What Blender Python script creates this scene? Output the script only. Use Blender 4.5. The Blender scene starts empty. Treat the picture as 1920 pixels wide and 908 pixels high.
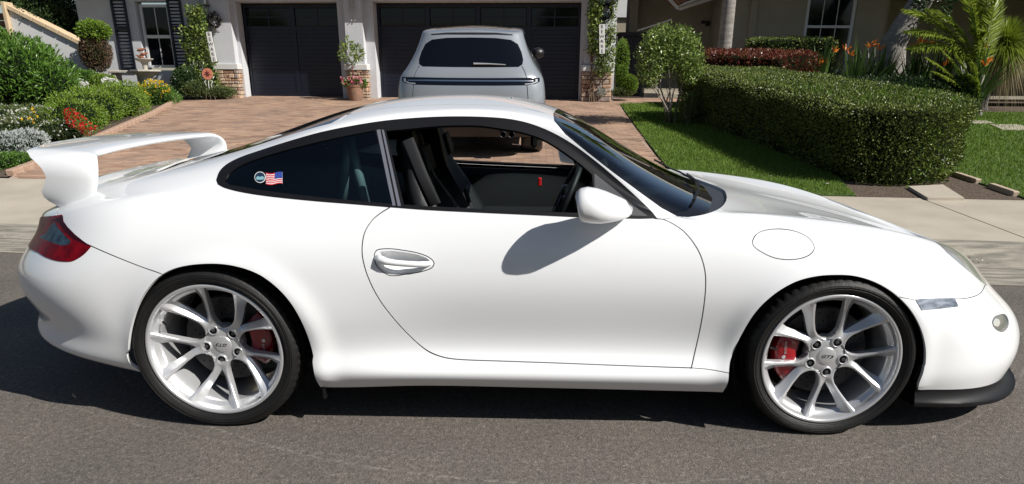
import bpy, math, random
import numpy as np
from mathutils import Vector, Matrix
from mathutils.bvhtree import BVHTree
from mathutils.geometry import delaunay_2d_cdt
random.seed(7); RNG = np.random.default_rng(7)
SC = bpy.context.scene
COL = SC.collection
# ------------------------------------------------------------------ camera
CF, CYC, CPITCH, CYAW, CROLL, CX, CY, CZ = 1304.4931, 624.5705, 0.3477, -0.0269, 0.0057, 1.2091, -3.3364, 1.3032
_F = np.array([math.sin(CYAW)*math.cos(CPITCH), math.cos(CYAW)*math.cos(CPITCH), -math.sin(CPITCH)])
_R = np.array([math.cos(CYAW), -math.sin(CYAW), 0.0]); _U = np.cross(_R, _F)
_R2 = _R*math.cos(CROLL)+_U*math.sin(CROLL); _U2 = -_R*math.sin(CROLL)+_U*math.cos(CROLL)
_C = np.array([CX, CY, CZ])
cam_data = bpy.data.cameras.new('camera')
cam = bpy.data.objects.new('camera', cam_data); COL.objects.link(cam)
cam.matrix_world = Matrix([[_R2[i], _U2[i], -_F[i], _C[i]] for i in range(3)]+[[0, 0, 0, 1]])
cam_data.sensor_width = 36.0; cam_data.sensor_fit = 'HORIZONTAL'
cam_data.lens = CF/1920*36
cam_data.shift_y = (CYC-454)/1920
cam_data.clip_start = 0.05; cam_data.clip_end = 3000
SC.camera = cam
SC.view_settings.view_transform = 'Standard'; SC.view_settings.look = 'None'
SC.view_settings.exposure = 0.40; SC.view_settings.gamma = 1.0
SC.view_settings.use_curve_mapping = False
SC.cycles.use_denoising = True
SC.cycles.max_bounces = 8; SC.cycles.transparent_max_bounces = 24
SC.cycles.diffuse_bounces = 3; SC.cycles.glossy_bounces = 4; SC.cycles.transmission_bounces = 6
SC.cycles.caustics_reflective = False; SC.cycles.caustics_refractive = False
# ------------------------------------------------------------------ sky and sun
SUN_EL, SUN_AZ = math.radians(40), math.radians(27)       # azimuth measured from +X towards -Y
sun_dir = Vector((math.cos(SUN_EL)*math.cos(SUN_AZ), -math.cos(SUN_EL)*math.sin(SUN_AZ), math.sin(SUN_EL)))
world = bpy.data.worlds.new('World'); SC.world = world; world.use_nodes = True
wn = world.node_tree.nodes; wl = world.node_tree.links; wn.clear()
sky = wn.new('ShaderNodeTexSky'); sky.sky_type = 'NISHITA'; sky.sun_disc = False
sky.sun_elevation = SUN_EL; sky.sun_rotation = math.atan2(sun_dir.x, sun_dir.y)
sky.altitude = 50; sky.air_density = 1.0; sky.dust_density = 0.7; sky.ozone_density = 1.2
bg = wn.new('ShaderNodeBackground'); bg.inputs['Strength'].default_value = 0.05
wo = wn.new('ShaderNodeOutputWorld')
wl.new(sky.outputs[0], bg.inputs['Color']); wl.new(bg.outputs[0], wo.inputs['Surface'])
sun_data = bpy.data.lights.new('sun', 'SUN'); sun_data.energy = 5.0; sun_data.angle = math.radians(0.5)
sun_data.color = (1.0, 0.955, 0.89)
sun = bpy.data.objects.new('sun', sun_data); COL.objects.link(sun)
sun.rotation_euler = (-sun_dir).to_track_quat('-Z', 'Y').to_euler(); sun.location = (6, -4, 8)
# ------------------------------------------------------------------ picture coordinates of the photograph -> points of the place
def proj(P):
    d = np.asarray(P, float)-_C; z = d@_F
    return np.stack([960+CF*(d@_R2)/z, CYC-CF*(d@_U2)/z], -1)
def ray(px, py): return _F+_R2*(px-960)/CF+_U2*(CYC-py)/CF
def at_y(px, py, y):
    r = ray(px, py); return _C+r*((y-CY)/r[1])
def at_z(px, py, z):
    r = ray(px, py); return _C+r*((z-CZ)/r[2])
def lerp(v, a, b): return np.interp(v, a, b)
def gz(x, y):
    """height of the street and gardens; the kerb runs slightly askew to the car"""
    v = y+.08*x*np.clip((8-y)/4, 0, 1)
    hi = np.interp(v, [-60, 2.2, 2.24, 2.43, 2.5, 4.35, 14.98, 30], [0, 0, .012, .118, .13, .20, .91, .95])
    lo = np.interp(v, [-60, 2.2, 2.3, 4.35, 14.98, 30], [0, 0, .02, .20, .91, .95])
    k = np.clip((x-1.9)/.7, 0, 1); k = k*k*(3-2*k)
    return hi*k+lo*(1-k)
def gnd(px, py, dz=0.0):
    r = ray(px, py); t = 1.0
    for i in range(300):
        p = _C+t*r
        t += (p[2]-float(gz(p[0], p[1]))-dz)/(-r[2]+.1*abs(r[1]))*.5
    return _C+t*r
# ------------------------------------------------------------------ materials
MATS = {}
class NT:
    def __init__(s, name):
        s.m = bpy.data.materials.new(name); s.m.use_nodes = True; s.t = s.m.node_tree
        s.t.nodes.clear(); s.out = s.t.nodes.new('ShaderNodeOutputMaterial')
    def n(s, typ, **kw):
        x = s.t.nodes.new(typ)
        for k, v in kw.items():
            if k.startswith('i_'):
                key = k[2:]; key = int(key) if key.isdigit() else key.replace('_', ' ')
                x.inputs[key].default_value = v
            else: setattr(x, k, v)
        return x
    def l(s, a, b): s.t.links.new(a, b)
def ramp(nt, src, stops):
    r = nt.n('ShaderNodeValToRGB'); e = r.color_ramp.elements
    while len(e) < len(stops): e.new(0.5)
    for i, (p, c) in enumerate(stops):
        e[i].position = p; e[i].color = (*c, 1) if len(c) == 3 else c
    nt.l(src, r.inputs[0]); return r.outputs[0]
def mat(name, col, rough=0.5, metal=0.0, coat=0.0, col2=None, scale=8.0, bump=0.0, bscale=60.0, spec=0.5,
        coat_rough=0.03, detail=4.0, emit=None, trans=0.0, sss=0.0, contrast=(0.35, 0.65), stretch=None, rvar=0.0):
    nt = NT(name); p = nt.n('ShaderNodeBsdfPrincipled')
    p.inputs['Base Color'].default_value = (*col, 1); p.inputs['Roughness'].default_value = rough
    p.inputs['Metallic'].default_value = metal; p.inputs['Coat Weight'].default_value = coat
    p.inputs['Coat Roughness'].default_value = coat_rough; p.inputs['Specular IOR Level'].default_value = spec
    if trans: p.inputs['Transmission Weight'].default_value = trans
    tc = nt.n('ShaderNodeTexCoord'); src = tc.outputs['Object']
    if stretch:
        mp = nt.n('ShaderNodeMapping'); mp.inputs['Scale'].default_value = stretch; nt.l(src, mp.inputs[0]); src = mp.outputs[0]
    if col2 is not None:
        nz = nt.n('ShaderNodeTexNoise', i_Scale=scale, i_Detail=detail); nt.l(src, nz.inputs['Vector'])
        nt.l(ramp(nt, nz.outputs['Fac'], [(contrast[0], col), (contrast[1], col2)]), p.inputs['Base Color'])
        if rvar:
            mr = nt.n('ShaderNodeMapRange'); mr.inputs['To Min'].default_value = rough-rvar; mr.inputs['To Max'].default_value = rough+rvar
            nt.l(nz.outputs['Fac'], mr.inputs[0]); nt.l(mr.outputs[0], p.inputs['Roughness'])
    if bump:
        nb = nt.n('ShaderNodeTexNoise', i_Scale=bscale, i_Detail=5.0); nt.l(src, nb.inputs['Vector'])
        b = nt.n('ShaderNodeBump', i_Strength=bump, i_Distance=0.02); nt.l(nb.outputs['Fac'], b.inputs['Height'])
        nt.l(b.outputs[0], p.inputs['Normal'])
    if emit: p.inputs['Emission Color'].default_value = (*emit[0], 1); p.inputs['Emission Strength'].default_value = emit[1]
    nt.l(p.outputs[0], nt.out.inputs[0]); MATS[name] = nt.m; return nt.m
def glass_mat(name, tint, rough=0.0, ior=1.5, boost=1.0):
    nt = NT(name); tr = nt.n('ShaderNodeBsdfTransparent'); tr.inputs[0].default_value = (*tint, 1)
    gl = nt.n('ShaderNodeBsdfGlossy', i_Roughness=rough); fr = nt.n('ShaderNodeFresnel', i_IOR=ior)
    mu = nt.n('ShaderNodeMath', operation='MULTIPLY'); mu.inputs[1].default_value = boost; mu.use_clamp = True
    nt.l(fr.outputs[0], mu.inputs[0]); mx = nt.n('ShaderNodeMixShader')
    nt.l(mu.outputs[0], mx.inputs[0]); nt.l(tr.outputs[0], mx.inputs[1]); nt.l(gl.outputs[0], mx.inputs[2])
    nt.l(mx.outputs[0], nt.out.inputs[0]); MATS[name] = nt.m; return nt.m
def leaf_mat(name, cols, rough=0.45, trans=0.25, spec=0.4):
    """cols: list of colours spread at random over single leaves"""
    nt = NT(name); p = nt.n('ShaderNodeBsdfPrincipled', i_Roughness=rough); p.inputs['Specular IOR Level'].default_value = spec
    g = nt.n('ShaderNodeNewGeometry'); n = len(cols)
    c = ramp(nt, g.outputs['Random Per Island'], [(i/(max(1, n-1)), q) for i, q in enumerate(cols)])
    nt.l(c, p.inputs['Base Color']); tl = nt.n('ShaderNodeBsdfTranslucent'); nt.l(c, tl.inputs[0])
    mx = nt.n('ShaderNodeMixShader'); mx.inputs[0].default_value = trans
    nt.l(p.outputs[0], mx.inputs[1]); nt.l(tl.outputs[0], mx.inputs[2]); nt.l(mx.outputs[0], nt.out.inputs[0])
    MATS[name] = nt.m; return nt.m
# ------------------------------------------------------------------ objects
def thing(name, label, cat, loc=(0, 0, 0), group=None, rz=0.0):
    o = bpy.data.objects.new(name, None); COL.objects.link(o)
    o.location = loc; o.rotation_euler = (0, 0, rz); o.empty_display_size = 0.1
    o['label'] = label; o['category'] = cat
    if group: o['group'] = group
    return o
def tag(o, label=None, cat=None, group=None, kind=None):
    if label: o['label'] = label
    if cat: o['category'] = cat
    if group: o['group'] = group
    if kind: o['kind'] = kind
    return o
def root_loc(o):
    v = Vector((0, 0, 0))
    while o is not None: v = v+o.location; o = o.parent
    return v
def mesh_obj(name, V, Fc, m, parent=None, smooth=False, world=True, mi=None, normals=None, kind=None, label=None, auto=None):
    me = bpy.data.meshes.new(name)
    V = np.asarray(V, dtype=np.float32).reshape(-1, 3)
    if parent is not None and world:
        V = V-np.array(root_loc(parent), dtype=np.float32)
    if isinstance(Fc, np.ndarray) and Fc.ndim == 2:
        nf, k = Fc.shape
        me.vertices.add(len(V)); me.vertices.foreach_set('co', V.ravel())
        me.loops.add(nf*k); me.loops.foreach_set('vertex_index', Fc.astype(np.int32).ravel())
        me.polygons.add(nf); me.polygons.foreach_set('loop_start', np.arange(0, nf*k, k, dtype=np.int32))
        me.update(calc_edges=True)
    else: me.from_pydata(V.tolist(), [], [list(map(int, f)) for f in Fc])
    for q in (m if isinstance(m, (list, tuple)) else [m]): me.materials.append(q)
    if mi is not None: me.polygons.foreach_set('material_index', np.asarray(mi, dtype=np.int32))
    me.polygons.foreach_set('use_smooth', np.full(len(me.polygons), bool(smooth)))
    if auto is not None: me.set_sharp_from_angle(angle=math.radians(auto))
    me.update()
    if normals is not None: me.normals_split_custom_set_from_vertices(np.asarray(normals).tolist())
    o = bpy.data.objects.new(name, me); COL.objects.link(o)
    if parent is not None: o.parent = parent
    if kind: o['kind'] = kind
    if label: o['label'] = label
    return o
class MB:
    """collects simple shapes into one mesh"""
    def __init__(s): s.V = []; s.F = []; s.M = []; s.n = 0
    def add(s, V, Fc, mi=0):
        V = np.asarray(V, float).reshape(-1, 3); s.V.append(V)
        for f in Fc: s.F.append([int(i)+s.n for i in f]); s.M.append(mi)
        s.n += len(V); return s
    def box(s, c, d, rz=0.0, mi=0, R=None, bev=0.0):
        x, y, z = [q/2 for q in d]
        if bev > 0:
            b = min(bev, x*.9, y*.9, z*.9); V = []
            for sx in (-1, 1):
                for sy in (-1, 1):
                    for sz in (-1, 1):
                        V += [(sx*(x-b), sy*(y-b), sz*z), (sx*(x-b), sy*y, sz*(z-b)), (sx*x, sy*(y-b), sz*(z-b))]
            V = np.array(V)
            def id(sx, sy, sz, k): return ((sx > 0)*4+(sy > 0)*2+(sz > 0))*3+k
            Fc = []
            for sz in (-1, 1): Fc.append([id(-1, -1, sz, 0), id(1, -1, sz, 0), id(1, 1, sz, 0), id(-1, 1, sz, 0)][::sz])
            for sy in (-1, 1): Fc.append([id(-1, sy, -1, 1), id(-1, sy, 1, 1), id(1, sy, 1, 1), id(1, sy, -1, 1)][::sy])
            for sx in (-1, 1): Fc.append([id(sx, -1, -1, 2), id(sx, 1, -1, 2), id(sx, 1, 1, 2), id(sx, -1, 1, 2)][::sx])
            for sy in (-1, 1):
                for sz in (-1, 1): Fc.append([id(-1, sy, sz, 0), id(-1, sy, sz, 1), id(1, sy, sz, 1), id(1, sy, sz, 0)][::-sy*sz])
            for sx in (-1, 1):
                for sz in (-1, 1): Fc.append([id(sx, -1, sz, 0), id(sx, 1, sz, 0), id(sx, 1, sz, 2), id(sx, -1, sz, 2)][::-sx*sz])
            for sx in (-1, 1):
                for sy in (-1, 1): Fc.append([id(sx, sy, -1, 1), id(sx, sy, -1, 2), id(sx, sy, 1, 2), id(sx, sy, 1, 1)][::-sx*sy])
            for sx in (-1, 1):
                for sy in (-1, 1):
                    for sz in (-1, 1): Fc.append([id(sx, sy, sz, 0), id(sx, sy, sz, 1), id(sx, sy, sz, 2)][::-sx*sy*sz])
        else:
            V = np.array([(a*x, b*y, c_*z) for a in (-1, 1) for b in (-1, 1) for c_ in (-1, 1)])
            Fc = [[0, 1, 3, 2], [4, 6, 7, 5], [0, 4, 5, 1], [2, 3, 7, 6], [0, 2, 6, 4], [1, 5, 7, 3]]
        if R is None:
            ca, sa = math.cos(rz), math.sin(rz); R = np.array([[ca, -sa, 0], [sa, ca, 0], [0, 0, 1]])
        return s.add(V@np.asarray(R).T+np.asarray(c, float), Fc, mi)
    def tube(s, P, r, n=8, mi=0, cap=True, flat=None):
        P = np.asarray(P, float); r = np.broadcast_to(np.asarray(r, float), (len(P),))
        T = np.gradient(P, axis=0); T /= np.linalg.norm(T, axis=1)[:, None]+1e-12
        up = np.array([0, 0, 1.0]) if abs(T[0][2]) < .9 else np.array([0, 1.0, 0])
        V = []; a = np.linspace(0, 2*np.pi, n, endpoint=False)
        N = np.cross(T[0], up); N /= np.linalg.norm(N)
        for i in range(len(P)):
            N = N-T[i]*(N@T[i]); N /= np.linalg.norm(N)+1e-12; B = np.cross(T[i], N)
            fx, fy = (1, 1) if flat is None else flat
            V.append(P[i]+r[i]*(np.cos(a)[:, None]*N*fx+np.sin(a)[:, None]*B*fy))
        Fc = [[i*n+j, i*n+(j+1) % n, (i+1)*n+(j+1) % n, (i+1)*n+j] for i in range(len(P)-1) for j in range(n)]
        if cap: Fc += [list(range(n))[::-1], [(len(P)-1)*n+j for j in range(n)]]
        return s.add(np.concatenate(V), Fc, mi)
    def lathe(s, prof, c=(0, 0, 0), n=24, axis='z', mi=0, closed=False, var=None):
        """prof: (radius, height) pairs"""
        a = np.linspace(0, 2*np.pi, n, endpoint=False); V = []
        for k, (r, h) in enumerate(prof):
            rr = r*np.ones(n) if var is None else r+var(k, np.arange(n))
            if axis == 'z': V.append(np.stack([rr*np.cos(a), rr*np.sin(a), h+0*a], -1))
            elif axis == 'y': V.append(np.stack([rr*np.cos(a), h+0*a, rr*np.sin(a)], -1))
            else: V.append(np.stack([h+0*a, rr*np.cos(a), rr*np.sin(a)], -1))
        m = len(prof); Fc = [[i*n+j, i*n+(j+1) % n, ((i+1) % m)*n+(j+1) % n, ((i+1) % m)*n+j] for i in range(m if closed else m-1) for j in range(n)]
        return s.add(np.concatenate(V)+np.asarray(c, float), Fc, mi)
    def loft(s, rings, mi=0, cap=True, close=True):
        n = len(rings[0]); m = len(rings)
        Fc = [[i*n+j, i*n+(j+1) % n, (i+1)*n+(j+1) % n, (i+1)*n+j] for i in range(m-1) for j in range(n if close else n-1)]
        if cap: Fc += [list(range(n))[::-1], [(m-1)*n+j for j in range(n)]]
        return s.add(np.concatenate([np.asarray(r, float) for r in rings]), Fc, mi)
    def prism(s, poly, z0, z1, mi=0):
        """poly: xy outline"""
        n = len(poly); V = [(p[0], p[1], z0) for p in poly]+[(p[0], p[1], z1) for p in poly]
        return s.add(V, [list(range(n))[::-1], list(range(n, 2*n))]+[[i, (i+1) % n, n+(i+1) % n, n+i] for i in range(n)], mi)
    def build(s, name, m, parent=None, smooth=False, auto=None, **kw):
        if not s.V: return None
        return mesh_obj(name, np.concatenate(s.V), s.F, m, parent, smooth=smooth or auto is not None, auto=auto,
                        mi=s.M if isinstance(m, (list, tuple)) else None, **kw)
def copy_tree(o, parent=None, depth=0):
    c = o.copy(); COL.objects.link(c)
    if parent is not None: c.parent = parent
    for ch in list(o.children): copy_tree(ch, c, depth+1)
    return c
def text_mesh(txt, size, font_ext=0.001, shear=0.0, align='CENTER'):
    cu = bpy.data.curves.new('lettering', 'FONT'); cu.body = txt; cu.size = size; cu.extrude = font_ext
    cu.align_x = align; cu.align_y = 'CENTER'; cu.shear = shear; cu.resolution_u = 3
    o = bpy.data.objects.new('lettering', cu); COL.objects.link(o)
    dg = bpy.context.evaluated_depsgraph_get(); me = o.evaluated_get(dg).to_mesh()
    V = np.array([v.co[:] for v in me.vertices]); Fc = [list(p.vertices) for p in me.polygons]
    o.evaluated_get(dg).to_mesh_clear(); bpy.data.objects.remove(o); bpy.data.curves.remove(cu)
    return V, Fc
def inpoly(P, poly):
    P = np.asarray(P); poly = np.asarray(poly); x, y = P[:, 0], P[:, 1]; r = np.zeros(len(P), bool)
    j = len(poly)-1
    for i in range(len(poly)):
        xi, yi = poly[i]; xj, yj = poly[j]
        c = ((yi > y) != (yj > y)) & (x < (xj-xi)*(y-yi)/(yj-yi+1e-15)+xi); r ^= c; j = i
    return r
# ------------------------------------------------------------------ ground, street, paths
M = MATS
def asphalt():
    nt = NT('asphalt'); p = nt.n('ShaderNodeBsdfPrincipled', i_Roughness=.88); p.inputs['Specular IOR Level'].default_value = .3
    tc = nt.n('ShaderNodeTexCoord'); o = tc.outputs['Object']
    v = nt.n('ShaderNodeTexVoronoi', i_Scale=230.0); nt.l(o, v.inputs['Vector'])
    agg = ramp(nt, v.outputs['Color'], [(0, (.060, .054, .048)), (.45, (.112, .101, .090)), (.8, (.145, .131, .117)), (1, (.25, .23, .205))])
    n1 = nt.n('ShaderNodeTexNoise', i_Scale=1.6, i_Detail=6.0); nt.l(o, n1.inputs['Vector'])
    big = ramp(nt, n1.outputs['Fac'], [(.25, (.84, .84, .86)), (.75, (1.18, 1.15, 1.10))])
    n2 = nt.n('ShaderNodeTexNoise', i_Scale=42.0, i_Detail=5.0); nt.l(o, n2.inputs['Vector'])
    mid = ramp(nt, n2.outputs['Fac'], [(.3, (.78, .78, .79)), (.7, (1.2, 1.19, 1.17))])
    m1 = nt.n('ShaderNodeMix', data_type='RGBA', blend_type='MULTIPLY'); m1.inputs[0].default_value = 1; nt.l(agg, m1.inputs[6]); nt.l(big, m1.inputs[7])
    m2 = nt.n('ShaderNodeMix', data_type='RGBA', blend_type='MULTIPLY'); m2.inputs[0].default_value = 1; nt.l(m1.outputs[2], m2.inputs[6]); nt.l(mid, m2.inputs[7])
    # faint pale scuffs left by turning tyres: thin arcs of large rings
    sep = nt.n('ShaderNodeSeparateXYZ'); nt.l(o, sep.inputs[0]); last = m2.outputs[2]
    for (cx_, cy_, r_, w_, a_) in ((1.35, 1.6, 2.86, .010, .5), (1.0, 2.9, 4.02, .007, .35), (2.4, -5.6, 4.35, .012, .25)):
        mx_ = nt.n('ShaderNodeMath', operation='SUBTRACT'); mx_.inputs[1].default_value = cx_; nt.l(sep.outputs[0], mx_.inputs[0])
        my_ = nt.n('ShaderNodeMath', operation='SUBTRACT'); my_.inputs[1].default_value = cy_; nt.l(sep.outputs[1], my_.inputs[0])
        cb = nt.n('ShaderNodeCombineXYZ'); nt.l(mx_.outputs[0], cb.inputs[0]); nt.l(my_.outputs[0], cb.inputs[1])
        ln = nt.n('ShaderNodeVectorMath', operation='LENGTH'); nt.l(cb.outputs[0], ln.inputs[0])
        d = nt.n('ShaderNodeMath', operation='SUBTRACT'); d.inputs[1].default_value = r_; nt.l(ln.outputs[1], d.inputs[0])
        ab = nt.n('ShaderNodeMath', operation='ABSOLUTE'); nt.l(d.outputs[0], ab.inputs[0])
        mr = nt.n('ShaderNodeMapRange'); mr.inputs[1].default_value = 0; mr.inputs[2].default_value = w_; mr.inputs[3].default_value = a_; mr.inputs[4].default_value = 0; nt.l(ab.outputs[0], mr.inputs[0])
        gt = nt.n('ShaderNodeMath', operation='MULTIPLY'); nt.l(mr.outputs[0], gt.inputs[0])
        rr = ramp(nt, n2.outputs['Fac'], [(.42, (0, 0, 0)), (.6, (1, 1, 1))]); nt.l(rr, gt.inputs[1])
        mm = nt.n('ShaderNodeMix', data_type='RGBA'); nt.l(gt.outputs[0], mm.inputs[0]); nt.l(last, mm.inputs[6]); mm.inputs[7].default_value = (.26, .24, .22, 1); last = mm.outputs[2]
    nt.l(last, p.inputs['Base Color'])
    b = nt.n('ShaderNodeBump', i_Strength=.6, i_Distance=.003); nt.l(v.outputs['Distance'], b.inputs['Height'])
    b2 = nt.n('ShaderNodeBump', i_Strength=.5, i_Distance=.006); nt.l(n2.outputs['Fac'], b2.inputs['Height']); nt.l(b.outputs[0], b2.inputs['Normal'])
    nt.l(b2.outputs[0], p.inputs['Normal']); nt.l(p.outputs[0], nt.out.inputs[0]); MATS['asphalt'] = nt.m
asphalt()
mat('concrete', (.36, .32, .255), .9, col2=(.43, .385, .31), scale=2.2, bump=.35, bscale=140, detail=8)
mat('gutter_concrete', (.17, .16, .13), .9, col2=(.34, .31, .255), scale=5.0, bump=.4, bscale=90, detail=10, contrast=(.4, .62), stretch=(.6, 3, 1))
mat('dark_joint', (.035, .03, .025), .95)
mat('soil', (.055, .038, .026), .95, col2=(.12, .085, .06), scale=30, bump=1.0, bscale=45, detail=8)
mat('lawn_ground', (.05, .095, .015), .95, col2=(.075, .125, .022), scale=9, bump=.6, bscale=120)
mat('earth', (.10, .09, .07), .95, col2=(.07, .065, .05), scale=.4)
mat('paver_bed', (.36, .26, .20), .95)
def paver_mat(name, island):
    nt = NT(name); p = nt.n('ShaderNodeBsdfPrincipled', i_Roughness=.82)
    g = nt.n('ShaderNodeNewGeometry'); oi = nt.n('ShaderNodeObjectInfo')
    c = ramp(nt, g.outputs['Random Per Island'] if island else oi.outputs['Random'], [(0, (.23, .145, .10)), (.25, (.31, .205, .145)), (.55, (.36, .25, .18)), (.8, (.31, .21, .155)), (1, (.24, .17, .135))])
    n1 = nt.n('ShaderNodeTexNoise', i_Scale=1.6, i_Detail=7.0); nt.l(g.outputs['Position'], n1.inputs['Vector'])
    bb = ramp(nt, n1.outputs['Fac'], [(.3, (.76, .75, .75)), (.7, (1.24, 1.19, 1.13))])
    m1 = nt.n('ShaderNodeMix', data_type='RGBA', blend_type='MULTIPLY'); m1.inputs[0].default_value = 1; nt.l(c, m1.inputs[6]); nt.l(bb, m1.inputs[7]); nt.l(m1.outputs[2], p.inputs['Base Color'])
    n2 = nt.n('ShaderNodeTexNoise', i_Scale=70.0, i_Detail=5.0); nt.l(g.outputs['Position'], n2.inputs['Vector'])
    b = nt.n('ShaderNodeBump', i_Strength=.6, i_Distance=.006); nt.l(n2.outputs['Fac'], b.inputs['Height']); nt.l(b.outputs[0], p.inputs['Normal'])
    nt.l(p.outputs[0], nt.out.inputs[0]); MATS[name] = nt.m
paver_mat('paver_single', False); paver_mat('paver_many', True)
def drape(name, poly, m, dz, step=.5, label=None, kind='structure', parent=None, skirt=0.0, hf=None):
    poly = np.array(poly, float); pts = []; n = len(poly); ring = []
    for a, b in zip(poly, np.roll(poly, -1, 0)):
        k = max(1, int(np.linalg.norm(b-a)/step)); ring += [a+(b-a)*i/k for i in range(k)]
    ring = np.array(ring); nr = len(ring); x0, y0 = ring.min(0); x1, y1 = ring.max(0)
    gx, gy = np.meshgrid(np.arange(x0+step/2, x1, step), np.arange(y0+step/2, y1, step)); g = np.stack([gx.ravel(), gy.ravel()], 1)
    g = g[inpoly(g, ring)] if len(g) else g
    pts = np.concatenate([ring, g]); pts = pts+(RNG.random(pts.shape)-.5)*1e-4*np.array([[1, 1]])*(np.arange(len(pts)) >= nr)[:, None]
    r = delaunay_2d_cdt([Vector(p) for p in pts], [(i, (i+1) % nr) for i in range(nr)], [], 0, 1e-6)
    V = np.array([v[:] for v in r[0]]); F_ = np.array([f for f in r[2] if len(f) == 3]); F_ = F_[inpoly(V[F_].mean(1), ring)]
    e = V[F_]; ar = (e[:, 1, 0]-e[:, 0, 0])*(e[:, 2, 1]-e[:, 0, 1])-(e[:, 2, 0]-e[:, 0, 0])*(e[:, 1, 1]-e[:, 0, 1]); F_[ar < 0] = F_[ar < 0][:, ::-1]
    Z = (gz(V[:, 0], V[:, 1]) if hf is None else hf(V[:, 0], V[:, 1]))+dz
    VV = np.column_stack([V, Z]).tolist(); FF = F_.tolist()
    if skirt:
        b0 = len(VV); rz_ = gz(ring[:, 0], ring[:, 1])+dz
        VV += [[p[0], p[1], z] for p, z in zip(ring, rz_)]+[[p[0], p[1], z-skirt] for p, z in zip(ring, rz_)]
        FF += [[b0+i, b0+nr+i, b0+nr+(i+1) % nr, b0+(i+1) % nr] for i in range(nr)]
    o = mesh_obj(name, VV, FF, m, parent)
    if kind: o['kind'] = kind
    if label: o['label'] = label
    return o
def vy(v, x):       # y of the askew street line v at x
    return (v-.08*x) if True else 0
drape('ground', [(-90, -60), (90, -60), (90, 140), (-90, 140)], M['earth'], -.14, 4.0, 'bare ground under the street and gardens')
road = drape('road', [(-30, -30), (30, -30), (30, vy(1.72, 30)), (10, vy(1.72, 10)), (-10, vy(1.72, -10)), (-30, vy(1.72, -30))], M['asphalt'], 0.0, 1.5, 'speckled grey asphalt street under the sports car')
def vl(v, xs): return [(x, v-.08*x) for x in xs]
def strip(name, v0, v1, x0, x1, m, dz, step=.25, **k):
    xs = np.linspace(x0, x1, max(2, int(abs(x1-x0)/.5)+1)); return drape(name, vl(v0, xs)+vl(v1, xs)[::-1], m, dz, step, **k)
strip('gutter', 1.715, 2.19, -14, 14, M['gutter_concrete'], .003, .25, label='worn concrete gutter along the kerb')
strip('kerb', 2.192, 2.56, -14, 14, M['gutter_concrete'], .004, .09, label='rolled concrete kerb beside the gutter')
pav = strip('pavement', 2.50, 4.34, -14, 14, M['dark_joint'], -.02, .4, label='pale concrete pavement between kerb and gardens')
js = [-13, -9.6, -6.45, -4.62, -2.8, -.95, .9, 2.75, 4.0-.15, 5.17, 7.0, 8.8, 10.6, 12.5]
for a, b in zip(js[:-1], js[1:]):
    strip('concrete_slab', 2.575, 4.33, a+.008, b-.008, M['concrete'], .002, .3, kind=None, parent=pav, skirt=.04)
# driveway
DRIVE = [(-4.90, 4.72), (-4.98, 4.95), (-5.12, 5.9), (-5.62, 8.06), (-6.3, 10.9), (-7.05, 13.4), (-7.3, 14.1), (-6.5, 14.35), (-5.95, 15.25), (2.6, 15.5), (4.9, 15.6), (4.9, 14.0), (3.2, 13.5), (3.0, 9.0), (2.87, 5.5), (2.86, 4.12)]
drv = drape('driveway', DRIVE, M['paver_bed'], -.0075, .22, 'red and brown paved driveway rising to the garage')
PW, PD = .20, .10
P_ = []; dp = np.array(DRIVE)
for j in range(int(12/PD)):
    y_ = 4.1+j*PD
    for i in range(-42, 28):
        x_ = (i+(.5 if j % 2 else 0))*PW
        q = np.array([[x_-PW*.3, y_-PD*.3], [x_+PW*.3, y_-PD*.3], [x_-PW*.3, y_+PD*.3], [x_+PW*.3, y_+PD*.3]])
        if inpoly(q, dp).all(): P_.append((x_, y_))
P_ = np.array(P_)
# those hidden behind the white car stay in the joined field; single ones where the driveway is in view
pp = proj(np.column_stack([P_, gz(P_[:, 0], P_[:, 1])]))
vis = (pp[:, 0] > 5) & (pp[:, 0] < 1915) & (((pp[:, 0] < 420) & (pp[:, 1] < 330)) | ((pp[:, 0] > 1045) & (pp[:, 1] < pp[:, 0]*.55-380)))
order = np.argsort(P_[:, 1]+np.where(vis, 0, 100)); single = order[:300]; rest = order[300:]
bmesh_ = MB(); bmesh_.box((0, 0, -.02), (PW-.005, PD-.005, .05), bev=.002)
me0 = None
for k in single:
    x_, y_ = P_[k]; z_ = float(gz(x_, y_))
    if me0 is None:
        o = bmesh_.build('paver', M['paver_single'], drv, world=False); me0 = o.data
    else:
        o = bpy.data.objects.new('paver', me0); COL.objects.link(o); o.parent = drv
    o.location = (x_, y_, z_-.003+random.uniform(-.0008, .0010)); o.rotation_euler = (math.atan(.062)+random.uniform(-.004, .004), random.uniform(-.004, .004), 0)
bv = bmesh_.V[0]; bf = np.array([f for f in bmesh_.F if len(f) == 4]); X = P_[rest]; Z = gz(X[:, 0], X[:, 1])
top = np.array([(-1, -1), (1, -1), (1, 1), (-1, 1)])*np.array([PW-.004, PD-.004])/2
V = (X[:, None, :]+top[None]).reshape(-1, 2); zz = gz(V[:, 0], V[:, 1])+np.repeat(RNG.uniform(0, .0010, len(X)), 4)+.002
Vt = np.column_stack([V, zz]); Vb = np.column_stack([V, zz-.03]); VV = np.concatenate([Vt, Vb]); n4 = len(Vt)
b0 = np.arange(len(X))*4; Ft = [b0[:, None]+np.array([0, 1, 2, 3])]
for a, b in ((0, 1), (1, 2), (2, 3), (3, 0)): Ft.append(np.stack([b0+a, b0+a+n4, b0+b+n4, b0+b], 1))
mesh_obj('paver', VV, np.concatenate(Ft), M['paver_many'], drv, kind='stuff')
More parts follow.
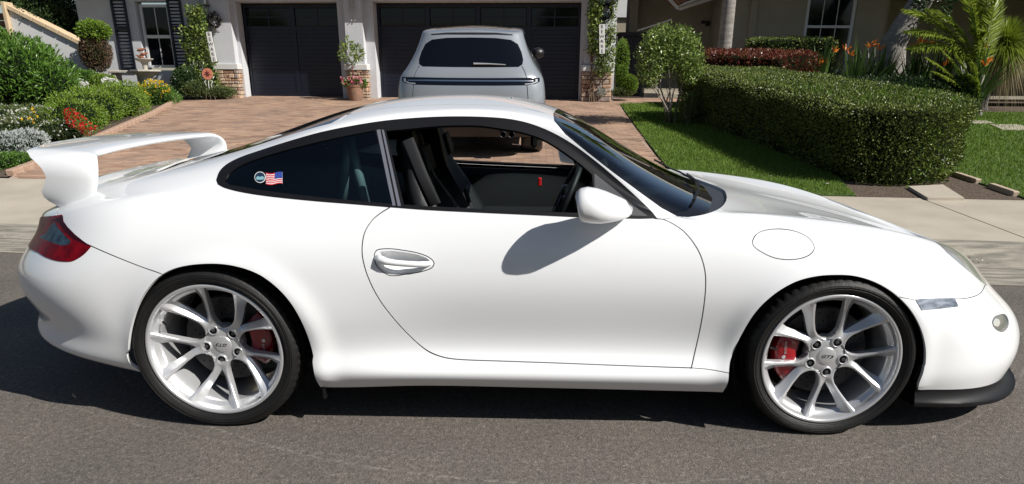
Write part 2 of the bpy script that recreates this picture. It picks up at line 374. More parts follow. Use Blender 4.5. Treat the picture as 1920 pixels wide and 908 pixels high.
# lawns and beds
LAWN1 = [(2.88, 4.14), (2.89, 5.5), (3.02, 9.0), (3.2, 13.45), (4.3, 13.75), (4.9, 13.7), (5.0, 10.5), (4.95, 7.0), (4.72, 4.85), (4.55, 4.0)]
lawn1 = drape('lawn', LAWN1, M['lawn_ground'], .012, .4, 'mown lawn between the driveway and the tall hedge', skirt=.1)
LAWN2 = [(6.22, 3.88), (6.20, 5.25), (6.7, 7.5), (7.4, 10.5), (8.6, 11.9), (14, 12.6), (18, 12.8), (18, 3.2)]
lawn2 = drape('lawn', LAWN2, M['lawn_ground'], .012, .4, 'mown lawn right of the hedge with stepping stones', skirt=.1)
drape('garden_soil', [(4.56, 3.99), (4.73, 4.85), (4.96, 7.0), (5.02, 10.5), (4.92, 14.0), (4.95, 17.5), (18, 17.5), (18, 12.9), (14, 12.65), (8.55, 11.95), (7.35, 10.5), (6.65, 7.5), (6.17, 5.25), (6.19, 3.86)], M['soil'], .0, .35, 'brown mulch under the hedge and shrubs')
drape('garden_soil', [(-4.95, 4.80), (-5.06, 4.95), (-5.2, 5.9), (-5.7, 8.06), (-6.38, 10.9), (-7.12, 13.4), (-7.4, 14.2), (-6.6, 14.45), (-6.2, 15.2), (-20, 15.2), (-20, 6.0)], M['soil'], .0, .4, 'brown soil under the flower bed and bushes left of the driveway')
drape('garden_soil', [(2.2, 14.9), (2.3, 15.05), (4.0, 15.2), (4.05, 16.5), (2.0, 16.5)], M['soil'], .015, .4, 'soil of the small bed at the right garage pillar')
mat('edging_brick', (.34, .22, .16), .85, col2=(.42, .30, .22), scale=14, bump=.4)
mat('edging_tan', (.40, .31, .22), .85, col2=(.46, .37, .28), scale=10, bump=.3)
def bricks(name, line, L, wd, ht, m, label, cat, gap_=.012, z0=0.0):
    t = thing(name, label, cat, (line[0][0], line[0][1], float(gz(*line[0])))); me = None
    b = MB(); b.box((0, 0, ht/2-.02), (L-gap_, wd, ht), bev=.008)
    for (xa, ya), (xb, yb) in zip(line, line[1:]):
        d = math.hypot(xb-xa, yb-ya); k = max(1, int(d/L)); a = math.atan2(yb-ya, xb-xa)
        for i in range(k):
            x_, y_ = xa+(xb-xa)*(i+.5)/k, ya+(yb-ya)*(i+.5)/k
            if me is None: o = b.build('brick', m, t, world=False); me = o.data
            else: o = bpy.data.objects.new('brick', me); COL.objects.link(o); o.parent = t
            o.location = Vector((x_, y_, float(gz(x_, y_))+z0))-t.location; o.rotation_euler = (0, -math.atan(.062)*math.sin(a), a+random.uniform(-.02, .02))
    return t
bricks('bed_edging', [(-4.99, 4.9), (-5.14, 5.9), (-5.64, 8.06), (-6.32, 10.9), (-7.07, 13.4)], .24, .10, .08, M['edging_brick'], 'low brick edging between the flower bed and the driveway', 'edging')
bricks('lawn_edging', [(6.20, 3.92), (6.19, 5.25)], .45, .07, .07, M['edging_tan'], 'tan brick edging beside the right lawn at the hedge end', 'edging')
# a slab beside the hedge, stepping stones
def slab(name, px, label, th=.04, m='concrete', grp=None):
    P = [gnd(*q, .03) for q in px]; c = np.mean(P, 0); t = MB(); n = len(P)
    V = [list(p) for p in P]+[[p[0], p[1], p[2]-th] for p in P]; t.add(V, [list(range(n))[::-1], list(range(n, 2*n))]+[[i, (i+1) % n, n+(i+1) % n, n+i] for i in range(n)])
    return tag(t.build(name, M[m], None), label, 'slab', grp)
slab('concrete_slab', [(1703, 349), (1768, 346), (1808, 371), (1740, 371)], 'pale concrete slab in the mulch between hedge and pavement')
slab('stepping_stone', [(1856, 233), (1905, 233), (1960, 244), (1880, 243)], 'near stepping stone across the right lawn', grp=None)
slab('stepping_stone', [(1815, 226), (1850, 226), (1865, 231), (1825, 231)], 'smaller stepping stone half hidden behind the hedge corner', grp=None)
# grass blades
leaf_mat('grass', [(0.076, 0.138, 0.014), (0.126, 0.220, 0.022), (0.186, 0.285, 0.035), (0.101, 0.163, 0.018)], rough=.6, trans=.3)
def blades(name, poly, dens, hgt, label, reject=None, par=None):
    poly = np.array(poly); x0, y0 = poly.min(0); x1, y1 = poly.max(0); n = int((x1-x0)*(y1-y0)*dens)
    P = RNG.random((n, 2))*[x1-x0, y1-y0]+[x0, y0]; P = P[inpoly(P, poly)]
    q = proj(np.column_stack([P, gz(P[:, 0], P[:, 1])])); P = P[(q[:, 0] > -80) & (q[:, 0] < 2700)]
    d = np.hypot(P[:, 0]-CX, P[:, 1]-CY); P = P[RNG.random(len(P)) < np.clip((8/d)**1.2, .25, 1)]; d = np.hypot(P[:, 0]-CX, P[:, 1]-CY)
    n = len(P); z = gz(P[:, 0], P[:, 1])+.01; a = RNG.random(n)*np.pi; w = (.0032+.0006*np.maximum(0, d-8)); h = hgt*(.6+.7*RNG.random(n)); ln = (RNG.random((n, 2))-.5)*hgt*.9
    B = np.column_stack([P, z]); dx = np.column_stack([np.cos(a)*w, np.sin(a)*w, 0*a]); T_ = B+np.column_stack([ln, h])
    V = np.stack([B-dx, B+dx, T_], 1).reshape(-1, 3); F_ = np.arange(3*n).reshape(-1, 3)
    o = mesh_obj(name, V, F_, M['grass'], par, kind='stuff'); 
    if label: o['label'] = label; o['category'] = 'grass'
    return o
blades('grass', LAWN1, 5200, .035, 'short dense green grass between driveway and hedge')
blades('grass', LAWN2, 3600, .035, 'short green grass on the lawn right of the hedge')

# a few pale fallen leaves on the lawn and in the gutter
leaf_mat('fallen', [(.45, .42, .33), (.55, .53, .46), (.30, .22, .12)], rough=.8, trans=.1)
def litter(name, px, label, L=.05):
    P = np.array([gnd(x_, y_, .03) for x_, y_ in px]); V = []; F_ = []
    D = RNG.normal(size=P.shape); D[:, 2] *= .15; q = D/np.linalg.norm(D, axis=1)[:, None]; S = np.stack([-q[:, 1], q[:, 0], 0*q[:, 0]], 1); l_ = L*RNG.uniform(.6, 1.2, (len(P), 1))
    V = np.stack([P, P+q*l_*.5+S*l_*.3+[0, 0, .006], P+q*l_, P+q*l_*.5-S*l_*.3+[0, 0, .004]], 1).reshape(-1, 3); i = np.arange(len(P))*4
    o = mesh_obj(name, V, np.stack([i, i+1, i+2, i+3], 1), M['fallen']); tag(o, label, 'leaves', None, 'stuff')
litter('fallen_leaves', [(1270, 247), (1281, 246), (1262, 249), (1290, 245), (1240, 268), (1232, 281), (1283, 300), (1350, 338), (1552, 344), (1548, 345), (1440, 330), (1848, 300), (1825, 298), (1880, 310), (1875, 255), (1905, 268), (1220, 215), (1236, 238), (1335, 322)], 'few pale fallen leaves lying on the two lawns')
litter('fallen_leaves', [(1480+RNG.uniform(0, 400), 478+RNG.uniform(0, 18)) for _ in range(30)]+[(RNG.uniform(0, 40), RNG.uniform(432, 452)) for _ in range(6)], 'tiny dry leaves lying in the concrete gutter', .022)
# ------------------------------------------------------------------ the garage house
mat('stucco_grey', (.50, .515, .54), .92, col2=(.54, .55, .57), scale=3, bump=.35, bscale=70, detail=8)
mat('stucco_white', (.60, .60, .59), .9, bump=.25, bscale=90, col2=(.56, .565, .56), scale=5)
mat('navy_paint', (.004, .006, .016), .42, bump=.05, bscale=60)
mat('window_glass', (.005, .006, .008), .06, spec=.35)
mat('window_white', (.62, .62, .61), .5)
mat('stucco_tan', (.30, .265, .20), .93, col2=(.33, .29, .22), scale=3, bump=.35, bscale=60)
mat('roof_tile', (.28, .12, .07), .8, col2=(.36, .17, .10), scale=6)
mat('cap_beige', (.50, .38, .24), .8, col2=(.58, .45, .29), scale=9, bump=.3)
mat('brown_wood', (.16, .085, .045), .75, col2=(.22, .12, .065), scale=6, stretch=(1, 1, 12))
mat('dark_wood', (.010, .008, .014), .6)
def stone_mat():
    nt = NT('ledge_stone'); p = nt.n('ShaderNodeBsdfPrincipled', i_Roughness=.85); oi = nt.n('ShaderNodeObjectInfo'); tc = nt.n('ShaderNodeTexCoord')
    c = ramp(nt, oi.outputs['Random'], [(0, (.24, .13, .09)), (.25, (.42, .27, .17)), (.5, (.50, .38, .27)), (.75, (.30, .24, .21)), (1, (.46, .33, .22))])
    n = nt.n('ShaderNodeTexNoise', i_Scale=18.0, i_Detail=6.0); nt.l(tc.outputs['Object'], n.inputs['Vector'])
    r = ramp(nt, n.outputs['Fac'], [(.3, (.6, .6, .6)), (.7, (1.3, 1.3, 1.3))]); m = nt.n('ShaderNodeMix', data_type='RGBA', blend_type='MULTIPLY'); m.inputs[0].default_value = 1
    nt.l(c, m.inputs[6]); nt.l(r, m.inputs[7]); nt.l(m.outputs[2], p.inputs['Base Color'])
    b = nt.n('ShaderNodeBump', i_Strength=.8, i_Distance=.01); nt.l(n.outputs['Fac'], b.inputs['Height']); nt.l(b.outputs[0], p.inputs['Normal']); nt.l(p.outputs[0], nt.out.inputs[0]); MATS['ledge_stone'] = nt.m
stone_mat()
WY = -.0398; HO = np.array([-5.861, 14.98, .90]); HW = np.array([math.cos(WY), math.sin(WY), 0]); HN = np.array([math.sin(WY), -math.cos(WY), 0])
def HP(s, n, z): return HO+HW*s+HN*n+np.array([0, 0, z])
HR = np.stack([HW, HN, [0, 0, 1]], 1)
def hbox(mb, s0, s1, n0, n1, z0, z1, bev=0.0):
    return mb.box(HP((s0+s1)/2, (n0+n1)/2, (z0+z1)/2), (s1-s0, n1-n0, z1-z0), R=HR, bev=bev)
HOUSE = thing('garage_house', 'grey stucco house with dark navy garage doors and shutters behind the parked cars', 'house', tuple(HP(2, 0, 0)))
def hpart(name, boxes, m, par=None, bev=0.0, **k):
    b = MB()
    for q in boxes: hbox(b, *q, bev=bev)
    return b.build(name, M[m], par or HOUSE, **k)
wn_s0, wn_s1, wn_z0, wn_z1 = -2.42, -1.70, .66, 2.08
wall = hpart('wall', [(-3.95, wn_s0-.06, .05, .35, -.4, 3.3)], 'stucco_grey')
hpart('wall', [(wn_s1+.06, -.003, .05, .35, -.4, 3.3)], 'stucco_grey'); hpart('wall', [(wn_s0-.06, wn_s1+.06, .05, .348, -.4, wn_z0-.06)], 'stucco_grey'); hpart('wall', [(wn_s0-.06, wn_s1+.06, .05, .348, wn_z1+.06, 3.3)], 'stucco_grey')
hpart('wall', [(2.44, 3.297, -.1, .35, -.2, 2.128)], 'stucco_grey'); hpart('wall', [(8.177, 9.0, -.3, .35, -.2, 3.3)], 'stucco_grey')
hpart('header', [(-.001, 8.176, -.1, .349, 2.13, 3.3)], 'stucco_grey')
hpart('side_wall', [(8.70, 9.0, -4.0, -.302, -.2, 3.3)], 'stucco_grey')
hpart('garage_backing', [(-.1, 8.3, -.40, -.12, -.2, 2.3)], 'dark_wood')
eave = hpart('eave', [(-4.6, 9.5, -.6, .97, 2.60, 2.78)], 'stucco_white')
hpart('fascia', [(-4.65, 9.55, .972, 1.0, 2.56, 2.84)], 'stucco_white', par=eave)
b = MB(); V = [HP(-4.7, 1.05, 2.85), HP(9.6, 1.05, 2.85), HP(9.6, -5, 4.6), HP(-4.7, -5, 4.6), HP(-4.7, 1.05, 2.95), HP(9.6, 1.05, 2.95), HP(9.6, -5, 4.7), HP(-4.7, -5, 4.7)]
b.add(V, [[0, 3, 2, 1], [4, 5, 6, 7], [0, 1, 5, 4], [1, 2, 6, 5], [2, 3, 7, 6], [3, 0, 4, 7]]); b.build('roof', M['roof_tile'], HOUSE)
# window with white frame and shutters
def sash_window(s0, s1, z0, z1, n, par, cols, rows, mid=True, fr=.055):
    f = MB()
    hbox(f, s0, s0+fr, n-.02, n+.03, z0, z1); hbox(f, s1-fr, s1, n-.02, n+.03, z0, z1); hbox(f, s0+fr, s1-fr, n-.02, n+.029, z1-fr, z1); hbox(f, s0+fr, s1-fr, n-.02, n+.05, z0, z0+fr)
    zm = (z0+z1)/2
    if mid: hbox(f, s0+fr, s1-fr, n-.015, n+.026, zm-.03, zm+.03)
    w = f.build('window_frame', M['window_white'], par)
    for (a, c_) in (((z0+fr, zm-.03), (zm+.03, z1-fr)) if mid else ((z0+fr, z1-fr),)):
        for i in range(cols):
            p0 = s0+fr+(s1-s0-2*fr)*i/cols; p1 = s0+fr+(s1-s0-2*fr)*(i+1)/cols
            g = MB(); hbox(g, p0+.008, p1-.008, n-.01, n-.004, a+.003, c_-.003); g.build('pane', M['window_glass'], w)
            if i: g = MB(); hbox(g, p0-.008, p0+.008, n-.012, n+.012, a, c_); g.build('glazing_bar', M['window_white'], w)
    return w
sash_window(wn_s0, wn_s1, wn_z0, wn_z1, .26, HOUSE, 2, 2)
def shutter(s0, s1, z0, z1):
    f = MB(); hbox(f, s0, s0+.05, .352, .392, z0, z1); hbox(f, s1-.05, s1, .352, .392, z0, z1)
    for z_ in (z0, (z0+z1)/2-.04, z1-.08): hbox(f, s0+.05, s1-.05, .352, .390, z_, z_+.08)
    o = f.build('shutter', M['navy_paint'], HOUSE)
    me = None
    n_ = int((z1-z0)/.075)
    for i in range(n_):
        z_ = z0+.02+i*.075
        if me is None: g = MB(); g.box((0, 0, 0), (s1-s0-.11, .035, .008), R=HR@np.array([[1, 0, 0], [0, .7, -.7], [0, .7, .7]])); q = g.build('slat', M['navy_paint'], o, world=False); me = q.data
        else: q = bpy.data.objects.new('slat', me); COL.objects.link(q); q.parent = o
        q.location = Vector(HP((s0+s1)/2, .368, z_).tolist())-Vector(root_loc(o))
for a, c_ in ((-3.07, -2.70), (-1.68, -1.33)): shutter(a, c_, .56, 2.55)
# garage doors made of boards, with a glazed top row
def garage_door(s0, s1, ncol):
    z1 = 2.11; f = MB(); W_ = (s1-s0)/ncol
    for i in range(ncol+1):
        c_ = s0+W_*i; hbox(f, max(s0, c_-.055), min(s1, c_+.055), -.05, .012, 0.0, z1)
    for i in range(ncol):
        for z_ in ((0, .10), (1.54, 1.62), (2.03, z1)): hbox(f, s0+W_*i+.055, s0+W_*(i+1)-.055, -.05, .010, *z_)
    d = f.build('garage_door', M['navy_paint'], HOUSE); me = None
    for i in range(ncol):
        a, c_ = s0+W_*i+.058, s0+W_*(i+1)-.058
        for k in range(16):
            z_ = .102+k*.09
            if me is None: g = MB(); g.box((0, 0, 0), (c_-a, .02, .0885), R=HR, bev=.0025); q = g.build('board', M['navy_paint'], d, world=False); me = q.data
            else: q = bpy.data.objects.new('board', me); COL.objects.link(q); q.parent = d
            q.location = Vector(HP((a+c_)/2, -.012, z_+.042).tolist())-Vector(root_loc(d))
        for r_ in range(2):
            for q_ in range(2):
                x0 = a+(c_-a)*q_/2; x1 = a+(c_-a)*(q_+1)/2; y0 = 1.62+.205*r_
                g = MB(); hbox(g, x0+.012, x1-.012, -.03, -.026, y0+.01, y0+.195); g.build('pane', M['window_glass'], d)
        g = MB(); hbox(g, (a+c_)/2-.014, (a+c_)/2+.014, -.034, -.008, 1.62, 2.03); g.build('glazing_bar', M['navy_paint'], d); g = MB(); hbox(g, a, (a+c_)/2-.0145, -.034, -.009, 1.812, 1.838); hbox(g, (a+c_)/2+.0145, c_, -.034, -.009, 1.812, 1.838); g.build('glazing_bar', M['navy_paint'], d, kind='stuff')
garage_door(.015, 2.43, 2); garage_door(3.31, 8.165, 4)
# pillars with rendered shaft, cap and ledge-stone foot
def pillar(s0, s1, n1, ztop=2.7):
    p = hpart('pillar', [(s0, s1, .351, n1, .76, ztop)], 'stucco_white' if False else 'stucco_grey')
    hpart('pillar_cap', [(s0-.07, s1+.07, .351, n1+.07, .62, .757)], 'stucco_white', par=p, bev=.012)
    hpart('pillar_core', [(s0-.01, s1+.01, .351, n1+.01, -.25, .617)], 'dark_joint', par=p)
    z_ = -.15; k = 0
    while z_ < .60:
        h_ = random.choice((.065, .085, .105)); h_ = min(h_, .613-z_)
        x_ = s0-.045
        while x_ < s1+.04:
            l_ = min(random.uniform(.12, .28), s1+.045-x_); l_ = l_ if s1+.045-x_-l_ > .05 else s1+.045-x_
            g = MB(); hbox(g, x_+.004, x_+l_-.004, n1+.011, n1+.045+random.uniform(0, .025), z_+.004, z_+h_-.004, bev=.012); g.build('stone', M['ledge_stone'], p); x_ += l_
        for sd, (sa, sb) in ((1, (s1+.011, s1+.045)), (-1, (s0-.045, s0-.011))):
            nn = .355
            while nn < n1:
                l_ = min(random.uniform(.12, .22), n1+.008-nn); l_ = l_ if n1+.008-nn-l_ > .05 else n1+.008-nn
                e = random.uniform(0, .02); g = MB(); hbox(g, sa-(e if sd < 0 else 0), sb+(e if sd > 0 else 0), nn+.003, nn+l_-.003, z_+.004, z_+h_-.004, bev=.012); g.build('stone', M['ledge_stone'], p); nn += l_
        z_ += h_
    return p
pillar(-.56, -.08, .55); pillar(2.66, 3.08, .55); pillar(8.28, 8.88, .55)
# ------------------------------------------------------------------ sloping yard wall and board fence on the left
t = thing('yard_wall', 'pale rendered wall with sloping tan coping at the far left', 'wall', (-10.1, 14.1, .8))
b = MB(); P_ = [(-10.95, .6), (-9.30, .6), (-9.30, 1.98), (-10.95, 2.80)]; V = [(x, y, z) for y in (14.0, 14.22) for x, z in P_]
b.add(V, [[0, 1, 2, 3], [7, 6, 5, 4], [0, 4, 5, 1], [1, 5, 6, 2], [2, 6, 7, 3], [3, 7, 4, 0]]); b.build('wall', M['stucco_white'], t)
a_ = math.atan2(1.98-2.80, 1.65); L_ = math.hypot(1.65, .82); nC = 6
for i in range(nC):
    s_ = (i+.5)/nC; g = MB(); g.box((-10.95+1.65*s_-.01, 14.11, 2.80-.82*s_+.055), (L_/nC-.008, .34, .10), R=[[math.cos(a_), 0, -math.sin(a_)], [0, 1, 0], [math.sin(a_), 0, math.cos(a_)]], bev=.012); g.build('coping_tile', M['cap_beige'], t)
b = MB(); b.box((-11.0, 14.05, 1.9), (.09, .30, 2.1), bev=.01); b.build('end_post', M['cap_beige'], t)
t = thing('board_fence', 'brown horizontal board fence left of the sloping wall', 'fence', (-11.7, 14.2, .8))
for i in range(11): b = MB(); b.box((-11.75, 14.15+random.uniform(-.006, .006), 1.0+i*.165), (1.35, .03, .155), bev=.006); b.build('board', M['brown_wood'], t)
# ------------------------------------------------------------------ the tan neighbour house
N2 = thing('tan_house', 'tan stucco house in shade behind the hedges with a tall white-framed window', 'house', (8, 16, .9))
def nb(name, c0, c1, m, par=None, bev=0.0):
    b = MB(); b.box([(p+q)/2 for p, q in zip(c0, c1)], [q-p for p, q in zip(c0, c1)], bev=bev); return b.build(name, M[m], par or N2)
nb('wall', (3.98, 17.4, .5), (6.18, 17.7, 4.4), 'stucco_tan'); nb('corner_pier', (3.74, 17.0, .5), (3.96, 17.7, 4.4), 'stucco_tan')
nb('wall', (6.2, 16.0, .5), (8.02, 16.3, 4.4), 'stucco_tan'); nb('wall', (9.26, 16.0, .5), (10.0, 16.3, 4.4), 'stucco_tan'); nb('wall', (8.022, 16.003, .5), (9.258, 16.3, 1.55), 'stucco_tan'); nb('wall', (8.022, 16.003, 3.5), (9.258, 16.3, 4.4), 'stucco_tan')
nb('pilaster', (6.62, 15.93, .5), (6.78, 15.998, 4.2), 'stucco_tan'); nb('wall', (10.0, 18.2, .5), (20, 18.5, 4.4), 'stucco_tan'); nb('wall', (9.98, 16.302, .5), (10.2, 18.198, 4.4), 'stucco_tan'); nb('wall', (6.0, 16.302, .5), (6.2, 17.39, 4.4), 'stucco_tan')
W2 = nb('window_frame', (8.03, 16.02, 1.56), (8.10, 16.10, 3.49), 'window_white')
for c0, c1 in (((9.18, 16.02, 1.56), (9.25, 16.10, 3.49)), ((8.10, 16.02, 1.56), (9.18, 16.10, 1.63)), ((8.10, 16.02, 2.60), (9.18, 16.10, 2.66)), ((8.10, 16.02, 3.42), (9.18, 16.10, 3.49))): nb('frame_rail', c0, c1, 'window_white', W2)
for i in range(3):
    x0 = 8.10+.36*i
    for z0, z1 in ((1.63, 2.60), (2.66, 3.42)): nb('pane', (x0+.008, 16.07, z0), (x0+.352, 16.076, z1), 'window_glass', W2)
    if i: nb('glazing_bar', (x0-.008, 16.05, 1.63), (x0+.008, 16.09, 2.60), 'window_white', W2); nb('glazing_bar', (x0-.008, 16.05, 2.66), (x0+.008, 16.09, 3.42), 'window_white', W2)
rf = nb('roof', (3.6, 14.7, 3.75), (10.3, 18.6, 3.9), 'stucco_white'); nb('porch_roof', (10.32, 13.2, 3.75), (20.5, 18.6, 3.92), 'stucco_white'); nb('porch_post', (12.9, 13.4, .8), (13.2, 13.7, 3.745), 'stucco_tan')
nb('wall', (15.2, 14.6, .5), (20, 14.8, 3.74), 'stucco_tan')
# low roof corner with white fascia in front of the tan wall
t = thing('entry_roof', 'low tiled roof corner with white fascia boards at the top of the picture above the small tree', 'roof', (5.1, 16.4, 3.1))
def beam(mb, a, b_, w, h_):
    a = np.array(a, float); b_ = np.array(b_, float); d = b_-a; L = np.linalg.norm(d); X_ = d/L; Y_ = np.array([0, 1., 0]); Z_ = np.cross(X_, Y_); Z_ /= np.linalg.norm(Z_); mb.box((a+b_)/2, (L, w, h_), R=np.stack([X_, Y_, Z_], 1))
for nm, a, b_ in (('fascia', (4.35, 16.0, 3.45), (4.84, 16.0, 3.02)), ('fascia', (4.85, 16.0, 3.02), (5.75, 16.0, 3.30))):
    b = MB(); beam(b, a, b_, .03, .075); b.build(nm, M['stucco_white'], t)
for i in range(7):
    b = MB(); s_ = i/7; beam(b, (4.86+s_*.86, 16.02+.0, 3.10+s_*.27), (4.86+s_*.86+.12, 16.02, 3.137+s_*.27), 1.2, .035); b.build('soffit_board', M['stucco_white'], t)
b = MB(); beam(b, (4.36, 16.4, 3.56), (4.85, 16.4, 3.14), .8, .05); beam(b, (4.86, 16.4, 3.18), (5.76, 16.4, 3.46), .8, .05); b.build('tile_layer', M['roof_tile'], t)
# gate, steps, distant bits between the houses
t = thing('side_gate', 'dark wooden side gate between the garage and the tan house', 'gate', (3.6, 16.6, .92))
for i in range(7): b = MB(); b.box((3.20+i*.135, 16.6, 1.68), (.125, .03, 1.5), bev=.004); b.build('plank', M['dark_wood'], t)
b = MB(); b.box((3.62, 16.56, 2.47), (1.10, .08, .09), bev=.006); b.build('top_rail', M['dark_wood'], t)
t = thing('entry_steps', 'two low concrete steps at the shaded entry behind the small tree', 'steps', (4.5, 15.9, .93))
for i in range(2): b = MB(); b.box((4.62, 15.95+i*.35, .96+i*.12), (1.0, .36, .13), bev=.008); b.build('step', M['concrete'], t)
t = thing('distant_house', 'sunlit white house wall seen through the gap above the dark gate', 'house', (4.3, 24, 1))
b = MB(); b.box((4.35, 24, 3.9), (1.1, .3, .9)); b.build('wall', M['stucco_white'], t); b = MB(); b.box((4.35, 24.05, 2.2), (1.1, .2, 2.5)); b.build('lower_wall', M['stucco_tan'], t)
t = MB(); beam(t, (3.86, 16.2, 2.53), (4.72, 16.2, 2.80), .06, .035); tag(t.build('sloping_rail', M['stucco_white'], None), 'thin white sloping rail above the dark gate', 'rail')
t = MB(); p = at_y(1318, 42, 17.35); t.box(p, (.10, .07, .07), bev=.01); t.box(p+[.13, -.02, -.03], (.09, .10, .12), bev=.01); t.box(p+[.06, 0, .0], (.06, .03, .03)); o = t.build('wall_spotlight', M['trim_black_'] if 'trim_black_' in M else M['dark_wood'], None); tag(o, 'small black spotlight fixed to the tan wall', 'wall light')
# ------------------------------------------------------------------ planting
leaf_mat('leaf_bush', [(0.038, 0.091, 0.015), (0.078, 0.165, 0.024), (0.138, 0.264, 0.038), (0.061, 0.132, 0.022), (0.172, 0.314, 0.053)], rough=.35)
leaf_mat('leaf_hedge', [(0.040, 0.064, 0.015), (0.076, 0.118, 0.022), (0.139, 0.184, 0.030), (0.254, 0.302, 0.068), (0.050, 0.086, 0.018)], rough=.42, trans=.06)
leaf_mat('leaf_dark', [(0.016, 0.032, 0.012), (0.031, 0.064, 0.018), (0.058, 0.100, 0.027)], rough=.4, trans=.12)
leaf_mat('leaf_lime', [(0.086, 0.158, 0.015), (0.159, 0.263, 0.025), (0.230, 0.341, 0.037), (0.071, 0.131, 0.019)], rough=.45)
leaf_mat('leaf_olive', [(0.070, 0.105, 0.028), (0.112, 0.154, 0.042), (0.168, 0.210, 0.070), (0.056, 0.084, 0.028)], rough=.45)
leaf_mat('leaf_burgundy', [(0.096, 0.014, 0.014), (0.192, 0.036, 0.024), (0.060, 0.014, 0.012), (0.264, 0.108, 0.048), (0.120, 0.048, 0.018)], rough=.35, trans=.2)
leaf_mat('leaf_brown', [(.10, .055, .03), (.16, .09, .05), (.07, .045, .025), (.06, .075, .02)], rough=.7, trans=.1)
leaf_mat('leaf_silver', [(.34, .38, .36), (.48, .52, .50), (.25, .30, .27)], rough=.7, trans=.15)
leaf_mat('leaf_tree', [(0.058, 0.103, 0.020), (0.117, 0.190, 0.033), (0.215, 0.293, 0.058), (0.312, 0.380, 0.116), (0.078, 0.138, 0.024)], rough=.35)
leaf_mat('leaf_strap', [(0.046, 0.085, 0.023), (0.091, 0.156, 0.033), (0.026, 0.052, 0.016)], rough=.35)
leaf_mat('leaf_palm', [(0.101, 0.166, 0.014), (0.202, 0.276, 0.024), (0.317, 0.386, 0.048), (0.144, 0.207, 0.024)], rough=.4, trans=.35)
leaf_mat('leaf_dry', [(.30, .25, .13), (.22, .17, .08), (.36, .32, .18)], rough=.7, trans=.3)
leaf_mat('petal_white', [(.65, .66, .62), (.78, .78, .74), (.55, .56, .50)], rough=.6, trans=.2)
leaf_mat('petal_red', [(.50, .010, .012), (.62, .03, .02), (.36, .008, .012)], rough=.5, trans=.2)
leaf_mat('petal_yellow', [(.70, .45, .01), (.78, .58, .03), (.66, .36, .01)], rough=.5, trans=.2)
leaf_mat('petal_pink', [(.62, .03, .14), (.75, .45, .5), (.5, .02, .08)], rough=.5, trans=.2)
leaf_mat('petal_orange', [(.75, .18, .01), (.80, .30, .02), (.70, .10, .01)], rough=.5, trans=.2)
mat('bark_grey', (.20, .17, .14), .85, col2=(.34, .31, .27), scale=18, bump=.5, bscale=60, stretch=(1, 1, .3))
mat('bark_palm', (.20, .18, .16), .9, col2=(.30, .28, .26), scale=4, bump=.7, bscale=24, stretch=(1, 1, 6))
mat('twig_brown', (.12, .08, .05), .85)
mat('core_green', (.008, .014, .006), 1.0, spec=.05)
def leaves_geo(P, D, L, W_, fold=.25, curl=.15):
    """P base points, D directions; returns verts, faces of folded diamond leaves"""
    n = len(P); D = D/(np.linalg.norm(D, axis=1)[:, None]+1e-9); r = RNG.normal(size=(n, 3)); S = np.cross(D, r); S /= np.linalg.norm(S, axis=1)[:, None]+1e-9; N = np.cross(S, D)
    L = np.broadcast_to(L, (n,))[:, None]; W_ = np.broadcast_to(W_, (n,))[:, None]
    a = P; b = P+D*L*.45+S*W_*.5+N*W_*fold; c = P+D*L-N*L*curl; d = P+D*L*.45-S*W_*.5+N*W_*fold
    V = np.stack([a, b, c, d], 1).reshape(-1, 3); i = np.arange(n)*4
    F_ = np.concatenate([np.stack([i, i+1, i+2], 1), np.stack([i, i+2, i+3], 1)]); return V, F_
def blob_pts(n, blobs, shell=.72, lump=.0, flat_top=False):
    w = np.array([b[1][0]*b[1][1]+b[1][1]*b[1][2]+b[1][0]*b[1][2] for b in blobs]); k = RNG.choice(len(blobs), n, p=w/w.sum())
    d = RNG.normal(size=(n, 3)); d /= np.linalg.norm(d, axis=1)[:, None]; r = shell+(1-shell)*RNG.random(n)**.6
    C_ = np.array([b[0] for b in blobs])[k]; R_ = np.array([b[1] for b in blobs])[k]
    if lump:
        s = np.sin(d[:, 0]*7+k*1.7+d[:, 2]*5)*np.sin(d[:, 1]*6+k*2.3)*lump+np.sin(d[:, 0]*17+d[:, 1]*13+k)*lump*.4; r = r*(1+s)
    return C_+d*R_*r[:, None], d, k
def plant_label(o, label, cat, grp=None, kind=None): return tag(o, label, cat, grp, kind)
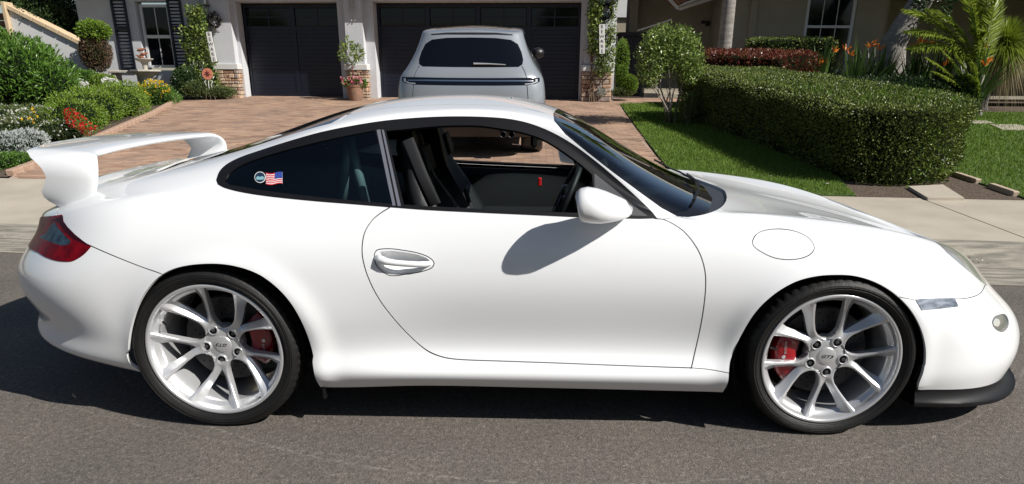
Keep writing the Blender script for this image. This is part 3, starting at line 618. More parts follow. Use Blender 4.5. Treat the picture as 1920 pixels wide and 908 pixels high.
def bush(name, label, cat, blobs, n, L, W_, m, base, core=True, stems=0, up=.35, shell=.72, lump=.08, grp=None, stem_m='bark_grey', flowers=None, part='foliage'):
    t = thing(name, label, cat, tuple(base), grp)
    P, d, k = blob_pts(n, blobs, shell, lump); gz_ = gz(P[:, 0], P[:, 1])+.01; keep = P[:, 2] > gz_; P, d = P[keep], d[keep]
    D = d*.8+RNG.normal(size=d.shape)*.55+[0, 0, up]; V, F_ = leaves_geo(P, D, L*RNG.uniform(.6, 1.25, len(P)), W_*RNG.uniform(.7, 1.2, len(P)))
    mesh_obj(part, V, F_, M[m], t, kind='stuff')
    if core:
        for bi, (c_, r_) in enumerate(blobs):
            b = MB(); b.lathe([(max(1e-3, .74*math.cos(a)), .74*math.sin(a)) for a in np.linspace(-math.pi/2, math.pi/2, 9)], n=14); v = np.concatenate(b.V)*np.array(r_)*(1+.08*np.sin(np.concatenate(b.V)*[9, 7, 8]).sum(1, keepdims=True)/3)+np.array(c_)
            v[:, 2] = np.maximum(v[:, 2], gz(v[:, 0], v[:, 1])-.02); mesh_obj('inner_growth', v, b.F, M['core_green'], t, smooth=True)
    if stems:
        b = MB(); 
        for i in range(stems):
            c_, r_ = blobs[i % len(blobs)]; e = np.array(c_)+RNG.uniform(-.5, .5, 3)*np.array(r_); m_ = (np.array(base)+e)/2+RNG.uniform(-.05, .05, 3); b.tube([base, m_, e], [.016, .011, .005], 5)
        b.build('stem', M[stem_m], t, kind='stuff')
    if flowers:
        fn, fm, fL, fW, fd = flowers; P, d, k = blob_pts(fn, blobs, .97, lump); kk = P[:, 2] > gz(P[:, 0], P[:, 1])+.05; P, d = P[kk], d[kk]
        Pp = np.repeat(P, 5, 0); Dd = np.repeat(d, 5, 0)*.6+RNG.normal(size=(len(Pp), 3))*.6+[0, 0, .2]; V, F_ = leaves_geo(Pp, Dd, fL, fW); mesh_obj('flower', V, F_, M[fm], t, kind='stuff')
    return t
def zat(px, py, y): return float(at_y(px, py, y)[2])
def pxb(px0, px1, py0, py1, y, dep=None):
    """an ellipsoid that fills a picture box at distance y"""
    a = at_y(px0, (py0+py1)/2, y); b = at_y(px1, (py0+py1)/2, y); zt = zat((px0+px1)/2, py0, y); zb = zat((px0+px1)/2, py1, y)
    w = abs(b[0]-a[0])/2; return (((a[0]+b[0])/2, y, (zt+zb)/2), (w, dep or w, (zt-zb)/2))
def gbase(x, y): return (x, y, float(gz(x, y)))
# ---- big trimmed hedge: top follows the slope
def hedge(name, label, foot, h0, h1, n, L, W_, m, top_off=(0, 0), grp=None, cat='hedge', flare=0.0):
    foot = np.array(foot, float); c = foot.mean(0); t = thing(name, label, cat, gbase(*c), grp)
    ng = len(foot); A = np.linalg.norm(np.roll(foot, -1, 0)-foot, axis=1); tri_a = .5*abs(np.sum(foot[:, 0]*np.roll(foot[:, 1], -1)-np.roll(foot[:, 0], -1)*foot[:, 1]))
    def hh(P): return np.interp(P[:, 1], [foot[:, 1].min(), foot[:, 1].max()], [h0, h1])
    na = A*((h0+h1)/2); tot = na.sum()+tri_a; k = RNG.choice(ng+1, n, p=np.append(na, tri_a)/tot); P = np.zeros((n, 3)); D = np.zeros((n, 3))
    for i in range(ng):
        mk = k == i; s = RNG.random(mk.sum()); q = foot[i]+(foot[(i+1) % ng]-foot[i])*s[:, None]; h = hh(q); v = RNG.random(mk.sum()); e = foot[(i+1) % ng]-foot[i]; nn = np.array([e[1], -e[0]])/np.linalg.norm(e)
        if nn@(c-foot[i]) > 0: nn = -nn
        q = q+nn*(flare*(v-.3)-.04*np.maximum(0, v-.9)*10*.3)[:, None]+nn*RNG.normal(0, .018, (len(q), 1))+nn*(.035*np.sin(q[:, :1]*5+v[:, None]*9)*np.sin(q[:, 1:]*4))
        P[mk] = np.column_stack([q, gz(q[:, 0], q[:, 1])+v*h]); D[mk] = np.array([nn[0], nn[1], .25])
    mk = k == ng; cnt = mk.sum(); x0, y0 = foot.min(0); x1, y1 = foot.max(0); q = np.zeros((0, 2))
    while len(q) < cnt: r = RNG.random((cnt*2, 2))*[x1-x0, y1-y0]+[x0, y0]; q = np.concatenate([q, r[inpoly(r, foot)]])
    q = q[:cnt]; q = c+(q-c)*(1+flare*.4); P[mk] = np.column_stack([q, gz(q[:, 0], q[:, 1])+hh(q)+RNG.normal(0, .014, cnt)+.025*np.sin(q[:, 0]*4)*np.sin(q[:, 1]*3.3)]); D[mk] = [0, 0, 1]
    D = D+RNG.normal(size=D.shape)*.6; V, F_ = leaves_geo(P, D, L*RNG.uniform(.6, 1.3, n), W_*RNG.uniform(.7, 1.25, n)); mesh_obj('foliage', V, F_, M[m], t, kind='stuff')
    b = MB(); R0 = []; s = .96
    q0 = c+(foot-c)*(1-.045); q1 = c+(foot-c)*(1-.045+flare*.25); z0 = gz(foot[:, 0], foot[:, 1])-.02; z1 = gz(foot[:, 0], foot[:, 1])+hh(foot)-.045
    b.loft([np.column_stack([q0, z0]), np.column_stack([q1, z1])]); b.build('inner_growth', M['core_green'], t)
    return t, hh
def cr2(P, m=5):
    P = np.array(P, float); n = len(P); out = []
    for i in range(n):
        p0, p1, p2, p3 = P[i-1], P[i], P[(i+1) % n], P[(i+2) % n]
        for k in range(m): s = k/m; out.append(.5*((2*p1)+(-p0+p2)*s+(2*p0-5*p1+4*p2-p3)*s*s+(-p0+3*p1-3*p2+p3)*s**3))
    return out
HEDGE_FOOT = [(4.80, 4.75), (5.35, 4.50), (6.02, 4.95), (6.45, 6.0), (6.35, 8.0), (5.6, 11.0), (4.15, 11.1), (4.22, 10.0), (4.50, 8.0), (4.66, 6.2)]
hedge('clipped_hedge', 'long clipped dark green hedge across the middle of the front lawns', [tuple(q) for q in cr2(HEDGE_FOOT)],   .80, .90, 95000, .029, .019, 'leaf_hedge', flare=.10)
HT = [o for o in COL.objects if o.name == 'clipped_hedge'][0]
leaf_mat('leaf_fresh', [(.10, .17, .02), (.17, .26, .04)], rough=.4)
n_ = 900; fp = np.array([tuple(q) for q in cr2(HEDGE_FOOT)]); cc = fp.mean(0); k_ = RNG.integers(0, len(fp), n_); s_ = RNG.random((n_, 1)); q_ = fp[k_]+(fp[(k_+1) % len(fp)]-fp[k_])*s_; sel = RNG.random(n_) < .45
q_[sel] = cc+(q_[sel]-cc)*RNG.random((sel.sum(), 1))**.5; q_[~sel] = cc+(q_[~sel]-cc)*1.02; hz = np.where(sel, .86, RNG.random(n_)*.8); keep = (sel & (RNG.random(n_) < .5)) | ((q_[:, 0] > 5.3) & (q_[:, 1] < 6.5)); q_, hz = q_[keep], hz[keep]
P = np.column_stack([q_, gz(q_[:, 0], q_[:, 1])+hz]); P = np.repeat(P, 3, 0)+RNG.normal(0, .015, (len(P)*3, 3)); V, F_ = leaves_geo(P, RNG.normal(size=P.shape)*.6+[0, -.3, .9], .05*RNG.uniform(.6, 1.3, len(P)), .02); mesh_obj('fresh_shoots', V, F_, M['leaf_fresh'], HT, kind='stuff')
# ---- left garden
b1 = pxb(-40, 128, 78, 215, 11.6, .95); b2 = pxb(-60, 90, 60, 160, 12.2, .9)
bush('large_bush', 'large glossy green leafy bush at the left edge of the picture', 'bush', [b1, b2, pxb(60, 140, 120, 215, 11.4, .6)], 9000, .12, .035, 'leaf_bush', gbase(-9.7, 11.8), stems=6, shell=.6, lump=.10)
bush('dark_shrub', 'tall dark shrub behind the sloping wall', 'shrub', [pxb(45, 155, -10, 92, 15.2, 1.2), pxb(30, 110, -25, 40, 15.4, 1.2)], 9000, .07, .04, 'leaf_dark', gbase(-9.9, 15.3), stems=3)
x_ = at_y(178, 120, 13.6)[0]
cs_ = bush('column_shrub', 'upright shrub with green top and dry brown sides beside the sloping wall', 'shrub', [pxb(152, 206, 62, 135, 13.5, .32)], 4200, .045, .022, 'leaf_brown', gbase(x_, 13.5), lump=.04)
t_ = bush('shrub_cap', 'fresh green growth on top of the brown column shrub', 'shrub', [pxb(147, 203, 38, 78, 13.5, .33)], 2200, .06, .025, 'leaf_lime', gbase(x_, 13.5), core=True)
for ch in list(t_.children): ch.parent = cs_; ch.location = t_.location-cs_.location
bpy.data.objects.remove(t_)
bush('low_hedge', 'low light green hedge behind the red flowers', 'hedge', [pxb(118, 205, 165, 250, 9.2, 1.0), pxb(160, 258, 158, 232, 10.4, 1.1), pxb(190, 262, 152, 205, 11.8, .8), pxb(100, 180, 185, 262, 8.4, .7)], 16000, .040, .018, 'leaf_lime', gbase(-6.8, 10.0), stems=0, shell=.74, lump=.13)
bush('daisy_bush', 'dark leafy bush with yellow flowers at the end of the bed', 'bush', [pxb(245, 330, 158, 210, 12.9, .6), pxb(285, 338, 172, 205, 13.4, .5)], 5200, .045, .022, 'leaf_bush', gbase(-7.3, 12.9), lump=.12)
P0 = pxb(262, 312, 150, 184, 12.7, .35); bush('yellow_flowers', 'clump of bright yellow flowers above the dark bush', 'flowers', [P0], 500, .04, .02, 'leaf_lime', gbase(P0[0][0], 12.7), core=False, flowers=(150, 'petal_yellow', .034, .022, 0), shell=.5)
bush('flower_bed', 'mixed bed of small white flowers left of the red flowers', 'flowers', [pxb(-60, 60, 215, 320, 7.4, .8), pxb(20, 140, 200, 300, 8.0, .8), pxb(-30, 95, 196, 250, 8.8, .8), pxb(60, 165, 225, 275, 7.6, .4)], 13000, .040, .012, 'leaf_olive', gbase(-6.6, 7.8), lump=.1, up=.7, flowers=(900, 'petal_white', .024, .020, 0))
P0 = pxb(128, 152, 212, 238, 7.5, .15); bush('red_flowers', 'cluster of bright red flowers at the driveway edge', 'flowers', [P0, pxb(143, 166, 222, 248, 7.3, .15), pxb(158, 180, 234, 253, 7.1, .12), pxb(124, 140, 205, 222, 7.7, .1)], 1100, .03, .012, 'leaf_bush', gbase(-6.1, 7.5), core=False, flowers=(190, 'petal_red', .03, .02, 0), shell=.5)
P0 = pxb(45, 64, 203, 232, 7.3, .15); bush('yellow_daisies', 'few bright yellow daisies among the white flowers', 'flowers', [P0], 160, .03, .012, 'leaf_olive', gbase(P0[0][0], 7.3), core=False, flowers=(9, 'petal_yellow', .035, .028, 0), shell=.4)
bush('silver_foliage', 'silvery grey foliage plant at the near end of the flower bed', 'plant', [pxb(-40, 50, 248, 305, 6.2, .5), pxb(30, 78, 242, 290, 6.5, .35)], 4200, .045, .014, 'leaf_silver', gbase(-6.0, 6.2), core=True, up=.6)
bush('edge_groundcover', 'low green ground cover at the near corner of the flower bed', 'plant', [pxb(-40, 55, 288, 322, 5.5, .5)], 3200, .035, .016, 'leaf_bush', gbase(-5.7, 5.5), core=True)
for i, (a, c_, d_, e) in enumerate(((142, 182, 132, 166), (180, 210, 140, 168))):
    bush('round_shrub', ('rounded green shrub below the brown column shrub', 'smaller lime shrub left of the stone fountain')[i], 'shrub', [pxb(a, c_, d_, e, 12.9, .4)], 2200, .05, .02, ('leaf_bush', 'leaf_lime')[i], gbase(at_y((a+c_)/2, e, 12.9)[0], 12.9))
bush('white_hydrangea', 'white blooms low beside the round shrub', 'flowers', [pxb(135, 158, 150, 170, 12.3, .2), pxb(196, 216, 148, 168, 12.4, .2)], 300, .04, .03, 'leaf_bush', gbase(-8.7, 12.3), core=False, flowers=(170, 'petal_white', .06, .05, 0), shell=.6)
# ---- beds and climbers at the garage pillars
def climber(name, label, boxes, n, m, L, W_, nn=.62):
    t = thing(name, label, 'climber', tuple(HP(boxes[0][0], nn, 0)))
    for (s0, s1, z0, z1, w) in boxes:
        k = int(n*w); P = np.array([HP(s0+(s1-s0)*a, nn+.10*b_, z0+(z1-z0)*c_) for a, b_, c_ in zip(RNG.random(k), RNG.normal(0, .6, k), RNG.random(k))]); P += RNG.normal(0, .03, P.shape)
        V, F_ = leaves_geo(P, RNG.normal(size=(k, 3))+HN*.8+[0, 0, .1], L*RNG.uniform(.6, 1.3, k), W_); mesh_obj('foliage', V, F_, M[m], t, kind='stuff')
    b = MB(); s0, s1, z0, z1, w = boxes[0]
    for q in range(3): b.tube([HP(s0+(s1-s0)*(.3+.2*q), nn-.03, -.05), HP(s0+(s1-s0)*(.5-.15*q), nn-.02, z1*.5), HP(s0+(s1-s0)*(.35+.2*q), nn, z1*.95)], [.018, .014, .008], 5)
    b.build('stem', M['twig_brown'], t, kind='stuff'); return t
climber('climbing_vine', 'leafy vine climbing the left garage pillar beside the shutters', [(-1.22, -.62, .35, 1.55, 1.0), (-1.02, -.60, 1.4, 2.0, .4), (-.62, -.46, .1, .9, .10)], 1700, 'leaf_tree', .07, .045, .72)
climber('climbing_vine', 'dark vine climbing the right garage pillar behind the sign', [(8.34, 8.62, 1.0, 2.3, .8), (8.55, 8.95, .55, 1.5, .6), (8.82, 8.93, 1.3, 2.4, .2)], 1500, 'leaf_tree', .065, .04, .68)
bush('rosemary_bed', 'spreading low green planting at the foot of the left garage pillar', 'plant', [pxb(342, 400, 152, 184, 14.0, .4), pxb(380, 442, 162, 184, 14.1, .35)], 4200, .05, .012, 'leaf_olive', gbase(-6.9, 14.0), up=.8, core=True)
bush('dark_round_bush', 'dark rounded bush under the right shutter', 'bush', [pxb(326, 372, 126, 178, 14.1, .4)], 3200, .05, .03, 'leaf_dark', gbase(-7.2, 14.1))
P0 = HP(8.6, 1.0, 0)
bush('pillar_bed_plants', 'low grey-green planting at the foot of the right garage pillar', 'plant', [pxb(1100, 1150, 165, 182, 14.3, .25), pxb(1140, 1192, 164, 181, 14.4, .25)], 3200, .04, .014, 'leaf_olive', gbase(2.9, 14.3), up=.6)
bush('silver_plant', 'small silvery plant under the pumpkin figure', 'plant', [pxb(1116, 1136, 164, 182, 14.1, .15)], 700, .05, .02, 'leaf_silver', gbase(2.75, 14.1), core=False)
bush('column_topiary', 'narrow bright green upright shrub right of the pumpkin figure', 'shrub', [pxb(1152, 1180, 72, 150, 14.6, .16), pxb(1154, 1178, 120, 165, 14.5, .16)], 3600, .035, .02, 'leaf_lime', gbase(3.35, 14.6), lump=.03)
bush('ball_topiary', 'small round bright green bush beside the dark gate', 'bush', [pxb(1164, 1196, 140, 176, 14.4, .2)], 2000, .035, .02, 'leaf_lime', gbase(3.5, 14.4), lump=.03)
# ---- multi-stem tree on the left lawn
base = gnd(1258, 232); t = thing('small_tree', 'small multi-stemmed tree with airy light green crown on the lawn', 'tree', tuple(base))
cw = [pxb(1190, 1260, 62, 150, 9.9, .55), pxb(1235, 1318, 52, 150, 10.1, .6), pxb(1205, 1300, 44, 110, 10.0, .6), pxb(1195, 1240, 110, 165, 9.7, .35), pxb(1270, 1322, 95, 165, 10.0, .4)]
P, d, k = blob_pts(5200, cw, .25, .12); V, F_ = leaves_geo(P, d*.5+RNG.normal(size=d.shape)*.7+[0, 0, .1], .065*RNG.uniform(.6, 1.3, len(P)), .034); mesh_obj('crown', V, F_, M['leaf_tree'], t, kind='stuff')
for i, (mx_, my_, ex_, ey_, yy) in enumerate(((1225, 150, 1205, 95, 9.8), (1238, 165, 1228, 80, 10.0), (1256, 160, 1252, 70, 9.9), (1262, 175, 1285, 90, 10.1), (1243, 190, 1215, 130, 9.6), (1282, 150, 1305, 110, 10.2), (1250, 190, 1262, 120, 10.3))):
    a = at_y(mx_, my_, yy); e = at_y(ex_, ey_, yy); b = MB(); m0 = (base+a)/2+RNG.uniform(-.03, .03, 3); b.tube([base+[random.uniform(-.06, .06), random.uniform(-.05, .05), -.03], m0, a, (a+e)/2+RNG.uniform(-.05, .05, 3), e], [.022, .018, .014, .009, .004], 7); 
    for q in range(4): f_ = a+(e-a)*random.uniform(.1, .9); b.tube([f_, f_+np.array([random.uniform(-.25, .25), random.uniform(-.2, .2), random.uniform(.1, .3)])], [.006, .002], 4)
    b.build('trunk', M['bark_grey'], t, smooth=True)
base2 = gnd(1288, 236); t = bush('sprouting_shrub', 'light green sprouting shrub at the foot of the small tree', 'shrub', [pxb(1268, 1305, 178, 232, base2[1], .25), pxb(1288, 1325, 172, 205, base2[1], .15)], 800, .07, .022, 'leaf_olive', tuple(base2), core=False, stems=7, shell=.2, up=.8)
# ---- hedges and beds before the tan house
hedge('burgundy_hedge', 'rounded burgundy-leaved hedge behind the small tree', [(4.95, 12.1), (6.1, 11.6), (7.05, 12.2), (7.2, 13.2), (6.2, 13.6), (5.0, 13.5)], 1.08, 1.16, 9000, .055, .035, 'leaf_burgundy')
hedge('back_hedge', 'flat-topped dark green hedge under the tall window', [(6.35, 14.0), (8.05, 13.9), (8.1, 14.8), (6.3, 14.9)], 1.38, 1.38, 9000, .045, .028, 'leaf_hedge')
def straps(name, label, cat, base, n, Lr, spread, w, m, fl=0, grp=None, droop=.35, up=1.0):
    t = thing(name, label, cat, tuple(base), grp); V = []; F_ = []; o = 0
    for i in range(n):
        a = random.uniform(0, 2*math.pi); L = random.uniform(*Lr); tilt = random.uniform(.05, spread); d = np.array([math.cos(a)*math.sin(tilt), math.sin(a)*math.sin(tilt), math.cos(tilt)*up]); s = np.array([-math.sin(a), math.cos(a), 0]); b0 = np.array(base)+np.array([math.cos(a), math.sin(a), 0])*random.uniform(0, .08)
        K_ = 5
        for q in range(K_+1):
            f = q/K_; c_ = b0+d*L*f+np.array([math.cos(a)*.5, math.sin(a)*.5, -1])*L*droop*f*f*tilt; ww = w*(1-f)**.6*(.5+1.0*min(1, f*3))*.5; V += [c_-s*ww, c_+s*ww]
            if q: F_.append([o+2*q-2, o+2*q-1, o+2*q+1, o+2*q])
        o += 2*(K_+1)
    mesh_obj('leaf', V, F_, M[m], t, kind='stuff')
    for i in range(fl):
        a = random.uniform(0, 2*math.pi); e = np.array(base)+[math.cos(a)*random.uniform(.05, .35), math.sin(a)*.2, random.uniform(*Lr)*.86]; b = MB(); b.tube([base, (np.array(base)+e)/2+[0, 0, .1], e], [.008, .007, .006], 5); st = b.build('flower_stem', M['leaf_strap'], t)
        Pn = np.repeat(e[None], 6, 0); Dn = np.column_stack([RNG.normal(0, .6, 6)+.5, RNG.normal(0, .35, 6), RNG.uniform(.2, 1, 6)]); v, f = leaves_geo(Pn, Dn, .15, .035); mesh_obj('flower', v, f, M['petal_orange'], st)
    return t
sp = [(7.25, 12.5, 'leftmost bird-of-paradise clump below the tall window', 3), (7.95, 12.3, 'bird-of-paradise clump under the middle of the tall window', 3), (8.55, 12.6, 'bird-of-paradise clump below the right edge of the tall window', 2), (9.15, 12.2, 'bird-of-paradise clump in front of the leaning trunk', 4), (9.75, 12.5, 'bird-of-paradise clump right of the leaning trunk', 2), (10.2, 12.0, 'bird-of-paradise clump with red-orange blooms under the palm fronds', 4)]
for x_, y_, lb, fl in sp: straps('bird_of_paradise', lb, 'plant', gbase(x_, y_), 80, (.95, 1.6), .65, .055, 'leaf_strap', fl, grp='bird-of-paradise plants along the tan house')
bush('understory', 'dark low leafy planting behind the right end of the hedge', 'plant', [((8.4, 11.6, 1.05), (1.3, .5, .40)), ((9.6, 11.7, 1.05), (.6, .4, .38)), ((7.4, 11.0, 1.0), (.9, .6, .4))], 11000, .06, .03, 'leaf_dark', gbase(9, 11.3))
# palm trunk, leaning trunk, palms and the ponytail plant
p0 = at_y(1357, 65, 14.9); b = MB(); zt = 6.0; g0 = gbase(p0[0]+.05, 14.9)
rr = [(.20, 0), (.175, .3), (.165, .8), (.16, 1.4), (.155, 2.0), (.15, 3), (.14, 5)]
b.lathe([(r_*(1+.03*(i % 2)), z_) for i, (r_, z_) in enumerate([(np.interp(q, [a[1] for a in rr], [a[0] for a in rr]), q) for q in np.linspace(0, 5, 60)])], c=g0, n=20); t = thing('palm_trunk', 'smooth grey palm trunk rising behind the burgundy hedge', 'tree', g0); b.build('trunk', M['bark_palm'], t, smooth=True)
Pc, dd, _ = blob_pts(2500, [((g0[0], g0[1], 6.3), (1.6, 1.6, .8))], .3, .1); V, F_ = leaves_geo(Pc, dd+[0, 0, -.1], .5, .05); mesh_obj('crown', V, F_, M['leaf_palm'], t, kind='stuff')
g1 = gbase(9.35, 13.6); t = thing('leaning_trunk', 'thick rough grey trunk leaning to the right in front of the tan wall', 'tree', g1); b = MB(); a0 = at_y(1675, 80, 13.6); a1 = at_y(1735, -10, 13.6); q = np.array(g1); pth = [q, (q+a0)/2+[-.05, 0, .1], a0, (a0+a1)/2, a1, a1+(a1-a0)*.8]; b.tube(pth, [.34, .30, .27, .24, .22, .2], 14); o = b.build('trunk', M['bark_palm'], t, smooth=True)
Pc, dd, _ = blob_pts(3000, [(tuple(a1+(a1-a0)*1.1+[0, 0, .5]), (1.0, .8, .7)), (tuple(at_y(1750, 10, 13.2)), (.4, .3, .3))], .3, .1); V, F_ = leaves_geo(Pc, dd, .10, .05); mesh_obj('crown', V, F_, M['leaf_dark'], t, kind='stuff')
def frond(mb_list, base, tip, sag, L, n=34, w=.012, side=1.0):
    base = np.array(base); tip = np.array(tip); K_ = n; S = np.linspace(0, 1, K_); C_ = base+(tip-base)*S[:, None]+np.array([0, 0, 1])*(sag*np.sin(S*math.pi))[:, None]; T_ = np.gradient(C_, axis=0); T_ /= np.linalg.norm(T_, axis=1)[:, None]; up = np.array([0, -.35, 1.]); SD = np.cross(T_, up); SD /= np.linalg.norm(SD, axis=1)[:, None]+1e-9
    P = []; D = []; LL = []
    for i in range(2, K_):
        for sd in (-1, 1):
            l_ = L*math.sin(math.pi*(.12+.80*S[i]))**.7
            for q in range(3): P.append(C_[i]+T_[i]*random.uniform(-.02, .02)); D.append(T_[i]*.75+SD[i]*sd*.9+np.array([0, 0, random.uniform(-.45, -.05)])); LL.append(l_*random.uniform(.9, 1.1))
    return C_, np.array(P), np.array(D), np.array(LL)
def palm(name, label, base, tips, L, m, yy, trunk_h=.4, sag=.25):
    t = thing(name, label, 'palm', tuple(base)); b = MB(); hd = np.array(base)+[0, 0, trunk_h]; b.tube([base, hd], [.10, .07], 10); b.build('trunk', M['bark_palm'], t, smooth=True)
    for tp in tips:
        C_, P, D, LL = frond(None, hd, tp, sag, L); b = MB(); b.tube(C_[::3], np.linspace(.014, .004, len(C_[::3])), 5); f = b.build('frond', M['leaf_palm'], t); V, F_ = leaves_geo(P, D, LL, .024, fold=.1, curl=.08); mesh_obj('leaflet', V, F_, M[m], f, kind='stuff')
    return t
pb = gbase(10.35, 12.1); pr_ = lambda x_, y_, yy=12.0: at_y(x_, y_, yy)
palm('feather_palm', 'palm with long arching yellow-green feather fronds right of the leaning trunk', pb, [pr_(1705, 60, 11.8), pr_(1712, 92, 11.7), pr_(1745, 20, 12.2), pr_(1868, -10, 11.9), pr_(1850, -25, 12.3), pr_(1800, -40, 11.6), pr_(1700, 20, 12.4), pr_(1840, 60, 12.0)], .42, 'leaf_palm', 12.0, trunk_h=.75, sag=.28)
palm('young_palm', 'small yellow-green palm low under the large fronds', gbase(10.15, 11.6), [pr_(1740, 110, 11.5), pr_(1765, 92, 11.6), pr_(1795, 105, 11.5), pr_(1826, 120, 11.4), pr_(1822, 142, 11.3), pr_(1752, 135, 11.3)], .20, 'leaf_palm', 11.6, trunk_h=.12, sag=.12)
def ponytail(base, head, label, n, Lr, lean_mid):
    t = thing('ponytail_palm', label, 'palm', tuple(base)); b = MB(); b.tube([np.array(base)-[0, 0, .03], np.array(base)+[0, 0, .05], lean_mid, head], [.17, .13, .065, .045], 12); b.build('trunk', M['bark_palm'], t, smooth=True)
    for mm, cnt, dl, nm in (('leaf_palm', n, 0, 'leaf'), ('leaf_dry', n//5, .3, 'dry_leaf')):
        V = []; F_ = []; o = 0
        for i in range(cnt):
            a = random.uniform(0, 2*math.pi); el = random.uniform(-.15, 1.5) if dl == 0 else random.uniform(-1.2, -.1); L = random.uniform(*Lr); d = np.array([math.cos(a)*math.cos(el), math.sin(a)*math.cos(el), math.sin(el)]); s = np.array([-math.sin(a), math.cos(a), 0]); K_ = 6
            for q in range(K_+1):
                f = q/K_; c_ = np.array(head)+d*L*f+np.array([0, 0, -1])*L*.55*f*f*(1.2-.6*max(0, math.sin(el))); ww = .0085*(1-f)**.7; V += [c_-s*ww, c_+s*ww]
                if q: F_.append([o+2*q-2, o+2*q-1, o+2*q+1, o+2*q])
            o += 2*(K_+1)
        mesh_obj(nm, V, F_, M[mm], t, kind='stuff')
b0 = gnd(1838, 205); ponytail(b0, at_y(1884, 88, b0[1]), 'shaggy palm with drooping grassy leaves on a slanting grey trunk at the right', 1900, (.6, .98), at_y(1856, 150, b0[1]))
b0 = gbase(13.8, 13.4); b = MB(); t = thing('gnarled_shrub', 'bare gnarled branches under the shaggy palm at the right edge', 'shrub', b0)
for i in range(9): a = random.uniform(0, 6.28); e = np.array(b0)+[math.cos(a)*.6, math.sin(a)*.3, random.uniform(.2, .5)]; b = MB(); b.tube([b0, (np.array(b0)+e)/2+[0, 0, random.uniform(-.05, .15)], e], [.045, .03, .015], 6); b.build('branch', M['twig_brown'], t, smooth=True)
t = MB(); t.box((15, 13.9, 1.0), (8, .8, .06)); tag(t.build('garden_path', M['concrete'], None), None, None, None, 'structure')
# ------------------------------------------------------------------ ornaments round the garage
mat('sign_white', (.72, .72, .70), .6); mat('letter_black', (.01, .01, .012), .6); mat('bone_white', (.50, .50, .48), .7); mat('terracotta', (.30, .16, .10), .8, col2=(.20, .13, .09), scale=10, bump=.4)
mat('fountain_stone', (.40, .37, .32), .85, col2=(.52, .48, .42), scale=14, bump=.5, bscale=50); mat('rust_bird', (.22, .07, .04), .7, col2=(.34, .14, .08), scale=20); mat('orange_plate', (.55, .20, .12), .6); mat('dark_red', (.12, .02, .02), .6)
mat('pumpkin', (.62, .42, .32), .6); mat('iron_black', (.012, .012, .014), .45)
def on_house(px, py, n):
    r = ray(px, py); t = ((HO+HN*n-_C)@HN)/(r@HN); return _C+t*r
def sign(px, rot, label, z_shift=0.0, n=.86):
    (x0, y0), (x1, y1) = px; a = on_house(x0, y0, n); b_ = on_house(x1, y1, n); c = (a+b_)/2; H_ = np.linalg.norm(b_-a); w = .125; ax = (b_-a)/H_; side = np.cross(HN, ax)
    side /= np.linalg.norm(side); side = side if side@HW > 0 else -side; R = np.stack([side, HN, -ax], 1)
    t = thing('vertical_sign', label, 'sign', tuple(c)); b = MB(); b.box(c, (w, .016, H_), R=R, bev=.003); b.build('sign_board', MATS['sign_white'], t)
    for i, ch in enumerate('BEWARE'):
        V, Fc = text_mesh(ch, H_/6*.98, .001); q = c+HN*.0095-ax*(H_/2-H_*(i+.5)/6)+V[:, :1]*side*1.05-V[:, 1:2]*ax+V[:, 2:3]*HN; mesh_obj('letter', q, Fc, MATS['letter_black'], t)
    b = MB(); b.tube([c-ax*H_/2, c-ax*(H_/2+.08)+HN*-.02], .004, 5); b.build('hanger', MATS['iron_black'], t)
sign(((391, 60), (402, 116)), 0, 'white vertical sign lettered BEWARE hanging in the vine on the left garage pillar')
sign(((1128.5, 46), (1129, 101)), 0, 'white vertical sign lettered BEWARE among the vines on the right garage pillar', n=.84)
# skeleton ornament on the middle pillar
c = HP(2.87, .57, 0); t = thing('skeleton_ornament', 'small white skeleton ornament hanging on the middle garage pillar', 'ornament', tuple(HP(2.87, .57, 2.0)))
def bone(pts, r, name): b = MB(); b.tube([HP(2.87+s, .575+d, z) for s, z, d in pts], r, 6); return b.build(name, MATS['bone_white'], t, smooth=True)
bone([(0, 2.32, 0), (0, 2.02, 0)], .010, 'spine')
for k in range(5): bone([(-.055, 2.22-.03*k, 0), (-.03, 2.205-.03*k, .02), (.03, 2.205-.03*k, .02), (.055, 2.22-.03*k, 0)], .0055, 'rib')
bone([(-.05, 2.04, 0), (0, 2.005, .01), (.05, 2.04, 0)], .014, 'pelvis')
for s in (-1, 1):
    bone([(.03*s, 2.02, 0), (.034*s, 1.87, .01), (.025*s, 1.72, 0)], [.010, .007, .008], 'leg_bone'); bone([(.02*s, 1.712, 0), (.055*s, 1.705, .02)], .008, 'foot_bone'); bone([(.065*s, 2.24, 0), (.085*s, 2.10, .01), (.082*s, 1.93, .01)], [.009, .006, .007], 'arm_bone'); bone([(.082*s, 1.92, .01), (.085*s, 1.87, .015)], .010, 'hand_bone')
b = MB(); b.lathe([(.001, -.05), (.03, -.045), (.042, -.01), (.046, .02), (.036, .05), (.001, .06)], c=HP(2.87, .585, 2.40), n=14); b.build('skull', MATS['bone_white'], t, smooth=True)
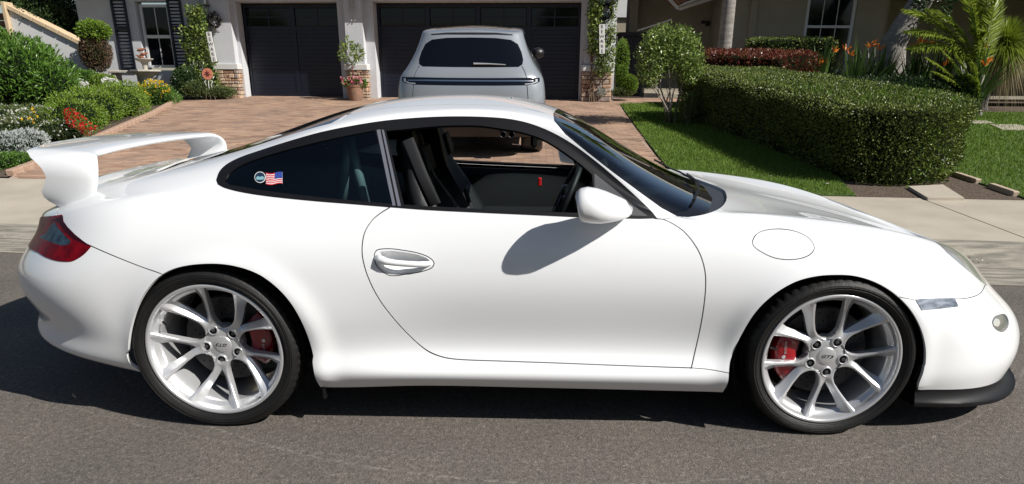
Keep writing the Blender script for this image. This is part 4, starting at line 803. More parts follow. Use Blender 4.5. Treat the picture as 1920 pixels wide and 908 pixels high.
# pumpkin-headed figure by the right pillar
pc = at_y(1139, 131, 14.2); gz0 = float(gz(pc[0], 14.2)); t = thing('pumpkin_figure', 'pumpkin-faced ornament with a hat and thin white legs at the right garage pillar', 'ornament', (pc[0], 14.2, gz0))
v = []; b = MB(); n_ = 28; rings = []
for a in np.linspace(-math.pi/2, math.pi/2, 11):
    rings.append([(pc[0]+(.108*math.cos(a)*(1+.05*abs(math.cos(4*q))))*math.cos(q), 14.2+(.10*math.cos(a)*(1+.05*abs(math.cos(4*q))))*math.sin(q), pc[2]+.085*math.sin(a)) for q in np.linspace(0, 2*math.pi, n_, endpoint=False)])
b.loft(rings); b.build('pumpkin_head', MATS['pumpkin'], t, smooth=True)
def flat(pts, name, off=.108):
    V = [(pc[0]+x, 14.2-math.sqrt(max(.0001, off**2-x*x*.9-(z*1.0)**2*1.2))-.004, pc[2]+z) for x, z in pts]; mesh_obj(name, V, [list(range(len(V)))], MATS['letter_black'], t)
flat([(-.055, .018), (-.025, .018), (-.038, .045)], 'eye'); flat([(.025, .018), (.055, .018), (.038, .045)], 'eye'); flat([(-.010, -.004), (.010, -.004), (0, .016)], 'nose')
flat([(-.062, -.012), (-.03, -.028), (-.012, -.022), (0, -.032), (.012, -.022), (.03, -.028), (.062, -.012), (.04, -.050), (0, -.060), (-.04, -.050)], 'mouth')
b = MB(); b.lathe([(.10, .0), (.115, .006), (.07, .018), (.055, .05), (.02, .085), (.001, .09)], c=(pc[0], 14.2, pc[2]+.078), n=20); b.build('hat', MATS['pumpkin'], t, smooth=True)
b = MB(); b.box((pc[0], 14.2, pc[2]-.125), (.21, .12, .045), bev=.01); b.build('collar_board', MATS['bone_white'], t)
for s in (-1, 1): b = MB(); b.tube([(pc[0]+.03*s, 14.2, pc[2]-.15), (pc[0]+(.045-.05*(s < 0))*s, 14.17, (pc[2]-.15+gz0)/2+.03), (pc[0]+.06*s, 14.2, gz0)], [.016, .012, .014], 7); b.build('leg', MATS['bone_white'], t, smooth=True)
# round plate on a scrolled stand
pc = at_y(389, 139, 13.9); gz0 = float(gz(pc[0], 13.9)); t = thing('round_garden_plate', 'round orange plate with a dark leaf emblem on a scrolled stand by the left pillar', 'ornament', (pc[0], 13.9, gz0))
b = MB(); b.lathe([(.125, -.01), (.128, .0), (.125, .01), (.001, .012)], c=pc, n=32, axis='y'); q = b.V[0]; b.V[0] = q; b.add([(pc[0]+.125*math.cos(a), 13.9-.011, pc[2]+.125*math.sin(a)) for a in np.linspace(0, 2*math.pi, 32, endpoint=False)], [list(range(32))]); b.build('plate', MATS['orange_plate'], t)
V = [(pc[0]+r_*math.cos(a), 13.9-.015, pc[2]+r_*math.sin(a)) for a, r_ in [(math.pi/2+k*math.pi/7, (.088 if k % 2 == 0 else .035)*(1+.2*math.sin(k*2.1))) for k in range(14)]]; V.append((pc[0], 13.9-.016, pc[2])); mesh_obj('leaf_emblem', V, [[i, (i+1) % 14, 14] for i in range(14)], MATS['dark_red'], t)
for s in (-1, 0, 1):
    b = MB(); b.tube([(pc[0]+.03*s, 13.92, pc[2]-.12), (pc[0]+.10*s, 13.9, pc[2]-.17), (pc[0]+.06*s, 13.88, pc[2]-.23), (pc[0]+.11*s, 13.9, gz0)], .010, 6); b.build('stand_scroll', MATS['bone_white'], t, smooth=True)
# potted plant before the middle pillar
pb = at_y(667, 184, 14.0); pb[2] = float(gz(pb[0], 14.0)); t = thing('plant_pot', 'brown clay pot with pink flowers and a thin tree before the middle pillar', 'potted plant', tuple(pb))
b = MB(); b.lathe([(.001, 0), (.15, .0), (.155, .02), (.185, .16), (.205, .30), (.22, .31), (.225, .35), (.205, .352), (.19, .33), (.001, .33)], c=pb, n=28); b.build('pot', MATS['terracotta'], t, auto=40)
b = MB(); b.tube([pb+[0, 0, .33], pb+[-.02, 0, .6], pb+[-.05, 0, .85]], [.014, .012, .010], 6); b.tube([pb+[-.04, 0, .8], pb+[.10, 0, 1.0]], [.008, .004], 5); b.tube([pb+[-.05, 0, .85], pb+[-.16, 0, 1.1]], [.008, .004], 5); b.build('stem', MATS['dark_red'], t, smooth=True)
P, d, k = blob_pts(420, [(tuple(pb+[0, 0, .38]), (.28, .2, .10))], .4); V, F_ = leaves_geo(P, d+[0, 0, .2], .07, .04); mesh_obj('foliage', V, F_, MATS['leaf_bush'], t, kind='stuff')
P = pb+np.column_stack([RNG.uniform(-.30, .22, 60), RNG.uniform(-.2, -.05, 60), RNG.uniform(.33, .52, 60)]); P = np.repeat(P, 4, 0); V, F_ = leaves_geo(P, RNG.normal(size=P.shape)+[0, -.5, .3], .04, .03); mesh_obj('flower', V, F_, MATS['petal_pink'], t, kind='stuff')
P, d, k = blob_pts(330, [(tuple(pb+[-.08, 0, 1.02]), (.24, .18, .22)), (tuple(pb+[.10, 0, 1.05]), (.14, .12, .18)), (tuple(pb+[-.12, 0, 1.25]), (.12, .1, .14))], .3); V, F_ = leaves_geo(P, d+[0, 0, .1], .085, .035); mesh_obj('crown', V, F_, MATS['leaf_tree'], t, kind='stuff')
# tiered fountain with bronze birds
fb = at_y(276, 150, 13.7); fb[2] = float(gz(fb[0], 13.7)); z1, z2 = zat(276, 134, 13.7)-fb[2], zat(272, 112, 13.7)-fb[2]
t = thing('fountain', 'tiered stone bird fountain standing under the left shuttered window', 'fountain', tuple(fb))
b = MB(); b.lathe([(.001, 0), (.20, 0), (.20, .05), (.12, .09), (.10, z1*.5), (.15, z1-.12), (.20, z1-.08)], c=fb, n=8); b.build('pedestal', MATS['fountain_stone'], t)
b = MB(); b.lathe([(.10, z1-.11), (.22, z1-.09), (.30, z1-.015), (.345, z1), (.345, z1+.035), (.31, z1+.03), (.25, z1-.04), (.001, z1-.05)], c=fb, n=8); b.build('lower_bowl', MATS['fountain_stone'], t)
b = MB(); b.lathe([(.07, z1-.05), (.05, z1+.06), (.06, z2-.10), (.10, z2-.04)], c=fb, n=12); b.build('column', MATS['fountain_stone'], t, smooth=True)
b = MB(); b.lathe([(.05, z2-.06), (.13, z2-.04), (.20, z2+.005), (.205, z2+.025), (.18, z2+.02), (.001, z2-.01)], c=fb, n=24); b.build('upper_bowl', MATS['fountain_stone'], t, auto=40)
for i, (dx, dz, sd) in enumerate(((-.06, .04, -1), (.03, .10, 1), (-.02, .19, 1))):
    q = fb+[dx, -.02, z2+dz]; b = MB(); b.tube([q+[-.10*sd, 0, .0], q+[-.03*sd, 0, .012], q+[.03*sd, 0, .02], q+[.07*sd, 0, .045], q+[.11*sd, 0, .045]], [.008, .03, .034, .018, .004], 8); b.tube([q+[0, -.01, .02], q+[-.07*sd, -.09, .06]], [.016, .004], 5); b.tube([q+[0, .01, .02], q+[-.07*sd, .09, .06]], [.016, .004], 5); b.build('bird', MATS['rust_bird'], t, smooth=True)
t = thing('garden_bench', 'low pale stone bench behind the fountain', 'bench', (fb[0]-.6, 13.9, fb[2]))
b = MB(); b.box((fb[0]-.55, 13.95, fb[2]+z1-.01), (.80, .34, .06), bev=.012); b.build('seat', MATS['fountain_stone'], t)
for s in (-.30, .30): b = MB(); b.box((fb[0]-.55+s, 13.95, fb[2]+(z1-.04)/2), (.10, .28, z1-.04), bev=.01); b.build('leg', MATS['fountain_stone'], t)
# wreath and wall lantern by the left pillar, lantern over the right pillar
def wreath(c, R_, label, mm):
    t = thing('wreath', label, 'wreath', tuple(c)); n = 700; a = RNG.random(n)*2*math.pi; rr = R_+RNG.normal(0, R_*.17, n); P = c+np.cos(a)[:, None]*HW*rr[:, None]+np.array([0, 0, 1])*(np.sin(a)*rr)[:, None]+HN*RNG.uniform(0, .06, (n, 1)); V, F_ = leaves_geo(P, RNG.normal(size=(n, 3)), .06, .018); mesh_obj('foliage', V, F_, MATS[mm], t, kind='stuff')
    b = MB(); b.tube([c+(HW*math.cos(q)+np.array([0, 0, 1])*math.sin(q))*R_+HN*.02 for q in np.linspace(0, 2*math.pi, 25)], .02, 6, cap=False); b.build('ring', MATS['iron_black'], t, smooth=True); return t
mat('leaf_black', (.01, .011, .012), .5)
t = wreath(on_house(402, 38, .62), .13, 'dark wreath with a small white spider on the left garage pillar', 'leaf_black')
sp_ = on_house(404, 47, .66); b = MB(); b.lathe([(.001, -.02), (.018, -.01), (.02, .01), (.001, .022)], c=sp_, n=8)
for k in range(8): a = k*math.pi/4+.3; b.tube([sp_, sp_+HW*math.cos(a)*.05+np.array([0, 0, 1])*(math.sin(a)*.045+.015)+HN*.02, sp_+HW*math.cos(a)*.085+np.array([0, 0, 1])*math.sin(a)*.08], .0035, 4)
b.build('spider', MATS['sign_white'], t)
wreath(on_house(1134, 22, .62), .15, 'dark twiggy wreath on the right garage pillar above the sign', 'leaf_black')
def lantern(c, label):
    t = thing('wall_lantern', label, 'lantern', tuple(c)); b = MB()
    for sx in (-1, 1):
        for sy in (-1, 1): b.tube([c+HW*.075*sx+HN*.075*sy+[0, 0, -.16], c+HW*.09*sx+HN*.09*sy+[0, 0, .14]], .008, 4)
    b.lathe([(.12, -.18), (.12, -.155), (.10, -.15)], c=c, n=4); b.lathe([(.15, .14), (.05, .24), (.001, .26)], c=c, n=4); b.build('lantern_frame', MATS['iron_black'], t); b = MB(); b.tube([c+[0, 0, -.13], c+[0, 0, .05]], .035, 10); b.build('candle', MATS['sign_white'], t)
lantern(on_house(383, -4, .62), 'black wall lantern above the vine at the top edge left of the garage')
# ------------------------------------------------------------------ the other side of the street, behind the viewer: it shows in paint and glass
T_ = thing('opposite_house', 'plain beige house with tiled roof across the street behind the viewer', 'house', (0, -22, 0))
def ob(name, c0, c1, m): b = MB(); b.box([(p+q)/2 for p, q in zip(c0, c1)], [q-p for p, q in zip(c0, c1)]); return b.build(name, MATS[m], T_)
ob('wall', (-16, -26, 0), (-2.2, -20, 3.2), 'stucco_tan'); ob('wall', (4, -27, 0), (17, -21, 5.6), 'stucco_white'); ob('garage_door', (-14, -19.99, 0), (-9, -19.95, 2.2), 'window_white'); ob('window', (6, -20.99, 1), (8, -20.95, 2.3), 'window_glass'); ob('window', (11, -20.99, 1), (13.5, -20.95, 2.3), 'window_glass')
for (x0, x1, y0, y1, z0, z1) in ((-16.6, -1.6, -26.6, -19.3, 3.21, 5.2), (3.4, 17.6, -27.6, -20.3, 5.61, 7.8)):
    b = MB(); xm0, xm1, ym = x0+3, x1-3, (y0+y1)/2; b.add([(x0, y0, z0), (x1, y0, z0), (x1, y1, z0), (x0, y1, z0), (xm0, ym, z1), (xm1, ym, z1)], [[0, 3, 2, 1], [0, 1, 5, 4], [2, 3, 4, 5], [1, 2, 5], [3, 0, 4]]); b.build('roof', MATS['roof_tile'], T_)
drape('opposite_lawn', [(-30, -30.0), (30, -30.0), (30, -12), (-30, -12)], MATS['lawn_ground'], .03, 3.0)
for i, (x_, y_, h_) in enumerate(((-20, -17, 5.5), (1, -18, 6.5), (20, -16, 6))):
    t = thing('street_tree', ('round green street tree across the street, far left behind the viewer', 'round green street tree across the street, middle, behind the viewer', 'round green street tree across the street, far right behind the viewer')[i], 'tree', (x_, y_, 0), 'trees on the other side of the street')
    b = MB(); b.tube([(x_, y_, 0), (x_, y_, h_*.55)], [.2, .13], 8); b.build('trunk', MATS['bark_grey'], t); P, d, k = blob_pts(2600, [((x_, y_, h_*.7), (2.0, 2.0, h_*.32))], .4, .15); V, F_ = leaves_geo(P, d+RNG.normal(size=d.shape)*.5, .30, .2); mesh_obj('crown', V, F_, MATS['leaf_tree'], t, kind='stuff')
# ------------------------------------------------------------------ body skins: longitudinal lines, a smooth section through them,
# outlines drawn on the skin and the skin cut along them into panels
def cspl(xs,ys):
    n=len(xs);h=np.diff(xs);A=np.zeros((n,n));b=np.zeros(n)
    A[0,0]=A[-1,-1]=1
    for i in range(1,n-1):
        A[i,i-1]=h[i-1];A[i,i]=2*(h[i-1]+h[i]);A[i,i+1]=h[i]
        b[i]=3*((ys[i+1]-ys[i])/h[i]-(ys[i]-ys[i-1])/h[i-1])
    c=np.linalg.solve(A,b)
    a=np.array(ys,float);B=(a[1:]-a[:-1])/h-h*(2*c[:-1]+c[1:])/3;D=(c[1:]-c[:-1])/(3*h)
    def f(x):
        x=np.asarray(x,float)
        i=np.clip(np.searchsorted(xs,x)-1,0,n-2);t=x-xs[i]
        lo=x<xs[0]; t=np.where(lo,0,t)
        r=a[i]+B[i]*t+c[i]*t*t+D[i]*t**3
        return np.where(lo,a[0]+B[0]*(x-xs[0]),r)
    return f
def cr(P, closed=False, step=7.0):
    """smooth a traced outline"""
    P = [np.array(p, float) for p in P]; n = len(P); out = []
    for i in range(n if closed else n-1):
        p1, p2 = P[i], P[(i+1) % n]
        p0 = P[(i-1) % n] if closed or i > 0 else 2*p1-p2
        p3 = P[(i+2) % n] if closed or i+2 < n else 2*p2-p1
        m = max(1, int(np.ceil(np.linalg.norm(p2-p1)/step)))
        L1, L0, L2 = np.linalg.norm(p2-p1)+1e-6, np.linalg.norm(p1-p0)+1e-6, np.linalg.norm(p3-p2)+1e-6
        t1 = (p2-p0)/(L0+L1)*L1; t2 = (p3-p1)/(L1+L2)*L1
        for k in range(m):
            s = k/m; h1 = 2*s**3-3*s**2+1; h2 = s**3-2*s**2+s; h3 = -2*s**3+3*s**2; h4 = s**3-s**2
            out.append(h1*p1+h2*t1+h3*p2+h4*t2)
    if not closed: out.append(P[-1])
    return np.array(out)
def crt(P, closed=False, step=7.0): return [tuple(q) for q in cr(P, closed, step)]
SU, ST = 4.4, .12
def mirror_geo(g):
    V, F_, N = g; return V*[1, -1, 1], [f[::-1] for f in F_], N*[1, -1, 1]
def join_geo(a, b):
    n = len(a[0]); return np.concatenate([a[0], b[0]]), a[1]+[[i+n for i in f] for f in b[1]], np.concatenate([a[2], b[2]])
class Body:
    def __init__(s, XS, LV, AR, NR, AF, NF, arches, root, Rm=None, T=(0, 0, 0), grid=(420, 260)):
        s.K = len(LV); s.XS = XS; s.arches = arches; s.root = root
        s.Rm = np.eye(3) if Rm is None else np.array(Rm, float); s.T = np.array(T, float)   # own frame -> place
        s.SY = [cspl(XS, l[0]) for l in LV]; s.SZ = [cspl(XS, l[1]) for l in LV]
        s.XR = np.array([l[2] for l in LV]); s.XF = np.array([l[3] for l in LV])
        s.AR, s.NR, s.AF, s.NF = [np.broadcast_to(np.array(q, float), (s.K,)) for q in (AR, NR, AF, NF)]
        A = np.zeros((s.K, s.K)); A[0, 0] = 1
        for i in range(1, s.K-1): A[i, i-1:i+2] = [1, 4, 1]
        A[-1, -2:] = [1, 2]; s.AI = np.linalg.inv(A)
        s.NU, s.NV = grid; s.uu = np.linspace(0, 1, s.NU); s.tt = np.linspace(0, s.K-1, s.NV)
        U, T_ = np.meshgrid(s.uu, s.tt, indexing='ij'); s.UG, s.TG = U.ravel(), T_.ravel()
        s.GV = s.skin(s.UG, s.TG); idx = np.arange(s.NU*s.NV).reshape(s.NU, s.NV)
        s.Q = np.stack([idx[:-1, :-1], idx[1:, :-1], idx[1:, 1:], idx[:-1, 1:]], -1).reshape(-1, 4)
        s.bvh = BVHTree.FromPolygons([tuple(v) for v in s.GV.tolist()], s.Q.tolist())
        s.GP = proj(s.to_place(s.GV)); s.regions = []; s.gaps = []
    def to_place(s, P): return np.asarray(P)@s.Rm.T+s.T
    def level(s, k, u):
        e = .06; A = 1-e
        h = np.where(u < e, u*u/(2*e)/A, np.where(u > 1-e, 1-(1-u)**2/(2*e)/A, (u-e/2)/A))
        x = s.XR[k]+(s.XF[k]-s.XR[k])*h
        g = (1-(1-np.clip((x-s.XR[k])/s.AR[k], 0, 1))**s.NR[k])**(1/s.NR[k])
        g = g*(1-(1-np.clip((s.XF[k]-x)/s.AF[k], 0, 1))**s.NF[k])**(1/s.NF[k])
        return np.stack([x, -s.SY[k](x)*g, s.SZ[k](x)], -1)
    def skin(s, u, t, flare=True):
        K = s.K; u = np.atleast_1d(np.asarray(u, float)); t = np.atleast_1d(np.asarray(t, float))
        CP = np.stack([s.level(k, np.clip(u, 0, 1)) for k in range(K)], 0)
        b = np.zeros_like(CP); b[1:-1] = 3*(CP[2:]-2*CP[1:-1]+CP[:-2])
        sl = np.zeros_like(CP[0]); sl[:, 1] = CP[-1, :, 1]-CP[-2, :, 1]; b[-1] = 3*(sl-(CP[-1]-CP[-2]))
        c = np.einsum('ij,jnk->ink', s.AI, b)
        i = np.clip(t.astype(int), 0, K-2); f = (t-i)[:, None]; j = np.arange(len(u))
        Q0, Q1, c0, c1 = CP[i, j], CP[i+1, j], c[i, j], c[i+1, j]
        r = Q0+((Q1-Q0)-(2*c0+c1)/3)*f+c0*f*f+(c1-c0)/3*f**3
        if flare:
            for ax, az, R in s.arches:
                d = np.where(r[:, 2] < az, np.abs(r[:, 0]-ax), np.hypot(r[:, 0]-ax, r[:, 2]-az))
                w = np.exp(-((d-R)/.048)**2)*np.clip((.78-r[:, 2])/.1, 0, 1)*np.clip((r[:, 2]-.16)/.05, 0, 1)
                r[:, 1] -= .013*w*np.clip(6.5-t, 0, 1)
        return r
    def normal(s, u, t):
        e = 1e-3; u = np.atleast_1d(u); t = np.atleast_1d(t)
        du = s.skin(np.clip(u+e, 0, 1), t)-s.skin(np.clip(u-e, 0, 1), t)
        dt = s.skin(u, np.clip(t+e*8, 0, s.K-1))-s.skin(u, np.clip(t-e*8, 0, s.K-1))
        n = np.cross(du, dt); return -n/np.maximum(np.linalg.norm(n, axis=1)[:, None], 1e-12)*s.sg
    sg = 1.0
    def u_of_x(s, x, t):
        q = np.linspace(0, 1, 1200); X = s.skin(q, np.full(1200, float(t)), False)[:, 0]; return float(np.interp(x, X, q))
    def ut(s, p):
        if isinstance(p[0], str):
            return np.array([s.u_of_x(p[1], p[2]), p[2]]) if p[0] == 'x' else np.array([p[1], p[2]])
        o = (_C-s.T)@s.Rm; d = ray(p[0], p[1])@s.Rm
        h = s.bvh.ray_cast(Vector(o.tolist()), Vector(d.tolist()).normalized())
        if h[0] is not None:
            q = s.Q[h[2]]; a = s.GV[q[0]]; e1 = s.GV[q[1]]-a; e2 = s.GV[q[3]]-a
            w, *_ = np.linalg.lstsq(np.stack([e1, e2], 1), np.array(h[0][:])-a, rcond=None); w = np.clip(w, 0, 1)
            i, j = q[0]//s.NV, q[0] % s.NV; w = np.array([s.uu[i]+w[0]/(s.NU-1), s.tt[j]+w[1]*(s.K-1)/(s.NV-1)])
        else:
            k = int(np.argmin((s.GP[:, 0]-p[0])**2+(s.GP[:, 1]-p[1])**2)); w = np.array([s.UG[k], s.TG[k]])
        return w+np.array([p[2], p[3]]) if len(p) == 4 else w
    def region(s, name, P): s.regions.append((name, np.array([s.ut(p) for p in P])*[SU, ST]))
    def densify(s, P, step=9):
        out = []
        for a, b in zip(P, P[1:]+P[:1]):
            out.append(a)
            if not isinstance(a[0], str) and not isinstance(b[0], str) and len(a) == 2 and len(b) == 2:
                m = int(np.hypot(b[0]-a[0], b[1]-a[1])//step)
                for k in range(1, m): out.append((a[0]+(b[0]-a[0])*k/m, a[1]+(b[1]-a[1])*k/m))
            else:
                ua, ub = s.ut(a), s.ut(b); m = int(max(abs(ub[0]-ua[0])*SU, abs(ub[1]-ua[1])*ST)//.04)
                for k in range(1, m+1): w = ua+(ub-ua)*k/(m+1); out.append(('u', w[0], w[1]))
        return out
    def _strip(s, Q, w, closed=False):
        T = np.gradient(Q, axis=0) if not closed else (np.roll(Q, -1, 0)-np.roll(Q, 1, 0))
        T = T/(np.linalg.norm(T, axis=1)[:, None]+1e-9); N = np.stack([-T[:, 1], T[:, 0]], 1)*w/2; return Q+N, Q-N
    def gap(s, P, w=2.1, closed=False):
        A, B = s._strip(cr(P, closed), w, closed)
        s.gaps.append((np.array([s.ut(tuple(p)) for p in A])*[SU, ST], np.array([s.ut(tuple(p)) for p in B])*[SU, ST], closed))
    def gap_ut(s, P, w=.004, step=.03):
        P = [s.ut(p)*[SU, ST] for p in P]; Q = []
        for a, b in zip(P, P[1:]):
            m = max(1, int(np.linalg.norm(b-a)/step)); Q += [a+(b-a)*k/m for k in range(m)]
        Q.append(P[-1]); A, B = s._strip(np.array(Q), w); s.gaps.append((A, B, False))
    def cut(s, NGU=190, NGT=96):
        pts = []; edges = []
        def line(A):
            b = len(pts); pts.extend(A.tolist()); n = len(A); edges.extend((b+i, b+(i+1) % n) for i in range(n))
        for nm, P in s.regions: line(P)
        for A, B, cl in s.gaps:
            if cl: line(A); line(B)
            else: line(np.concatenate([A, B[::-1]]))
        gu = np.linspace(0, 1, NGU)*SU; gt = np.linspace(0, s.K-1, NGT)*ST
        gU, gT = np.meshgrid(gu, gt, indexing='ij'); gp = np.stack([gU.ravel(), gT.ravel()], 1)
        inn = (gp[:, 0] > 1e-6) & (gp[:, 0] < SU-1e-6) & (gp[:, 1] > 1e-6) & (gp[:, 1] < gt[-1]-1e-6)
        gp[inn] += (RNG.random((inn.sum(), 2))-.5)*[.001, .0006]; pts.extend(gp.tolist())
        res = delaunay_2d_cdt([Vector(p) for p in pts], edges, [], 0, 1e-6)
        cv = np.array([v[:] for v in res[0]]); cf = np.array([f for f in res[2] if len(f) == 3]); cen = cv[cf].mean(1)
        ok = (cen[:, 1] > 0) & (cen[:, 1] < gt[-1]) & (cen[:, 0] > 0) & (cen[:, 0] < SU); cf = cf[ok]; cen = cen[ok]
        cls = np.full(len(cf), -1); s.names = [r[0] for r in s.regions]
        for i in range(len(s.regions)-1, -1, -1): cls[inpoly(cen, s.regions[i][1])] = i
        gm = np.zeros(len(cf), bool)
        for A, B, cl in s.gaps: gm |= (inpoly(cen, A) ^ inpoly(cen, B)) if cl else inpoly(cen, np.concatenate([A, B[::-1]]))
        cls[gm & (cls < 0)] = -2
        u_, t_ = np.clip(cv[:, 0]/SU, 0, 1), np.clip(cv[:, 1]/ST, 0, s.K-1)
        s.SV = s.skin(u_, t_); SN = s.normal(u_, t_); SN[np.linalg.norm(SN, axis=1) < .5] = [0, -1, 0]
        mid = np.array([s.XR.mean()*.5+s.XF.mean()*.5, 0, .45])
        if np.sum(SN*(s.SV-mid), axis=1).mean() < 0: SN = -SN; s.sg = -s.sg
        s.SN = SN
        e_ = cv[cf]; ar = (e_[:, 1, 0]-e_[:, 0, 0])*(e_[:, 2, 1]-e_[:, 0, 1])-(e_[:, 2, 0]-e_[:, 0, 0])*(e_[:, 1, 1]-e_[:, 0, 1])
        cf[ar < 0] = cf[ar < 0][:, ::-1]
        fn = np.cross(s.SV[cf[:, 1]]-s.SV[cf[:, 0]], s.SV[cf[:, 2]]-s.SV[cf[:, 0]])
        if np.sum(fn*SN[cf[:, 0]], axis=1).mean() < 0: cf = cf[:, ::-1]
        emap = {}; comp = np.full(len(cf), -1); paint = np.where(cls == -1)[0]
        for fi in paint:
            f = cf[fi]
            for a in range(3): emap.setdefault((min(f[a], f[(a+1) % 3]), max(f[a], f[(a+1) % 3])), []).append(fi)
        nc = 0
        for fi in paint:
            if comp[fi] >= 0: continue
            st = [fi]; comp[fi] = nc
            while st:
                f = cf[st.pop()]
                for a in range(3):
                    for o2 in emap[(min(f[a], f[(a+1) % 3]), max(f[a], f[(a+1) % 3]))]:
                        if comp[o2] < 0: comp[o2] = nc; st.append(o2)
            nc += 1
        s.cv, s.cf, s.cen, s.cls, s.comp, s.nc = cv, cf, cen, cls, comp, nc
    def geo(s, tris, off=0.0, fold=.010):
        vid, inv_ = np.unique(tris, return_inverse=True); F_ = inv_.reshape(-1, 3)
        V = s.SV[vid]+s.SN[vid]*off; N = s.SN[vid].copy(); n = len(V); F_ = F_.tolist()
        if fold:
            ec = {}
            for f in F_:
                for a in range(3):
                    k = (f[a], f[(a+1) % 3])
                    if (k[1], k[0]) in ec: del ec[(k[1], k[0])]
                    else: ec[k] = 1
            ed = [k for k in ec if not (abs(V[k[0]][1]) < 1e-4 and abs(V[k[1]][1]) < 1e-4)]
            mp = {}; V2 = []; N2 = []
            for i in sorted({i for k in ed for i in k}): mp[i] = n+len(V2); V2 += [V[i], V[i]-N[i]*fold]
            side = [[mp[a]+1, mp[b]+1, mp[b], mp[a]] for a, b in ed]
            side = [f[::1] for f in side]
            if V2:
                V = np.concatenate([V, np.array(V2)]); nn = np.zeros((len(V2), 3))
                for f in side:
                    g_ = np.cross(V[f[1]]-V[f[0]], V[f[2]]-V[f[0]]); g_ /= np.linalg.norm(g_)+1e-12
                    for i in f: nn[i-n] += g_
                nn /= np.linalg.norm(nn, axis=1)[:, None]+1e-12; N = np.concatenate([N, nn]); F_ = F_+side
        return V, F_, N
    def emit(s, name, g, m, label=None, parent=None):
        return mesh_obj(name, s.to_place(g[0]), g[1], m, parent or s.root, smooth=True, normals=np.asarray(g[2])@s.Rm.T, label=label)
    def tris(s, *nms): return s.cf[np.isin(s.cls, [i for i, q in enumerate(s.names) if q in nms])]
    def comp_at(s, p):
        w = s.ut(p)*[SU, ST]; m = np.where(s.cls == -1)[0]; return s.comp[m[np.argmin(np.sum((s.cen[m]-w)**2, axis=1))]]
    def panels(s, seeds, m, fold=.012):
        out = {}; done = set()
        for nm, p, mode in seeds:
            c_ = s.comp_at(p)
            if c_ in done: DBG.append('SEED CLASH %s' % nm); continue
            done.add(c_); g = s.geo(s.cf[s.comp == c_], fold=fold)
            if mode == 1: out[nm] = s.emit(nm, join_geo(g, mirror_geo(g)), m)
            else:
                out[nm] = s.emit(nm, g, m)
                if mode == 0: out[nm+'_far'] = s.emit(nm, mirror_geo(g), m)
        rest = [c_ for c_ in range(s.nc) if c_ not in done]
        DBG.append(str([(c_, int((s.comp == c_).sum()), s.SV[s.cf[s.comp == c_]].mean((0, 1)).round(2).tolist()) for c_ in rest if (s.comp == c_).sum() > 5]))
        if rest and 'front_fender' in out or rest and m is not None:
            g = s.geo(s.cf[np.isin(s.comp, rest)], fold=0); s.emit('body_filler', join_geo(g, mirror_geo(g)), m).__setitem__('kind', 'stuff')
        return out
    def both(s, nm, name, m, off=0.0, fold=.006, join=False, par=None, parf=None):
        T_ = s.tris(nm)
        if not len(T_): DBG.append('EMPTY '+nm); return None
        g = s.geo(T_, off, fold)
        if join: return s.emit(name, join_geo(g, mirror_geo(g)), m, parent=par)
        a = s.emit(name, g, m, parent=par); s.emit(name, mirror_geo(g), m, parent=parf or par); return a
    def on_skin(s, px, py, off=0.0):
        w = s.ut((px, py)); return s.to_place(s.skin(w[0], w[1])[0]+s.normal(w[0], w[1])[0]*off)
DBG = []
